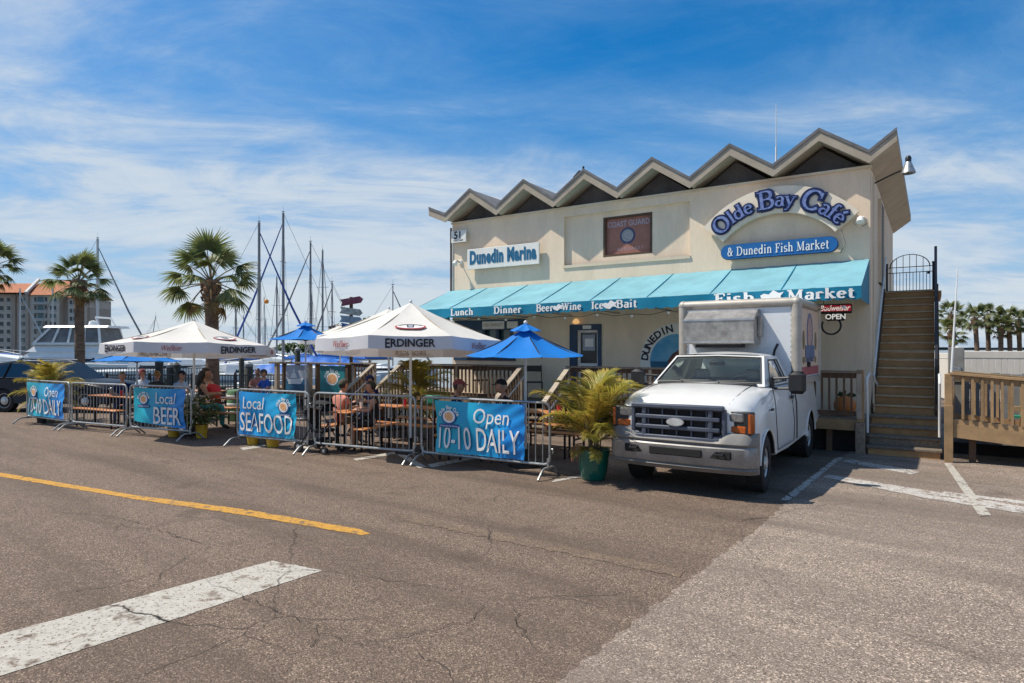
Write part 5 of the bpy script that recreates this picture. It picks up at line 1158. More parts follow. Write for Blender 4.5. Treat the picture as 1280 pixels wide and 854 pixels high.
banner(B1, l1, 'small turquoise banner with opening hours on the leftmost barrier', .06, .92, 'Open', .68, '10-10 DAILY', (.06,.95), .2, seed=1)
banner(B3, l3, 'turquoise banner with the word for beer, lower corner folded', .09, .93, 'Local', .64, 'BEER', (.42,.93), .20, seed=2, sagl=.12)
banner(B4, l4, 'blue banner advertising seafood above the yellow pots', .05, .86, 'Local', .27, 'SEAFOOD', (.04,.95), .80, deep=True, seed=3)
banner(B6, l6, 'widest turquoise banner with opening hours on the nearest barrier', .135, .835, 'Open', .64, '10-10 DAILY', (.05,.95), .17, seed=4)

# ------------------------------------------------------------------ parasols
def parasol(name, label, px, Y, Rr, zr, zp, kind, face_rot=0.0, tilt=0.0, zbase=0.0, group=None, skirt=.22, n=8, prints=None):
    p = at(px,0,Y); t = thing(name, label, 'parasol', (p.x,Y,zbase), 0, group); zr -= zbase; zp -= zbase
    top = bpy.data.objects.new('canopy', None); 
    rot0 = math.atan2(-Y,-p.x)+face_rot      # a panel faces the camera
    Mt = Matrix.Translation((0,0,zr)) @ Matrix.Rotation(tilt,4,'X') @ Matrix.Translation((0,0,-zr))
    white = kind == 'white'; mtop = 'umbrella_white' if white else 'umbrella_blue'
    cap = .20
    for k in range(n):
        a0 = rot0+2*math.pi*(k-.5)/n; a1 = rot0+2*math.pi*(k+.5)/n
        def fn(u, v, r0=.0):
            q = .015+(1-.015)*v; zz = zp-(zp-zr)*q-.045*math.sin(math.pi*v)*(1+.6*math.sin(math.pi*u))+.006*math.sin(19*u+6*v+k*1.7)*math.sin(math.pi*u)*v*(1 if white else .7)
            c0 = Vector((math.cos(a0),math.sin(a0),0)); c1 = Vector((math.cos(a1),math.sin(a1),0)); c = c0.lerp(c1,u)*Rr*q; c.z = zz-(.018*math.sin(math.pi*u)*v*v); return Mt @ c
        mb = MB(); mb.grid(fn, 6, 8); pn = mb.build('canopy_panel', mtop, t, smooth=60)
        if not white:
            def fc(u, v):
                q = .02+.24*v; c0 = Vector((math.cos(a0),math.sin(a0),0)); c1 = Vector((math.cos(a1),math.sin(a1),0)); c = c0.lerp(c1,u)*Rr*q; c.z = zp+.075-(zp-zr)*q*.95-.025*math.sin(math.pi*u)*v; return Mt @ c
            mb = MB(); mb.grid(fc, 4, 3); mb.build('vent_panel', mtop, pn, smooth=60)
        if skirt:
            def fs(u, v):
                c = Vector(fn(u,1)) if v == 0 else None; b = fn(u,1); return b+Vector((0,0,-skirt*v))+Vector((b.x,b.y,0)).normalized()*(.012*math.sin(9*u+k)*v+.01*v)
            mb = MB(); mb.grid(fs, 8, 4); mb.build('valance_panel', 'umbrella_skirt' if white else mtop, t, smooth=60)
        if prints:
            am = (a0+a1)/2; e = fn(.5,1); nr = Vector((math.cos(am),math.sin(am),0)); xr = Vector((-math.sin(am),math.cos(am),0)); side = 2*Rr*math.sin(math.pi/n)
            word = prints[k % len(prints)]
            Mv = frame(e+Vector((0,0,-skirt*.52))+nr*.022, xr, z=nr)
            if word == 'E':
                me = text_mesh('ERDINGER', size=.18, bold=.005, extrude=.002); xs_ = [v.co.x for v in me.vertices]; x_lo = min(xs_); wd = max(xs_)-x_lo; kx = side*.60/wd; x_e = x_lo+wd*.115
                for v in me.vertices:
                    if v.co.x < x_e: v.co.y = v.co.y*1.22-.008
                    v.co.x = (v.co.x-x_lo-wd/2)*kx
                me.materials.append(MATS['print_black']); link('lettering', me, t, Mv)
                Mi = frame(e+Vector((0,0,-skirt*.55))-nr*.012, -xr, z=-nr) @ Matrix.Diagonal((-1,1,1,1)); text('ERDINGER', Mi, 'print_ghost', t, size=.15, extrude=.001, sx=.95)
                m1 = fn(.5,.62); m2 = fn(.5,.80); upv = (m1-m2).normalized(); nn = xr.cross(upv).normalized()
                Mo = frame(fn(.5,.70)+nn*.03, xr, z=nn); mb = MB(); disc(mb,0,0,.27,.145,0,.003); mb.build('oval_print','print_red',t,M=Mo)
                mb = MB(); disc(mb,0,.01,.235,.115,.003,.006); mb.build('oval_field','logo_white',t,M=Mo)
                mb = MB(); ring(mb,0,.01,.235,.115,.045,.006,.009,a0=20,a1=160); mb.prism([(-.055,-.07),(.055,-.07),(.065,.08),(-.065,.08)],.006,.010); mb.build('oval_mark','print_black',t,M=Mo,smooth=-1)
                mb = MB(); mb.prism([(-.035,-.05),(.035,-.05),(.04,.06),(-.04,.06)],.010,.012); mb.build('oval_core','poster_grey',t,M=Mo,smooth=-1)
            else: text('Weißbier', Mv, 'print_red', t, size=.17, extrude=.001, shear=.3, bold=-.001, sx=.62)
    mb = MB()
    for k in range(n):
        a = rot0+2*math.pi*(k+.5)/n; q = Mt @ Vector((Rr*.97*math.cos(a),Rr*.97*math.sin(a),zr-.01)); m_ = Mt @ Vector((Rr*.5*math.cos(a),Rr*.5*math.sin(a),zr+(zp-zr)*.5-.04)); tp = Mt @ Vector((0,0,zp-.05)); h_ = Mt @ Vector((0,0,zr-.05))
        mr_ = 'wood_pale' if white else 'dark_metal'; MB().tube([tp,m_,q],.011,5).build('rib',mr_,t); MB().tube([h_,m_],.008,5).build('strut',mr_,t)
    MB().tube([(0,0,.05),Mt @ Vector((0,0,zp-.02))],.026 if white else .022,10).build('pole','white_metal',t); MB().ball(Mt @ Vector((0,0,zp+.02 if white else zp+.09)),.035,8).build('finial','white_metal',t)
    MB().lathe([(.30,0),(.30,.05),(.27,.08),(.05,.10),(.045,.28),(.02,.29)],20).build('base','black_plastic',t)
    return t
GW = 'white beer parasols over the patio'; GBl = 'blue parasols over the patio'
parasol('white_parasol','nearest large white parasol with dark lettering beside the turquoise awning', 513, 12.3, 1.80, 2.13, 2.89, 'white', 0.0, R(-3.2), group=GW, prints=['E','W'])
parasol('white_parasol','large white parasol with dark lettering under the tall palm', 242, 15.0, 1.86, 2.06, 2.66, 'white', R(-14), R(-2.8), group=GW, prints=['W','E'])
parasol('white_parasol','white parasol peeking out behind the nearest white one', 486, 15.8, 1.80, 2.32, 2.99, 'white', R(10), 0, group=GW)
parasol('white_parasol','small far white parasol top below the wooden signpost', 425, 23.0, 1.5, 2.40, 2.83, 'white', R(5), 0, group=GW)
parasol('blue_parasol','nearest bright blue parasol with vented top beside the truck', 657, 10.95, 1.04, 1.885, 2.36, 'blue', R(-8), R(1), group=GBl, skirt=0)
parasol('blue_parasol','blue parasol rising behind the poster stand', 382, 18.0, 1.0, 2.26, 2.68, 'blue', R(10), 0, group=GBl, skirt=0)
parasol('blue_parasol','blue parasol low behind the left white parasol', 171, 17.6, 1.15, 1.66, 2.04, 'blue', R(4), R(-2), group=GBl, skirt=0)
# ------------------------------------------------------------------ beer tables, benches, people, pots
def beer_table(label, x, y, rz, L_=1.9):
    t = thing('beer_table', label, 'table', (x,y,0), rz, 'folding beer tables')
    for k in (-1,0,1): MB().cbox((0,k*.165,.76),(L_,.16,.028),.005).build('board','table_wood',t)
    for s_ in (-1,1):
        for q in (-1,1): MB().bar((s_*(L_/2-.25),q*.20,0),(s_*(L_/2-.25),q*.20,.745),.035,.035).build('leg','dark_metal',t)
        MB().bar((s_*(L_/2-.25),-.20,.30),(s_*(L_/2-.25),.20,.30),.03).build('cross_bar','dark_metal',t); MB().bar((s_*(L_/2-.25),0,.32),(s_*(L_/2-.75),0,.72),.02).build('brace','dark_metal',t)
    return t
def beer_bench(label, x, y, rz, L_=1.9):
    t = thing('beer_bench', label, 'bench', (x,y,0), rz, 'folding beer benches')
    MB().cbox((0,0,.455),(L_,.25,.03),.006).build('seat','table_wood',t)
    for s_ in (-1,1):
        for q in (-1,1): MB().bar((s_*(L_/2-.22),q*.09,0),(s_*(L_/2-.22),q*.09,.44),.032).build('leg','dark_metal',t)
        MB().bar((s_*(L_/2-.22),-.09,.2),(s_*(L_/2-.22),.09,.2),.025).build('cross_bar','dark_metal',t)
    return t
def table_set(where, x, y, rz, L_=1.9, gap=.52, side=(-1,1)):
    beer_table('orange-brown beer table '+where, x, y, rz, L_)
    for s_ in side: beer_bench(('near' if s_ < 0 else 'far')+' bench of the beer table '+where, x-s_*gap*math.sin(rz)*1.0, y+s_*gap*math.cos(rz), rz, L_)
AZ = BRZ
table_set('by the green pot', .72, 12.42, AZ, 1.8)
table_set('of the two men in caps', -.62, 11.75, R(72), 1.25, gap=.50)
table_set('under the nearest white parasol', -2.1, 13.6, AZ, 2.0)
beer_table('orange-brown beer table of the seated pair by the stroller', -3.14, 12.85, R(66), 1.1); beer_bench('near bench of the beer table of the seated pair by the stroller', -2.70, 12.66, R(66), 1.1); beer_bench('short far bench of the seated pair by the stroller', -3.58, 13.06, R(66), .7)
table_set('beside the man in red', -7.0, 16.0, R(-20), 1.9, gap=.55)
table_set('behind the bare left barrier', -10.3, 16.75, R(-27), 1.9, gap=.55)
table_set('in front of the dock fence', -9.4, 18.9, R(-10), 1.9, gap=.55)

JOINTS_SIT = dict(pel=(0,0,.55), sp=(0,-.03,.75), ch=(0,-.03,.96), nk=(0,0,1.10), hd=(0,.02,1.17), shL=(-.17,-.03,1.02), elL=(-.23,.10,.80), wrL=(-.13,.32,.80), shR=(.17,-.03,1.02), elR=(.23,.10,.80), wrR=(.13,.32,.80),
  hpL=(-.09,.03,.54), knL=(-.12,.42,.53), anL=(-.12,.42,.11), toL=(-.13,.56,.05), hpR=(.09,.03,.54), knR=(.12,.42,.53), anR=(.12,.42,.11), toR=(.13,.56,.05))
RAD = dict(pel=.135, sp=.125, ch=.135, nk=.055, hd=.05, shL=.068, elL=.043, wrL=.030, hpL=.088, knL=.062, anL=.042, toL=.035); RAD.update({k[:-1]+'R': v for k, v in list(RAD.items()) if k.endswith('L')})
BONES = [('pel','sp','top'),('sp','ch','top'),('ch','nk','skin'),('nk','hd','skin')]+[b for s_ in 'LR' for b in (('ch','sh'+s_,'top'),('sh'+s_,'el'+s_,'sleeve'),('el'+s_,'wr'+s_,'fore'),('pel','hp'+s_,'bot'),('hp'+s_,'kn'+s_,'bot'),('kn'+s_,'an'+s_,'calf'),('an'+s_,'to'+s_,'shoe'))]
def person(label, x, y, rz, top='cloth_navy', bottom='cloth_denim', skin='skin_light', hair=('short','hair_dark'), hat=None, sleeve='short', shorts=False, pose=None, lean=0.0, turn=0.0, scale=1.0, z=0.0, bust=False):
    J = {k: Vector(v) for k, v in JOINTS_SIT.items()}
    if pose:
        for k, v in pose.items(): J[k] = Vector(v)
    if lean:
        for k in ('sp','ch','nk','hd','shL','shR'): J[k] = J[k]+Vector((0, lean*(J[k].z-.55), -abs(lean)*.12*(J[k].z-.55)))
    me = bpy.data.meshes.new('body'); ks = list(J); me.from_pydata([J[k] for k in ks], [(ks.index(a), ks.index(b)) for a, b, _ in BONES], [])
    o = bpy.data.objects.new('tmp', me); COL.objects.link(o); md = o.modifiers.new('s','SKIN'); md.branch_smoothing = .6; ss = o.modifiers.new('d','SUBSURF'); ss.levels = 1
    for i, k in enumerate(ks): r = RAD[k]; o.data.skin_vertices[0].data[i].radius = (r*(1.22 if k in ('pel','sp','ch') else 1), r*(.86 if k in ('pel','sp','ch') else 1)); o.data.skin_vertices[0].data[i].use_root = (k == 'pel')
    bpy.context.view_layer.update(); ev = bpy.data.meshes.new_from_object(o.evaluated_get(bpy.context.evaluated_depsgraph_get())); bpy.data.objects.remove(o); bpy.data.meshes.remove(me)
    mats_ = {'top':1,'skin':0,'sleeve':1 if sleeve in ('short','long') else 0,'fore':1 if sleeve == 'long' else 0,'bot':2,'calf':0 if shorts else 2,'shoe':3}
    def near(p):
        best = None
        for a, b, tg in BONES:
            A, B = J[a], J[b]; d = B-A; u = max(0,min(1,(p-A).dot(d)/d.length_squared)); q = (p-(A+d*u)).length-RAD[a]*(1-u)-RAD[b]*u
            if best is None or q < best[0]: best = (q, tg, u)
        if best[1] == 'skin' and best[2] < .45 and p.z < J['nk'].z-.03: return 1
        if best[1] == 'sleeve' and sleeve == 'short' and best[2] > .72: return 0
        if best[1] == 'bot' and shorts and best[2] > .93: return 0
        return mats_[best[1]]
    mb = MB(); mb.v = [v.co.copy() for v in ev.vertices]; mb.f = [list(p.vertices) for p in ev.polygons]; mb.m = [near(p.center) for p in ev.polygons]; bpy.data.meshes.remove(ev)
    # head with face, set on the neck and turned
    H0 = J['hd']+Vector((0,.025,.085)); MH = Matrix.Translation(H0) @ Matrix.Rotation(turn,4,'Z')
    prof = []
    for i in range(11): a = -math.pi/2+math.pi*i/10; prof.append((max(1e-4,.082*math.cos(a)*(1 if a > -.2 else .93)), .122*math.sin(a)))
    o0 = len(mb.v); mb.lathe(prof, 14, 0, MH @ Matrix.Diagonal((.93,1.15,1,1)))
    mb.add([(-.014,.088,.018),(.014,.088,.018),(.018,.098,-.028),(-.018,.098,-.028),(0,.118,-.026)], [(0,1,4),(1,2,4),(2,3,4),(3,0,4)], 0, MH)       # nose
    for s_ in (-1,1): mb.ball(MH @ Vector((s_*.032,.082,.012)),.011,6,4); mb.ball(MH @ Vector((s_*.079,0,-.005)),.02,6,0)
    mb.box((0,.087,-.058),(.045,.012,.010),5,MH)
    # hands: palm and five fingers curled
    for s_ in 'LR':
        w_ = J['wr'+s_]; d = (w_-J['el'+s_]).normalized(); sd = -1 if s_ == 'L' else 1; xx = d.cross(Vector((0,0,1))).normalized(); nn = xx.cross(d)
        mb.tube([w_-d*.01,w_+d*.04,w_+d*.085],[.028,.036,.030],8,0)
        for k in range(4):
            b = w_+d*.08+xx*(.027-.018*k); l_ = (.065,.075,.07,.055)[k]; mb.tube([b,b+d*l_*.5-nn*.006,b+d*l_*.8-nn*.03],[.0095,.009,.007],5,0)
        b = w_+d*.03-xx*sd*.03; mb.tube([b,b+d*.03-xx*sd*.025,b+d*.06-xx*sd*.028-nn*.015],[.012,.011,.008],5,0)
    t = thing('person', label, 'person', (x,y,z), rz); t.scale = (scale,)*3
    bodym = mb.build('body',[skin,top,bottom,'shoe','black_paint','print_red'],t,smooth=70)
    def cap_shell(rad, z_lo, back, mat_, name, sq=(.97,1.2,1.05)):
        c = MB()
        for_z = []
        def fn(u, v):
            a = 2*math.pi*u; el = R(90)-(R(90)-R(z_lo if math.sin(a) > -.1 else back))*v; return MH @ Vector((rad*sq[0]*math.cos(el)*math.cos(a), rad*sq[1]*math.cos(el)*math.sin(a)-.006, .015+rad*sq[2]*1.2*math.sin(el)))
        c.grid(fn, 18, 7); return c.build(name, mat_, t, smooth=70)
    if hair and hair[0] != 'none':
        st_, hm = hair
        cap_shell(.090, 25, {'short':-35,'long':-60,'bun':-30}[st_], hm, 'hair')
        if st_ == 'long':
            c = MB(); c.tube([H0+Vector((0,-.06,.04)),H0+Vector((0,-.11,-.08)),H0+Vector((0,-.13,-.24)),H0+Vector((0,-.10,-.36))],[.07,.085,.075,.03],8); c.build('long_hair',hm,t,smooth=70)
        if st_ == 'bun': c = MB(); c.ball(H0+Vector((0,-.10,.09)),.05,8); c.build('hair_bun',hm,t)
    if hat:
        hk, hm = hat; cap_shell(.098, 18 if hk == 'cap' else 8, 8, hm, hk)
        br = MB(); br.grid(lambda u, v: MH @ Vector(((u-.5)*.15*(1-.25*v*v), .085+.085*v*math.sqrt(max(0,1-(2*u-1)**2*.75)), .055-.018*v-.02*(2*u-1)**2)), 8, 4) if hk == 'cap' else br.grid(lambda u, v: MH @ Vector(((.085+.07*v)*math.cos(6.2832*u),(.10+.07*v)*math.sin(6.2832*u),.045-.015*v)), 18, 2)
        br.build('brim', hm, t, smooth=70)
    return t
def seat_at(px, Y): return (px-PCX)/FPX*Y, Y
x, y = seat_at(153,17.3); person('person in a navy shirt with short fair hair seated at the left table', x, y, R(-155), 'cloth_navy','cloth_denim','skin_light',('short','hair_blond'), z=.0)
x, y = seat_at(179,19.4); person('person in a red cap behind the left white parasol pole', x, y, R(170), 'cloth_pale','cloth_khaki','skin_light',('short','hair_dark'),('cap','cloth_maroon'))
x, y = seat_at(196,18.2); person('person with fair bunned hair seen from behind above the beer banner', x, y, R(10), 'cloth_olive','cloth_denim','skin_light',('bun','hair_blond'))
x, y = seat_at(226,18.0); person('person in a pale shirt and dark cap left of the parasol pole', x, y, R(-110), 'cloth_pale','cloth_khaki','skin_light',('short','hair_dark'),('cap','cloth_black'))
x, y = seat_at(251,15.5); person('person with long dark hair and dark top turned to the man in red', x, y, R(-60), 'cloth_olive','cloth_teal','skin_tan',('long','hair_dark'), sleeve='none', scale=1.12, lean=.1)
x, y = seat_at(271,16.0); person('person in a red shirt with grey hair leaning over the table', x, y, R(75), 'cloth_red','cloth_khaki','skin_light',('short','hair_grey'), lean=.32, scale=1.05)
x, y = seat_at(331,19.2); person('person in a blue shirt and dark cap near the poster stand', x, y, R(150), 'cloth_blue','cloth_denim','skin_light',('short','hair_dark'),('cap','cloth_olive'))
x, y = seat_at(322,20.4); person('person in a maroon top behind the one in blue by the poster stand', x, y, R(-160), 'cloth_salmon','cloth_denim','skin_tan',('short','hair_dark'))
x, y = -3.52, 13.02; person('person in a salmon shirt and dark cap seen from behind by the stroller', x, y, R(-35), 'cloth_salmon','cloth_khaki','skin_light',('short','hair_dark'),('cap','cloth_olive'), shorts=True, lean=.12)
x, y = -2.70, 12.62; person('person in black with dark hair facing left, seated by the stroller', x, y, R(98), 'cloth_black','cloth_black','skin_tan',('short','hair_dark'), sleeve='none', shorts=True, lean=.08)
x, y = seat_at(464,14.9); person('person in a navy cap half hidden behind the seated person in black', x, y, R(140), 'cloth_navy','cloth_denim','skin_light',('short','hair_dark'),('cap','cloth_navy'))
x, y = seat_at(571,11.75); person('person in a maroon cap and dark shirt facing right at the near table', x, y, R(-98), 'cloth_navy','cloth_denim','skin_tan',('short','hair_dark'),('cap','cloth_maroon'), scale=1.04)
x, y = seat_at(637,11.75); person('person in a black cap and black shirt facing left at the near table', x, y, R(82), 'cloth_black','cloth_khaki','skin_light',('short','hair_grey'),('cap','cloth_black'), lean=.18, scale=1.05)

# ------------------------------------------------------------------ stroller, glasses, signpost
p = G(420,552); sr = thing('stroller','black folding stroller standing behind the bare barrier','stroller',((401-PCX)/FPX*12.40,12.40,0),R(62))
for sx_ in (-1,1):
    for yy_, rr in ((-.32,.075),(.34,.11)):
        w_ = MB(); w_.lathe([(rr*.55,-.02),(rr*.95,-.022),(rr,0),(rr*.95,.022),(rr*.55,.02)],18,M=Matrix.Translation((sx_*.24,yy_,rr)) @ Matrix.Rotation(R(90),4,'Y')); wo = w_.build('wheel','rubber',sr); h_ = MB(); h_.lathe([(.001,-.026),(rr*.55,-.018),(rr*.55,.018),(.001,.026)],14,M=Matrix.Translation((sx_*.24,yy_,rr)) @ Matrix.Rotation(R(90),4,'Y')); h_.build('hub','aluminium',wo)
    MB().tube([(sx_*.22,-.32,.09),(sx_*.22,.02,.52),(sx_*.22,.45,1.02)],.013,6).build('frame_tube','dark_metal',sr); MB().tube([(sx_*.22,.34,.12),(sx_*.22,.0,.55)],.013,6).build('frame_tube','dark_metal',sr)
MB().tube([(-.22,.45,1.02),(.22,.45,1.02)],.018,8).build('handle','black_plastic',sr); MB().cbox((0,-.02,.42),(.38,.38,.06),.02).build('seat','cloth_black',sr); MB().cbox((0,.18,.66),(.38,.07,.5),.03).build('backrest','cloth_black',sr)
mb = MB(); mb.grid(lambda u, v: (.22*math.cos(math.pi*u)*1.0, .24-.46*v, .82+.13*math.sin(math.pi*u)+.05*math.sin(math.pi*v)), 10, 6); mb.build('hood','cloth_black',sr)
MB().cbox((0,.05,.20),(.36,.42,.14),.03).build('basket','cloth_black',sr); MB().cbox((0,-.3,.25),(.30,.08,.04),.01).build('footrest','black_plastic',sr)
sp = at(439,0,21.0); sg_ = thing('signpost','tall post with four arrow boards pointing both ways','signpost',(sp.x,sp.y,0),0)
MB().cbox((0,0,1.85),(.10,.10,3.7),.01).build('post','wood_brown',sg_)
for zz, c_, tl, dx in ((3.56,(.10,.015,.03),10,.02),(3.22,(.20,.22,.20),-8,0),(2.95,(.14,.20,.24),-6,0),(2.68,(.02,.08,.20),-10,.02)):
    nm = 'board_%d' % int(zz*100); mat(nm, c_, .7, var=.6, vs=9, var2=tuple(min(1,q*2.2+.05) for q in c_))
    mb = MB(); mb.prism([(-.36,-.11),(.30,-.11),(.40,0),(.30,.11),(-.36,.11),(-.30,0)],-.015,.015); mb.build('arrow_board',nm,sg_,smooth=-1,M=Matrix.Translation((dx,-.07,zz)) @ Matrix.Rotation(R(-tl),4,'Y') @ FR)
bn_ = at(297,0,17.8); tb_ = thing('litter_bin','pale green round litter bin near the man in red','bin',(bn_.x,bn_.y,0)); MB().lathe([(.24,0),(.27,.05),(.27,.82),(.25,.85),(.20,.86)],20).build('drum','barrel_green',tb_)
for z in (.2,.42,.64): MB().lathe([(.272,z),(.282,z+.02),(.282,z+.06),(.272,z+.08)],20).build('hoop','vinyl',tb_)
gb = at(545,0,14.6); tb_ = thing('green_cooler','small green cooler on the bench behind the nearest barrier','cooler',(gb.x,gb.y-.6,.79),R(-30)); tb_.scale = (.6,.6,.6); MB().cbox((0,0,.14),(.5,.3,.26),.03).build('box','bench_green',tb_); MB().cbox((0,0,.29),(.52,.32,.05),.02).build('lid','bench_green',tb_)

glass('cup_glass', (.75,.78,.78), .1)
def cup(x, y, k, where):
    t = thing('drinking_cup', ('clear','white','red')[k % 3]+' drinking cup '+where, 'cup', (x,y,.775), 0, 'cups on the patio tables'); MB().lathe([(.028,0),(.030,.005),(.038,.14),(.035,.14),(.027,.01)],12).build('cup', ('cup_glass','letter_white','cloth_red')[k % 3], t); MB().lathe([(.001,.10),(.032,.10)],10).build('drink', ('logo_orange','mural_brown','soil')[k % 3], t)
for k, (x, y) in enumerate(((-.72,11.5),(-.5,11.9),(-.62,12.05),(-3.2,12.6),(-3.05,12.95),(-2.3,13.75),(-6.9,16.0),(-6.6,15.85),(-10.2,16.7),(-10.6,16.9),(-9.4,18.9),(.9,12.3))): cup(x, y, k, ('nearest the barrier, table of the two men in caps','in the middle of the table of the two men in caps','farthest along the table of the two men in caps','nearer one on the stroller pair table','farther one on the stroller pair table','on the table under the nearest white parasol','on the table beside the man in red','near the table end beside the man in red','on the table behind the bare left barrier','left on the table behind the bare left barrier','on the table before the dock fence','on the table by the green pot')[k])
# ------------------------------------------------------------------ plants
def leaf_strip(mb, p0, d, up, L_, w, droop, n=3, mi=0, fold=.35):
    "narrow folded blade"
    d = d.normalized(); sd = d.cross(up); sd = sd.normalized() if sd.length > 1e-4 else Vector((1,0,0)); up = sd.cross(d); vs_ = []
    for i in range(n+1):
        t = i/n; c = p0+d*(L_*t)+Vector((0,0,-droop*L_*t*t)); ww = w*(1 if i == 0 else (1.15 if t < .6 else .75))*(0 if i == n else 1)
        vs_ += [c-sd*ww/2+up*ww*fold*.5, c, c+sd*ww/2+up*ww*fold*.5]
    fs = []
    for i in range(n): a = 3*i; fs += [(a,a+1,a+4,a+3),(a+1,a+2,a+5,a+4)]
    mb.add(vs_, fs, mi)
def fan_frond(seed, pet=.78, fanL=.58, nl=30):
    "palmate leaf: stalk along +x, blades fanning from its tip"
    rnd = random.Random(seed); mb = MB(); mb.tube([(0,0,0),(pet*.5,0,.03),(pet,0,.0)],[.022,.015,.011],5,1)
    for i in range(nl):
        a = R(-128+256*(i+.5)/nl); L_ = fanL*(1-.22*abs(a)/2.2)*rnd.uniform(.88,1.08); base = Vector((pet-.02,0,0)); d = Vector((math.cos(a)+.12,math.sin(a),-.10-.22*abs(math.sin(a)))).normalized()
        leaf_strip(mb, base, d, Vector((0,0,1)), L_, .050, rnd.uniform(.18,.45), 3)
    return mb
def pinnate_frond(seed, L_=1.0, nl=30, lf=.30, arch=.46):
    rnd = random.Random(seed); mb = MB(); P = []; 
    for i in range(9): t = i/8; P.append(Vector((L_*(t-.18*t**3), 0, L_*(.55*t-arch*t**2.2))))
    mb.tube(P, [.012*(1-.8*i/8) for i in range(9)], 5, 1)
    for i in range(nl):
        t = .22+.76*i/nl; k = t*8; a = min(7,int(k)); c = P[a].lerp(P[a+1],k-a); tg = (P[a+1]-P[a]).normalized()
        for s_ in (-1,1):
            d = (tg*.85+Vector((0,s_*.95,.38))).normalized(); leaf_strip(mb, c, d, Vector((0,0,1)), lf*rnd.uniform(.8,1.1)*math.sin(math.pi*min(1,.25+t*.72))**.6, .0135, rnd.uniform(.15,.7), 4)
    return mb
def frond_meshes(fn, n, mats_): 
    r = []
    for i in range(n):
        me = fn(i).mesh('frond',-1)
        for m_ in mats_: me.materials.append(MATS[m_])
        r.append(me)
    return r
FAN = frond_meshes(lambda i: fan_frond(100+i), 4, ['fan_leaf','areca_stem']); FAN_D = frond_meshes(lambda i: fan_frond(200+i, fanL=.5, nl=16), 2, ['fan_leaf_dead','fan_leaf_dead'])
ARE = frond_meshes(lambda i: pinnate_frond(300+i), 4, ['areca_leaf','areca_stem']); ARE_D = frond_meshes(lambda i: pinnate_frond(400+i, L_=.7, nl=14, lf=.2, arch=1.2), 2, ['areca_dead','areca_dead'])
def cabbage_palm(label, x, y, h, crown=1.0, nf=34, lean=(0,0), r0=.17, seed=1, z0=0.0, group='cabbage palms', boots=26, dead=3):
    rnd = random.Random(seed); t = thing('palm_tree', label, 'palm tree', (x,y,z0), 0, group); top = Vector((lean[0],lean[1],h)); P = []; rr = []
    for i in range(17): u = i/16; P.append(Vector((lean[0]*u*u,lean[1]*u*u,h*u))); rr.append(r0*(1.12 if i == 0 else (.92+.10*rnd.uniform(-1,1)*.5+(.32*max(0,(u-.80)/.2)))))
    MB().tube(P, rr, 12).build('trunk','palm_trunk',t)
    bm_ = MB().cbox((.05,0,.07),(.045,.10,.17),.012).mesh('leaf_boot',-1); bm_.materials.append(MATS['palm_boot'])
    for k in range(boots):
        u = k/boots; a = k*2.4; z = h*(1-.155*(1-u))-.10; rr_2 = r0*(1.02+.25*u); share('leaf_boot', bm_, t, Matrix.Translation((top.x+0,top.y,z)) @ Matrix.Rotation(a,4,'Z') @ Matrix.Translation((rr_2*.82,0,0)) @ Matrix.Rotation(R(22),4,'Y'))
    for k in range(nf):
        u = (k+.5)/nf; el = R(84-118*u**1.0+rnd.uniform(-8,8)); az = k*2.39996+rnd.uniform(-.25,.25); s_ = crown*rnd.uniform(.85,1.12)
        M = Matrix.Translation(top+Vector((0,0,.02-.16*u))) @ Matrix.Rotation(az,4,'Z') @ Matrix.Translation((r0*.6*u,0,0)) @ Matrix.Rotation(-el,4,'Y') @ Matrix.Rotation(rnd.uniform(-.5,.5),4,'X') @ Matrix.Scale(s_,4)
        share('frond', FAN[k % 4], t, M)
    for k in range(dead):
        M = Matrix.Translation(top+Vector((0,0,-.22))) @ Matrix.Rotation(rnd.uniform(0,6.28),4,'Z') @ Matrix.Translation((r0,0,0)) @ Matrix.Rotation(R(rnd.uniform(45,75)),4,'Y') @ Matrix.Scale(crown*.8,4); share('frond', FAN_D[k % 2], t, M)
    return t
def areca(t, base, n, L_, rnd, up=(35,86), dead=2):
    for k in range(n):
        az = k*2.39996+rnd.uniform(-.4,.4); el = R(rnd.uniform(*up)); s_ = L_*rnd.uniform(.72,1.1)
        M = Matrix.Translation(Vector(base)+Vector((rnd.uniform(-.06,.06),rnd.uniform(-.06,.06),0))) @ Matrix.Rotation(az,4,'Z') @ Matrix.Rotation(-el+R(28),4,'Y') @ Matrix.Rotation(rnd.uniform(-.4,.4),4,'X') @ Matrix.Scale(s_,4); share('frond', ARE[k % 4], t, M)
    for k in range(dead):
        M = Matrix.Translation(Vector(base)) @ Matrix.Rotation(rnd.uniform(2.2,4.2),4,'Z') @ Matrix.Rotation(R(10),4,'Y') @ Matrix.Scale(.62*L_,4); share('frond', ARE_D[k % 2], t, M)
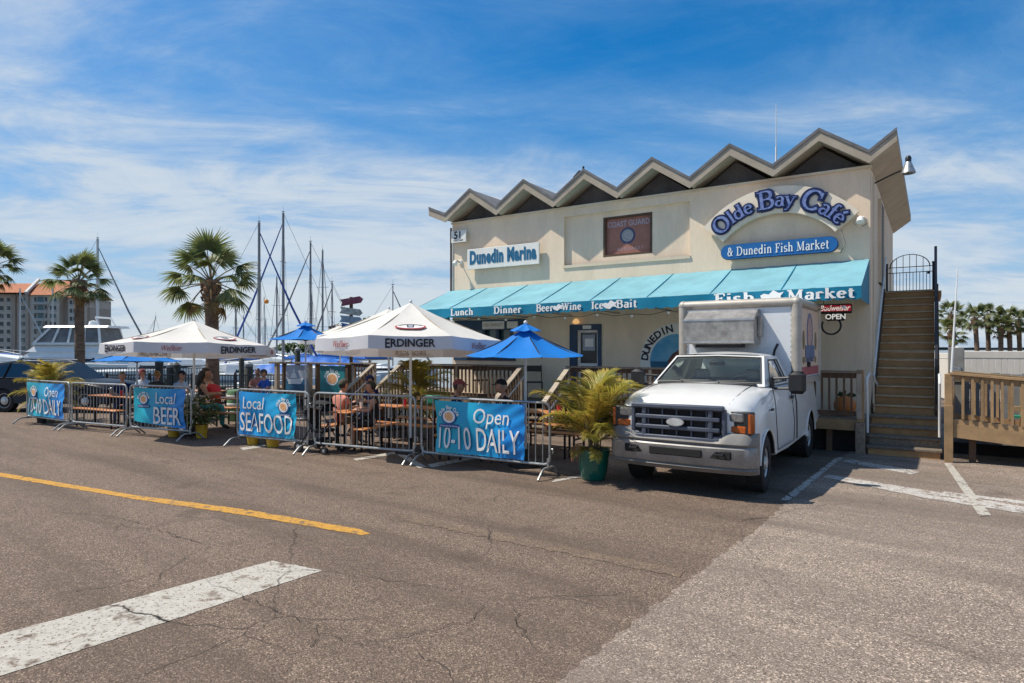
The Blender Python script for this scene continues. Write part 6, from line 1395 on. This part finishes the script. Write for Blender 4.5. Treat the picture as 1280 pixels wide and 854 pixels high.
# big green glazed pot with a golden cane palm
p = G(743,601); rnd = random.Random(5); gp = thing('potted_palm','golden cane palm in a glossy dark green pot beside the truck','potted palm',(p.x,p.y+.12,0))
MB().lathe([(.155,0),(.175,.01),(.19,.05),(.215,.15),(.232,.28),(.238,.36),(.250,.40),(.262,.43),(.262,.465),(.240,.468),(.228,.42)],32).build('pot','pot_green',gp); MB().lathe([(.228,.42),(.12,.435),(.001,.44)],20).build('soil','soil',gp)
for k in range(9):
    a = rnd.uniform(0,6.28); q = rnd.uniform(.02,.12); MB().tube([(q*math.cos(a),q*math.sin(a),.42),(q*1.6*math.cos(a),q*1.6*math.sin(a),.75+rnd.uniform(0,.2))],[.014,.009],6).build('cane','areca_stem',gp)
areca(gp,(0,0,.64),20,1.25,rnd,(58,96),0); areca(gp,(0,0,.60),15,1.10,rnd,(34,70),0); areca(gp,(0,0,.55),9,.85,rnd,(14,46),0); areca(gp,(-.05,0,.46),6,.55,rnd,(0,25),4)
for k in range(3): share('frond', ARE_D[k % 2], gp, Matrix.Translation((-.16,-.05,.55)) @ Matrix.Rotation(R(170+30*k),4,'Z') @ Matrix.Rotation(R(20),4,'Y') @ Matrix.Scale(.45,4))
def garden_palm(label, px, Y, z0, n, L_, seed, pot=False):
    q = at(px,0,Y); t = thing('golden_palm', label, 'palm plant', (q.x,q.y,0)); rnd = random.Random(seed)
    MB().lathe([(.16,0),(.22,.3),(.23,.36),(.20,.36)],18).build('pot','pot_grey',t)
    for k in range(6): a = k*1.1; MB().tube([(.06*math.cos(a),.06*math.sin(a),.3),(.12*math.cos(a),.12*math.sin(a),z0+.1)],[.015,.01],6).build('cane','areca_stem',t)
    areca(t,(0,0,z0),n,L_,rnd,(25,90),0); areca(t,(0,0,z0-.15),n//2,L_*.8,rnd,(-5,40),0); return t
garden_palm('yellow-green cane palm between the near white parasol pole and the deck', 522, 14.9, .92, 24, 1.12, 21)
garden_palm('low yellow cane palm between the leftmost banner and the SUV', 60, 17.4, .80, 20, 1.2, 22)
def shrub_pot(label, px, Y, potm, hgt, spread, nleaf, seed, flowers=False, r=.135, ph=.30):
    q = at(px,0,Y); t = thing('potted_shrub', label, 'potted plant', (q.x,q.y,0), 0, 'pots along the barriers'); rnd = random.Random(seed)
    MB().lathe([(r*.78,0),(r*.98,ph*.9),(r*1.06,ph*.9),(r*1.06,ph),(r*.92,ph),(r*.88,ph*.9)],22).build('pot',potm,t); MB().lathe([(r*.9,ph*.9),(.001,ph*.93)],14).build('soil','soil',t)
    if nleaf:
        mb = MB()
        for k in range(nleaf):
            a = rnd.uniform(0,6.28); rr = spread*rnd.random()**.5; z = ph+hgt*rnd.random(); c = Vector((rr*math.cos(a)*(.4+.6*math.sin(math.pi*min(1,(z-ph)/hgt*.9+.1))),rr*math.sin(a),z)); leaf_strip(mb, c, Vector((math.cos(a),math.sin(a),rnd.uniform(-.2,.9))), Vector((0,0,1)), rnd.uniform(.09,.17), .045, .4, 2)
        mb.build('foliage','shrub_leaf',t,smooth=-1,kind='stuff')
        mb = MB()
        for k in range(7): a = k; mb.tube([(0,0,ph*.9),(spread*.5*math.cos(a),spread*.5*math.sin(a),ph+hgt*.6)],.007,5)
        mb.build('stems','areca_stem',t,kind='stuff')
    if flowers:
        mb = MB()
        for k in range(26): a = rnd.uniform(0,6.28); mb.ball((spread*.8*math.cos(a)*rnd.random(),spread*.8*math.sin(a)*rnd.random(),ph+hgt*rnd.uniform(.3,1.05)),.022,6)
        mb.build('flowers','flower',t,kind='stuff')
    return t
shrub_pot('yellow pot with low flowers under the beer banner', 217, 14.55, 'pot_yellow', .12, .12, 40, 31, True)
shrub_pot('yellow pot with a bushy green plant beside the parasol pole', 252, 14.35, 'pot_yellow', .62, .40, 420, 32, True)
shrub_pot('dark pot with pale flowers between the two yellow pots by the parasol pole', 236, 14.6, 'black_plastic', .42, .22, 120, 33, True, r=.11, ph=.22)
shrub_pot('left yellow pot under the seafood banner', 316, 13.35, 'pot_yellow', .14, .10, 30, 34)
shrub_pot('right yellow pot under the seafood banner', 341, 13.05, 'pot_yellow', .14, .10, 30, 35, r=.145, ph=.32)
shrub_pot('grey pot between the yellow pots under the seafood banner', 329, 13.45, 'pot_grey', .1, .1, 20, 36)
shrub_pot('dark planter behind the foot of the leftmost banner', 54, 17.3, 'black_plastic', .1, .1, 20, 37, r=.17)
# ------------------------------------------------------------------ palms in the lot and beyond
p = at(266,0,20.0); cabbage_palm('tall cabbage palm rising behind the left white parasol', p.x, 20.0, 4.15, 1.22, 23, (-.06,0), .21, 41)
p = at(100,0,25.5); cabbage_palm('cabbage palm standing in front of the motor yacht', p.x, 25.5, 4.75, .95, 27, (-.05,0), .19, 42)
p = at(-14,0,25.5); cabbage_palm('cabbage palm cut by the left picture edge', p.x, 25.5, 5.3, .95, 24, (.05,0), .19, 43)
for i, (px, Y, ty, cr, lb) in enumerate(((1191,40,398,1.15,'taller palm right behind the white pole'), (1189,34,420,1.0,'shorter palm behind the white pole, left of the fence post'), (1222,42,402,1.25,'left palm of the clump beyond the white fence'), (1236,43,400,1.25,'middle palm of the clump beyond the white fence'), (1251,42,414,1.1,'right shorter palm of the clump beyond the white fence'), (1263,42,404,1.2,'palm left of the pair at the right picture edge'), (1275,43,406,1.2,'palm at the right picture edge beyond the fence'))):
    p = at(px, ty, Y); cabbage_palm('small '+lb, p.x, Y, p.z+.25, cr*.66, 22, (random.uniform(-.2,.2),0), .15, 50+i, boots=8, dead=2, group='palms beyond the white fence')
# ------------------------------------------------------------------ dock fence and piles
df = thing('dock_fence','dark metal railing along the marina edge','fence',(-14.2,22.4,0))
me = MB().box((0,0,.55),(.022,.022,1.0)).mesh('picket',-1); me.materials.append(MATS['dock_rail'])
for i in range(62): share('picket', me, df, Matrix.Translation((.1*i+.05,0,.05)))
for i in range(5): MB().cbox((1.5*i,0,.58),(.07,.07,1.16),.006).build('post','dock_rail',df)
for z in (.12,1.08): MB().bar((0,0,z),(6.3,0,z),.045,.04).build('rail','dock_rail',df)
df = thing('dock_fence','low dark metal railing beyond the SUV at the left','fence',(-26,30.5,0))
for i in range(90): share('picket', me, df, Matrix.Translation((.13*i+.05,0,.05)))
for z in (.12,1.08): MB().bar((0,0,z),(12,0,z),.045,.04).build('rail','dock_rail',df)
for i, (px, Y, zt, r, lb) in enumerate(((199,26,1.45,.15,'dark dock pile right of the red cap'),(213,25.5,1.35,.14,'greenish dock pile beside two dark ones'),(221,25.5,1.35,.14,'dark dock pile left of the standing dark hair'),(311,27,1.35,.17,'thick dark dock pile behind the litter bin'),(302,30,1.9,.12,'slim dark dock pile under the blue boat cover'),(372,33,2.0,.14,'dock pile behind the first poster'))):
    q = at(px,0,Y); t = thing('dock_pile', lb, 'pile', (q.x,Y,-2), 0, 'timber dock piles'); MB().lathe([(r,0),(r,zt+1.95),(r*.8,zt+2.0)],12).build('pile','dock_pile',t); MB().lathe([(r*1.05,zt+1.9),(r*1.05,zt+2.0),(.01,zt+2.12)],12).build('cap','boat_grey' if i % 2 else 'dock_pile',t)
# ------------------------------------------------------------------ boats
def hull(L_, B, free, sheer=.35, n=14):
    mb = MB(); secs = []
    for i in range(n+1):
        u = i/n; x = -L_/2+L_*u; w = B/2*(1-max(0,(u-.45)/.55)**2.2)*(.86+.14*min(1,u*4)); z1 = free+sheer*u*u*free; f = 1 if u < .95 else .4
        secs.append([(x,-w,z1),(x,-w*.92,z1*.45),(x,-w*.55,-.35),(x,0,-.5*f),(x,w*.55,-.35),(x,w*.92,z1*.45),(x,w,z1),(x,w*.6,z1+.06),(x,-w*.6,z1+.06)])
    vv = [p for s_ in secs for p in s_]; m = 9; fs = []
    for i in range(n):
        for j in range(m): q = (j+1) % m; fs.append((i*m+j,i*m+q,(i+1)*m+q,(i+1)*m+j))
    fs.append(tuple(range(m))); mb.add(vv, fs); return mb
def sailboat(label, px, Y, top_y, L_=9, rz=0.0, m='mast_metal', furl=None, cover='boat_blue', spread=2, mast_r=.075, boom=True, furl_to=None, rake=0.0):
    q = at(px, top_y, Y); t = thing('sailboat', label, 'sailboat', (q.x,Y,SEA), rz, 'sailboats in the marina'); hm = q.z-SEA
    hull(L_, L_*.30, 1.0).build('hull','boat_white',t,smooth=50)
    MB().cbox((.3,0,1.25),(L_*.36,L_*.17,.50),.12).build('cabin','boat_white',t); MB().bbox((-.9,-L_*.0855,1.20),(1.4,-L_*.0835,1.36)).build('window','window_dark',t); MB().bbox((-L_*.028,-.05,1.0),(L_*.08,.05,1.05)).build('toe_rail','wood_pale',t)
    inv = Matrix.Rotation(-rz,3,'Z')
    mp = [(.4,0,1.0),(.4+rake*.5,0,hm*.5),(.4+rake,0,hm)]; MB().tube(mp,[mast_r,mast_r,mast_r*.8],8).build('mast',m,t)
    for k in range(spread):
        z = hm*(.42+.30*k); MB().bar((.4+rake*z/hm,-.62+.14*k,z),(.4+rake*z/hm,.62-.14*k,z),.03).build('spreader',m,t)
    rig = MB()
    for y in (-L_*.13,L_*.13): rig.tube([(.4,y,1.0),(.4,y*.5,hm*.42),(.4+rake,0,hm*.97)],.012,4)
    rig.tube([(-L_*.48,0,1.1),(.4+rake,0,hm)],.012,4)
    if not furl: rig.tube([(L_*.48,0,1.4),(.4+rake,0,hm*.97)],.014,4)
    rig.build('rigging','mast_metal',t,kind='stuff')
    if furl: MB().tube([(L_*.48,0,1.3),(L_*.24+.2,0,hm*.5),(.44+rake,0,hm*.94)],[.075,.07,.03],8).build('furled_jib',furl,t)
    if boom: MB().tube([(.35,0,2.0),(-L_*.36,0,1.95)],.06,8).build('boom',m,t); MB().tube([(.3,0,2.12),(-1.0,0,2.2),(-L_*.34,0,2.05)],[.10,.17,.08],8).build('sail_cover',cover,t)
    MB().tube([(.4+rake,0,hm),(.4+rake,0,hm+.45)],.008,4).build('wind_vane',m,t); MB().box((.40+rake,0,hm+.08),(.18,.05,.05)).build('masthead',m,t)
    return t
sailboat('tall sailboat mast with blue furled jib sloping right of the tall palm', 316, 42, 278, 9.5, R(6), 'mast_metal', 'furl_blue', mast_r=.10)
sailboat('tallest sailboat mast, its blue furled jib sloping left', 361, 44, 266, 10, R(174), 'mast_metal', 'furl_blue', mast_r=.10)
sailboat('sailboat with pale slim mast right of the blue parasol', 395, 46, 303, 9, R(178), 'mast_metal', 'mast_metal', mast_r=.08)
sailboat('sailboat with slim bare mast just left of the signpost', 402, 52, 312, 8.5, R(95), 'mast_metal', None, mast_r=.085)
sailboat('sailboat mast touching the left end of the signpost boards', 421, 46, 353, 7, R(160), 'mast_metal', 'mast_metal', mast_r=.06)
sailboat('sailboat mast rising above the blue parasol', 387, 58, 369, 7, R(80), 'mast_metal', None, mast_r=.07)
sailboat('sailboat mast behind the near white parasol peak', 484, 46, 357, 7, R(10), 'mast_metal', 'mast_metal', mast_r=.045)
sailboat('tall sailboat with pale ladder-like mast behind the motor yacht', 115, 50, 298, 10, R(12), 'mast_pale', 'mast_metal', mast_r=.11)
sailboat('sailboat mast under the right side of the tall palm crown', 289, 50, 383, 8, R(-10), 'mast_metal', None, mast_r=.08)
sailboat('sailboat with white mast in front of the apartment block', 19, 60, 362, 8, R(15), 'mast_pale', 'mast_pale', mast_r=.09)
sailboat('second sailboat with white mast before the apartment block', 70, 62, 360, 8, R(165), 'mast_pale', 'mast_metal', mast_r=.08)
sailboat('sailboat with low mast between palm trunk and tallest masts', 345, 60, 346, 8, R(100), 'mast_metal', None, mast_r=.08)
sailboat('far sailboat mast left of the poster stand', 300, 75, 395, 8, R(40), 'mast_metal', None, mast_r=.06)
sailboat('far sailboat mast between the two tall masts', 334, 80, 400, 8, R(140), 'mast_metal', None, mast_r=.06)
sailboat('far slim sailboat mast beside the orange float', 327, 70, 372, 8, R(70), 'mast_pale', None, mast_r=.06)
sailboat('far sailboat mast above the left white parasol', 186, 66, 396, 7, R(150), 'mast_pale', None, mast_r=.045, rake=-1.6)
fo = at(333,377,40); ft = thing('orange_float','small orange float hung in a sailboat rig','float',(fo.x,40,fo.z)); MB().ball((0,0,0),.15,10).build('float','orange_float',ft); MB().tube([(0,0,.15),(-.7,.2,2.5)],.01,4).build('line','mast_metal',ft)
def motor_boat(label, px, Y, L_, rz, kind='yacht'):
    q = at(px,0,Y); t = thing('motor_boat', label, 'motor boat', (q.x,Y,SEA), rz, 'motor boats in the marina'); k = L_/12.0
    hull(L_, L_*.32, 1.75*k, .45).build('hull','boat_white',t,smooth=50)
    mb = MB(); mb.bbox((-L_*.42,-L_*.158,1.05*k),(L_*.22,-L_*.150,1.30*k)); mb.bbox((-L_*.42,L_*.150,1.05*k),(L_*.22,L_*.158,1.30*k)); mb.build('hull_stripe','boat_grey',t)
    def house(x0, x1, z0, z1, w, rake0, rake1):
        m_ = MB(); P = [(x0,-w,z0),(x1,-w,z0),(x1-rake1,-w*.86,z1),(x0+rake0,-w*.86,z1),(x0,w,z0),(x1,w,z0),(x1-rake1,w*.86,z1),(x0+rake0,w*.86,z1)]; m_.add(P,[(0,1,2,3),(7,6,5,4),(1,5,6,2),(4,0,3,7),(3,2,6,7),(0,4,5,1)]); return m_
    house(-3.4*k,3.4*k,1.75*k,2.65*k,1.65*k,.1*k,1.5*k).build('deckhouse','boat_white',t,smooth=-1); house(-2.6*k,2.9*k,1.95*k,2.45*k,1.66*k,.2*k,.9*k).build('side_window','window_dark',t,smooth=-1)
    if kind == 'yacht':
        house(-3.2*k,2.2*k,2.65*k,3.15*k,1.5*k,.0,.6*k).build('flybridge','boat_white',t,smooth=-1); enc = house(-2.9*k,1.8*k,3.15*k,4.35*k,1.45*k,.25*k,1.15*k).build('bridge_enclosure','boat_canvas',t,smooth=-1)
        for s_ in (-1,1):
            for x, dx in ((-2.85,.22),(-1.75,.05),(-.65,-.12),(.45,-.40),(1.75,-1.12)): MB().bar((x*k,s_*1.46*k,3.15*k),((x+dx)*k,s_*1.27*k,4.35*k),.13*k).build('enclosure_post','boat_white',enc)
            MB().bar((-2.9*k,s_*1.47*k,3.22*k),(1.75*k,s_*1.47*k,3.22*k),.12*k,.16*k).build('coaming','boat_white',enc)
        house(-3.3*k,1.1*k,4.35*k,4.50*k,1.4*k,.0,.1*k).build('hardtop','boat_white',t,smooth=-1)
        MB().tube([(-2.5*k,-1.0*k,4.5*k),(-2.2*k,-.9*k,5.1*k),(-2.2*k,.9*k,5.1*k),(-2.5*k,1.0*k,4.5*k)],.06*k,6).build('radar_arch','boat_white',t); MB().lathe([(.28*k,0),(.32*k,.1*k),(.25*k,.34*k),(.01,.4*k)],14,M=Matrix.Translation((-1.5*k,0,4.5*k))).build('radar_dome','boat_white',t)
    for s_ in (-1,1):
        sw = MB(); sw.bar((-2.4*k,s_*1.60*k,2.2*k),(2.2*k,s_*1.60*k,2.2*k),.06*k,.05*k); sw.build('window_trim','boat_white',t)
    rl = MB(); rl.tube([(L_*.20,L_*.145,1.9*k),(L_*.2,L_*.145,2.5*k),(L_*.47,L_*.02,2.9*k)],.025*k,5); rl.tube([(L_*.20,-L_*.145,1.9*k),(L_*.2,-L_*.145,2.5*k),(L_*.47,-L_*.02,2.9*k)],.025*k,5)
    for x in (.26,.33,.40): rl.tube([(L_*x,-L_*.15*(1-((x-.2)/.3)**2),2.0*k),(L_*x,-L_*.145*(1-((x-.2)/.3)**2),2.6*k+.6*k*(x-.2))],.02*k,5)
    rl.build('bow_rail','aluminium',t); return t
motor_boat('white motor yacht with dark canvas flybridge behind the left palm', 90, 44, 11.5, R(182)); motor_boat('low white motor boat behind the left white parasol pole', 228, 40, 9.5, R(8),'low'); motor_boat('white motor boat behind the tall palm trunk', 290, 46, 9, R(170),'low'); motor_boat('white motor boat moored right of the tall palm', 335, 40, 8, R(12),'low'); motor_boat('small white motor boat at the left picture edge', 22, 52, 8, R(175),'low'); motor_boat('white motor boat seen between poster stand and masts', 405, 52, 10, R(176),'low')
# blue canvas covers on moored boats
for px, py, Y, w, lb in ((396,447,38,2.6,'bright blue canvas cover on a boat above the first poster'),(432,449,40,2.0,'blue canvas cover on a boat above the second poster'),(346,456,36,2.0,'small blue canvas cover on a boat behind the tall palm')):
    q = at(px,py,Y); t = thing('boat_cover', lb, 'boat cover', (q.x,Y,q.z-.45), 0, 'blue boat covers'); mb = MB(); mb.grid(lambda u, v: ((u-.5)*w,(v-.5)*1.6,.5*math.sin(math.pi*v)*(.55+.45*math.cos(2.6*(u-.4)))+.03*math.sin(18*u)), 14, 8); mb.build('canvas','boat_blue',t); MB().tube([(0,0,.5),(0,0,-q.z+.45+SEA+.6)],.04,6).build('frame_pole','aluminium',t); hl_ = hull(w*2.2,w*.7,.8); hl_.build('hull','boat_white',t,smooth=50,M=Matrix.Translation((0,0,SEA-(q.z-.45)))) 
# finger pier under the boats
for px, lb in ((150,'left'),(260,'middle'),(385,'right')):
    q = at(px,0,38); t = thing('finger_pier','grey wooden finger pier, '+lb+' of three in the marina','pier',(q.x,30,0)); MB().cbox((0,0,-.05),(1.4,12,.12),.02).build('walkway','wood_grey',t)
    for y in (-5,-1.5,2,5): MB().lathe([(.13,SEA-1),(.13,.5),(.02,.55)],10,M=Matrix.Translation((.8,y,0))).build('pile','dock_pile',t)
# ------------------------------------------------------------------ apartment block across the marina
AY = 230.0; k = AY/FPX
ab = thing('apartment_block','tall beige apartment block with orange tiled roof across the marina','building',(0,AY,SEA))
def ax(px): return (px-PCX)*k
def azv(py): return CAM_H+(PHY-py)*k-SEA
def blk(x0, x1, ytop, y0, depth, m, name='wall'): return MB().bbox((ax(x0),y0,0),(ax(x1),y0+depth,azv(ytop))).build(name, m, ab)
blk(-70,36,367,3,14,'apt_wall_pale'); blk(36,74,369,0,16,'apt_wall_pale'); blk(74,84,369,2.5,14,'apt_wall'); blk(84,105,373,0.5,15,'apt_wall_pale'); blk(33,37,366,-.6,3,'apt_wall'); blk(105,108,384,2,12,'apt_wall')
blk(8,13,367,2.2,.8,'apt_wall'); blk(26,30,367,2.2,.8,'apt_wall')
for x0, x1, yb, yt in ((-72,34,366,352),(37,84,369,348.5),(83,108,372,362)):
    mb = MB(); P = [(ax(x0),-.9,azv(yb)),(ax(x1),-.9,azv(yb)),(ax(x1),7,azv(yt)),(ax(x0),7,azv(yt)),(ax(x0),16,azv(yb)),(ax(x1),16,azv(yb))]; mb.add(P,[(0,1,2,3),(3,2,5,4),(0,3,4),(1,5,2),(0,4,5,1)]); mb.build('roof','roof_tile',ab,smooth=-1)
mb = MB(); mb.bar((ax(35.5),-1.2,azv(366.5)),(ax(30.5),7,azv(347)),.9,.9); mb.build('gable_coping','apt_trim',ab)
WM = {}
def awin(x0, x1, y0, y1, yy, m='window_dark'):
    w = MB().bbox((ax(x0),yy-.10,azv(y1)),(ax(x1),yy+.05,azv(y0))).build('window', m, ab); MB().bbox((ax(x0)-.1,yy-.28,azv(y1)-.3),(ax(x1)+.1,yy+.05,azv(y1)-.02)).build('sill','apt_trim',w)
rows = [371.5,382,392,402,412,422.5,433]
for r_, y in enumerate(rows):
    awin(43,45.5,y,y+5.5,0,'window_dark'); awin(47,54.5,y-.5,y+6,0,'window_teal'); awin(56,59,y,y+5.5,0,'window_dark')
    awin(62.5,70,y+.5,y+5.5,0,'window_dark' if r_ % 2 else 'window_teal'); awin(86,89,y+4,y+9,.5,'window_dark'); awin(90.5,96.5,y+4,y+9,.5,'window_teal'); awin(98,102,y+4,y+9,.5,'window_dark')
    awin(0.5,4.5,y,y+5,3,'window_dark'); awin(17,20,y,y+5,3,'window_dark'); awin(21,25.5,y,y+5,3,'window_teal'); awin(-12,-4,y,y+5,3,'window_dark')
for i, y in enumerate((380,390.5,400.5,410.5,421,431)): MB().bbox((ax(42),-1.0,azv(y+.6)),(ax(60),.0,azv(y-.2))).build('balcony_slab','apt_trim',ab)
# low trees along the far quay
for i, (px, Y, h, w, lb) in enumerate(((255,120,3.0,7,'round dark tree on the far quay below the palm crown'),(372,140,3.2,9,'round dark tree on the far quay left of the blue parasol'),(437,95,5.4,7.5,'rust-green tree top under the signpost boards'),(462,120,7.6,3.2,'small dark tree top between signpost and near parasol'),(170,160,3.4,10,'round dark tree on the far quay above the left blue parasol'))):
    q = at(px,0,Y); t = thing('far_tree', lb, 'tree', (q.x,Y,SEA), 0, 'trees on the far quay'); rnd = random.Random(80+i); mb = MB(); hh = h-SEA
    for _ in range(420):
        a = rnd.uniform(0,6.28); e = rnd.uniform(-.5,1); rr = rnd.random()**.4; c = Vector((w/2*rr*math.cos(a)*math.sqrt(max(0,1-e*e*.8)),w/2*rr*math.sin(a),hh*.68+hh*.34*e*rr)); leaf_strip(mb, c, Vector((rnd.uniform(-1,1),rnd.uniform(-1,1),rnd.uniform(-.5,1))), Vector((0,0,1)), .8, .55, .3, 2)
    mb.build('crown','shrub_leaf' if i != 2 else 'palm_boot',t,smooth=-1); MB().tube([(0,0,0),(.1,0,hh*.6)],[.25,.15],8).build('trunk','palm_trunk',t)
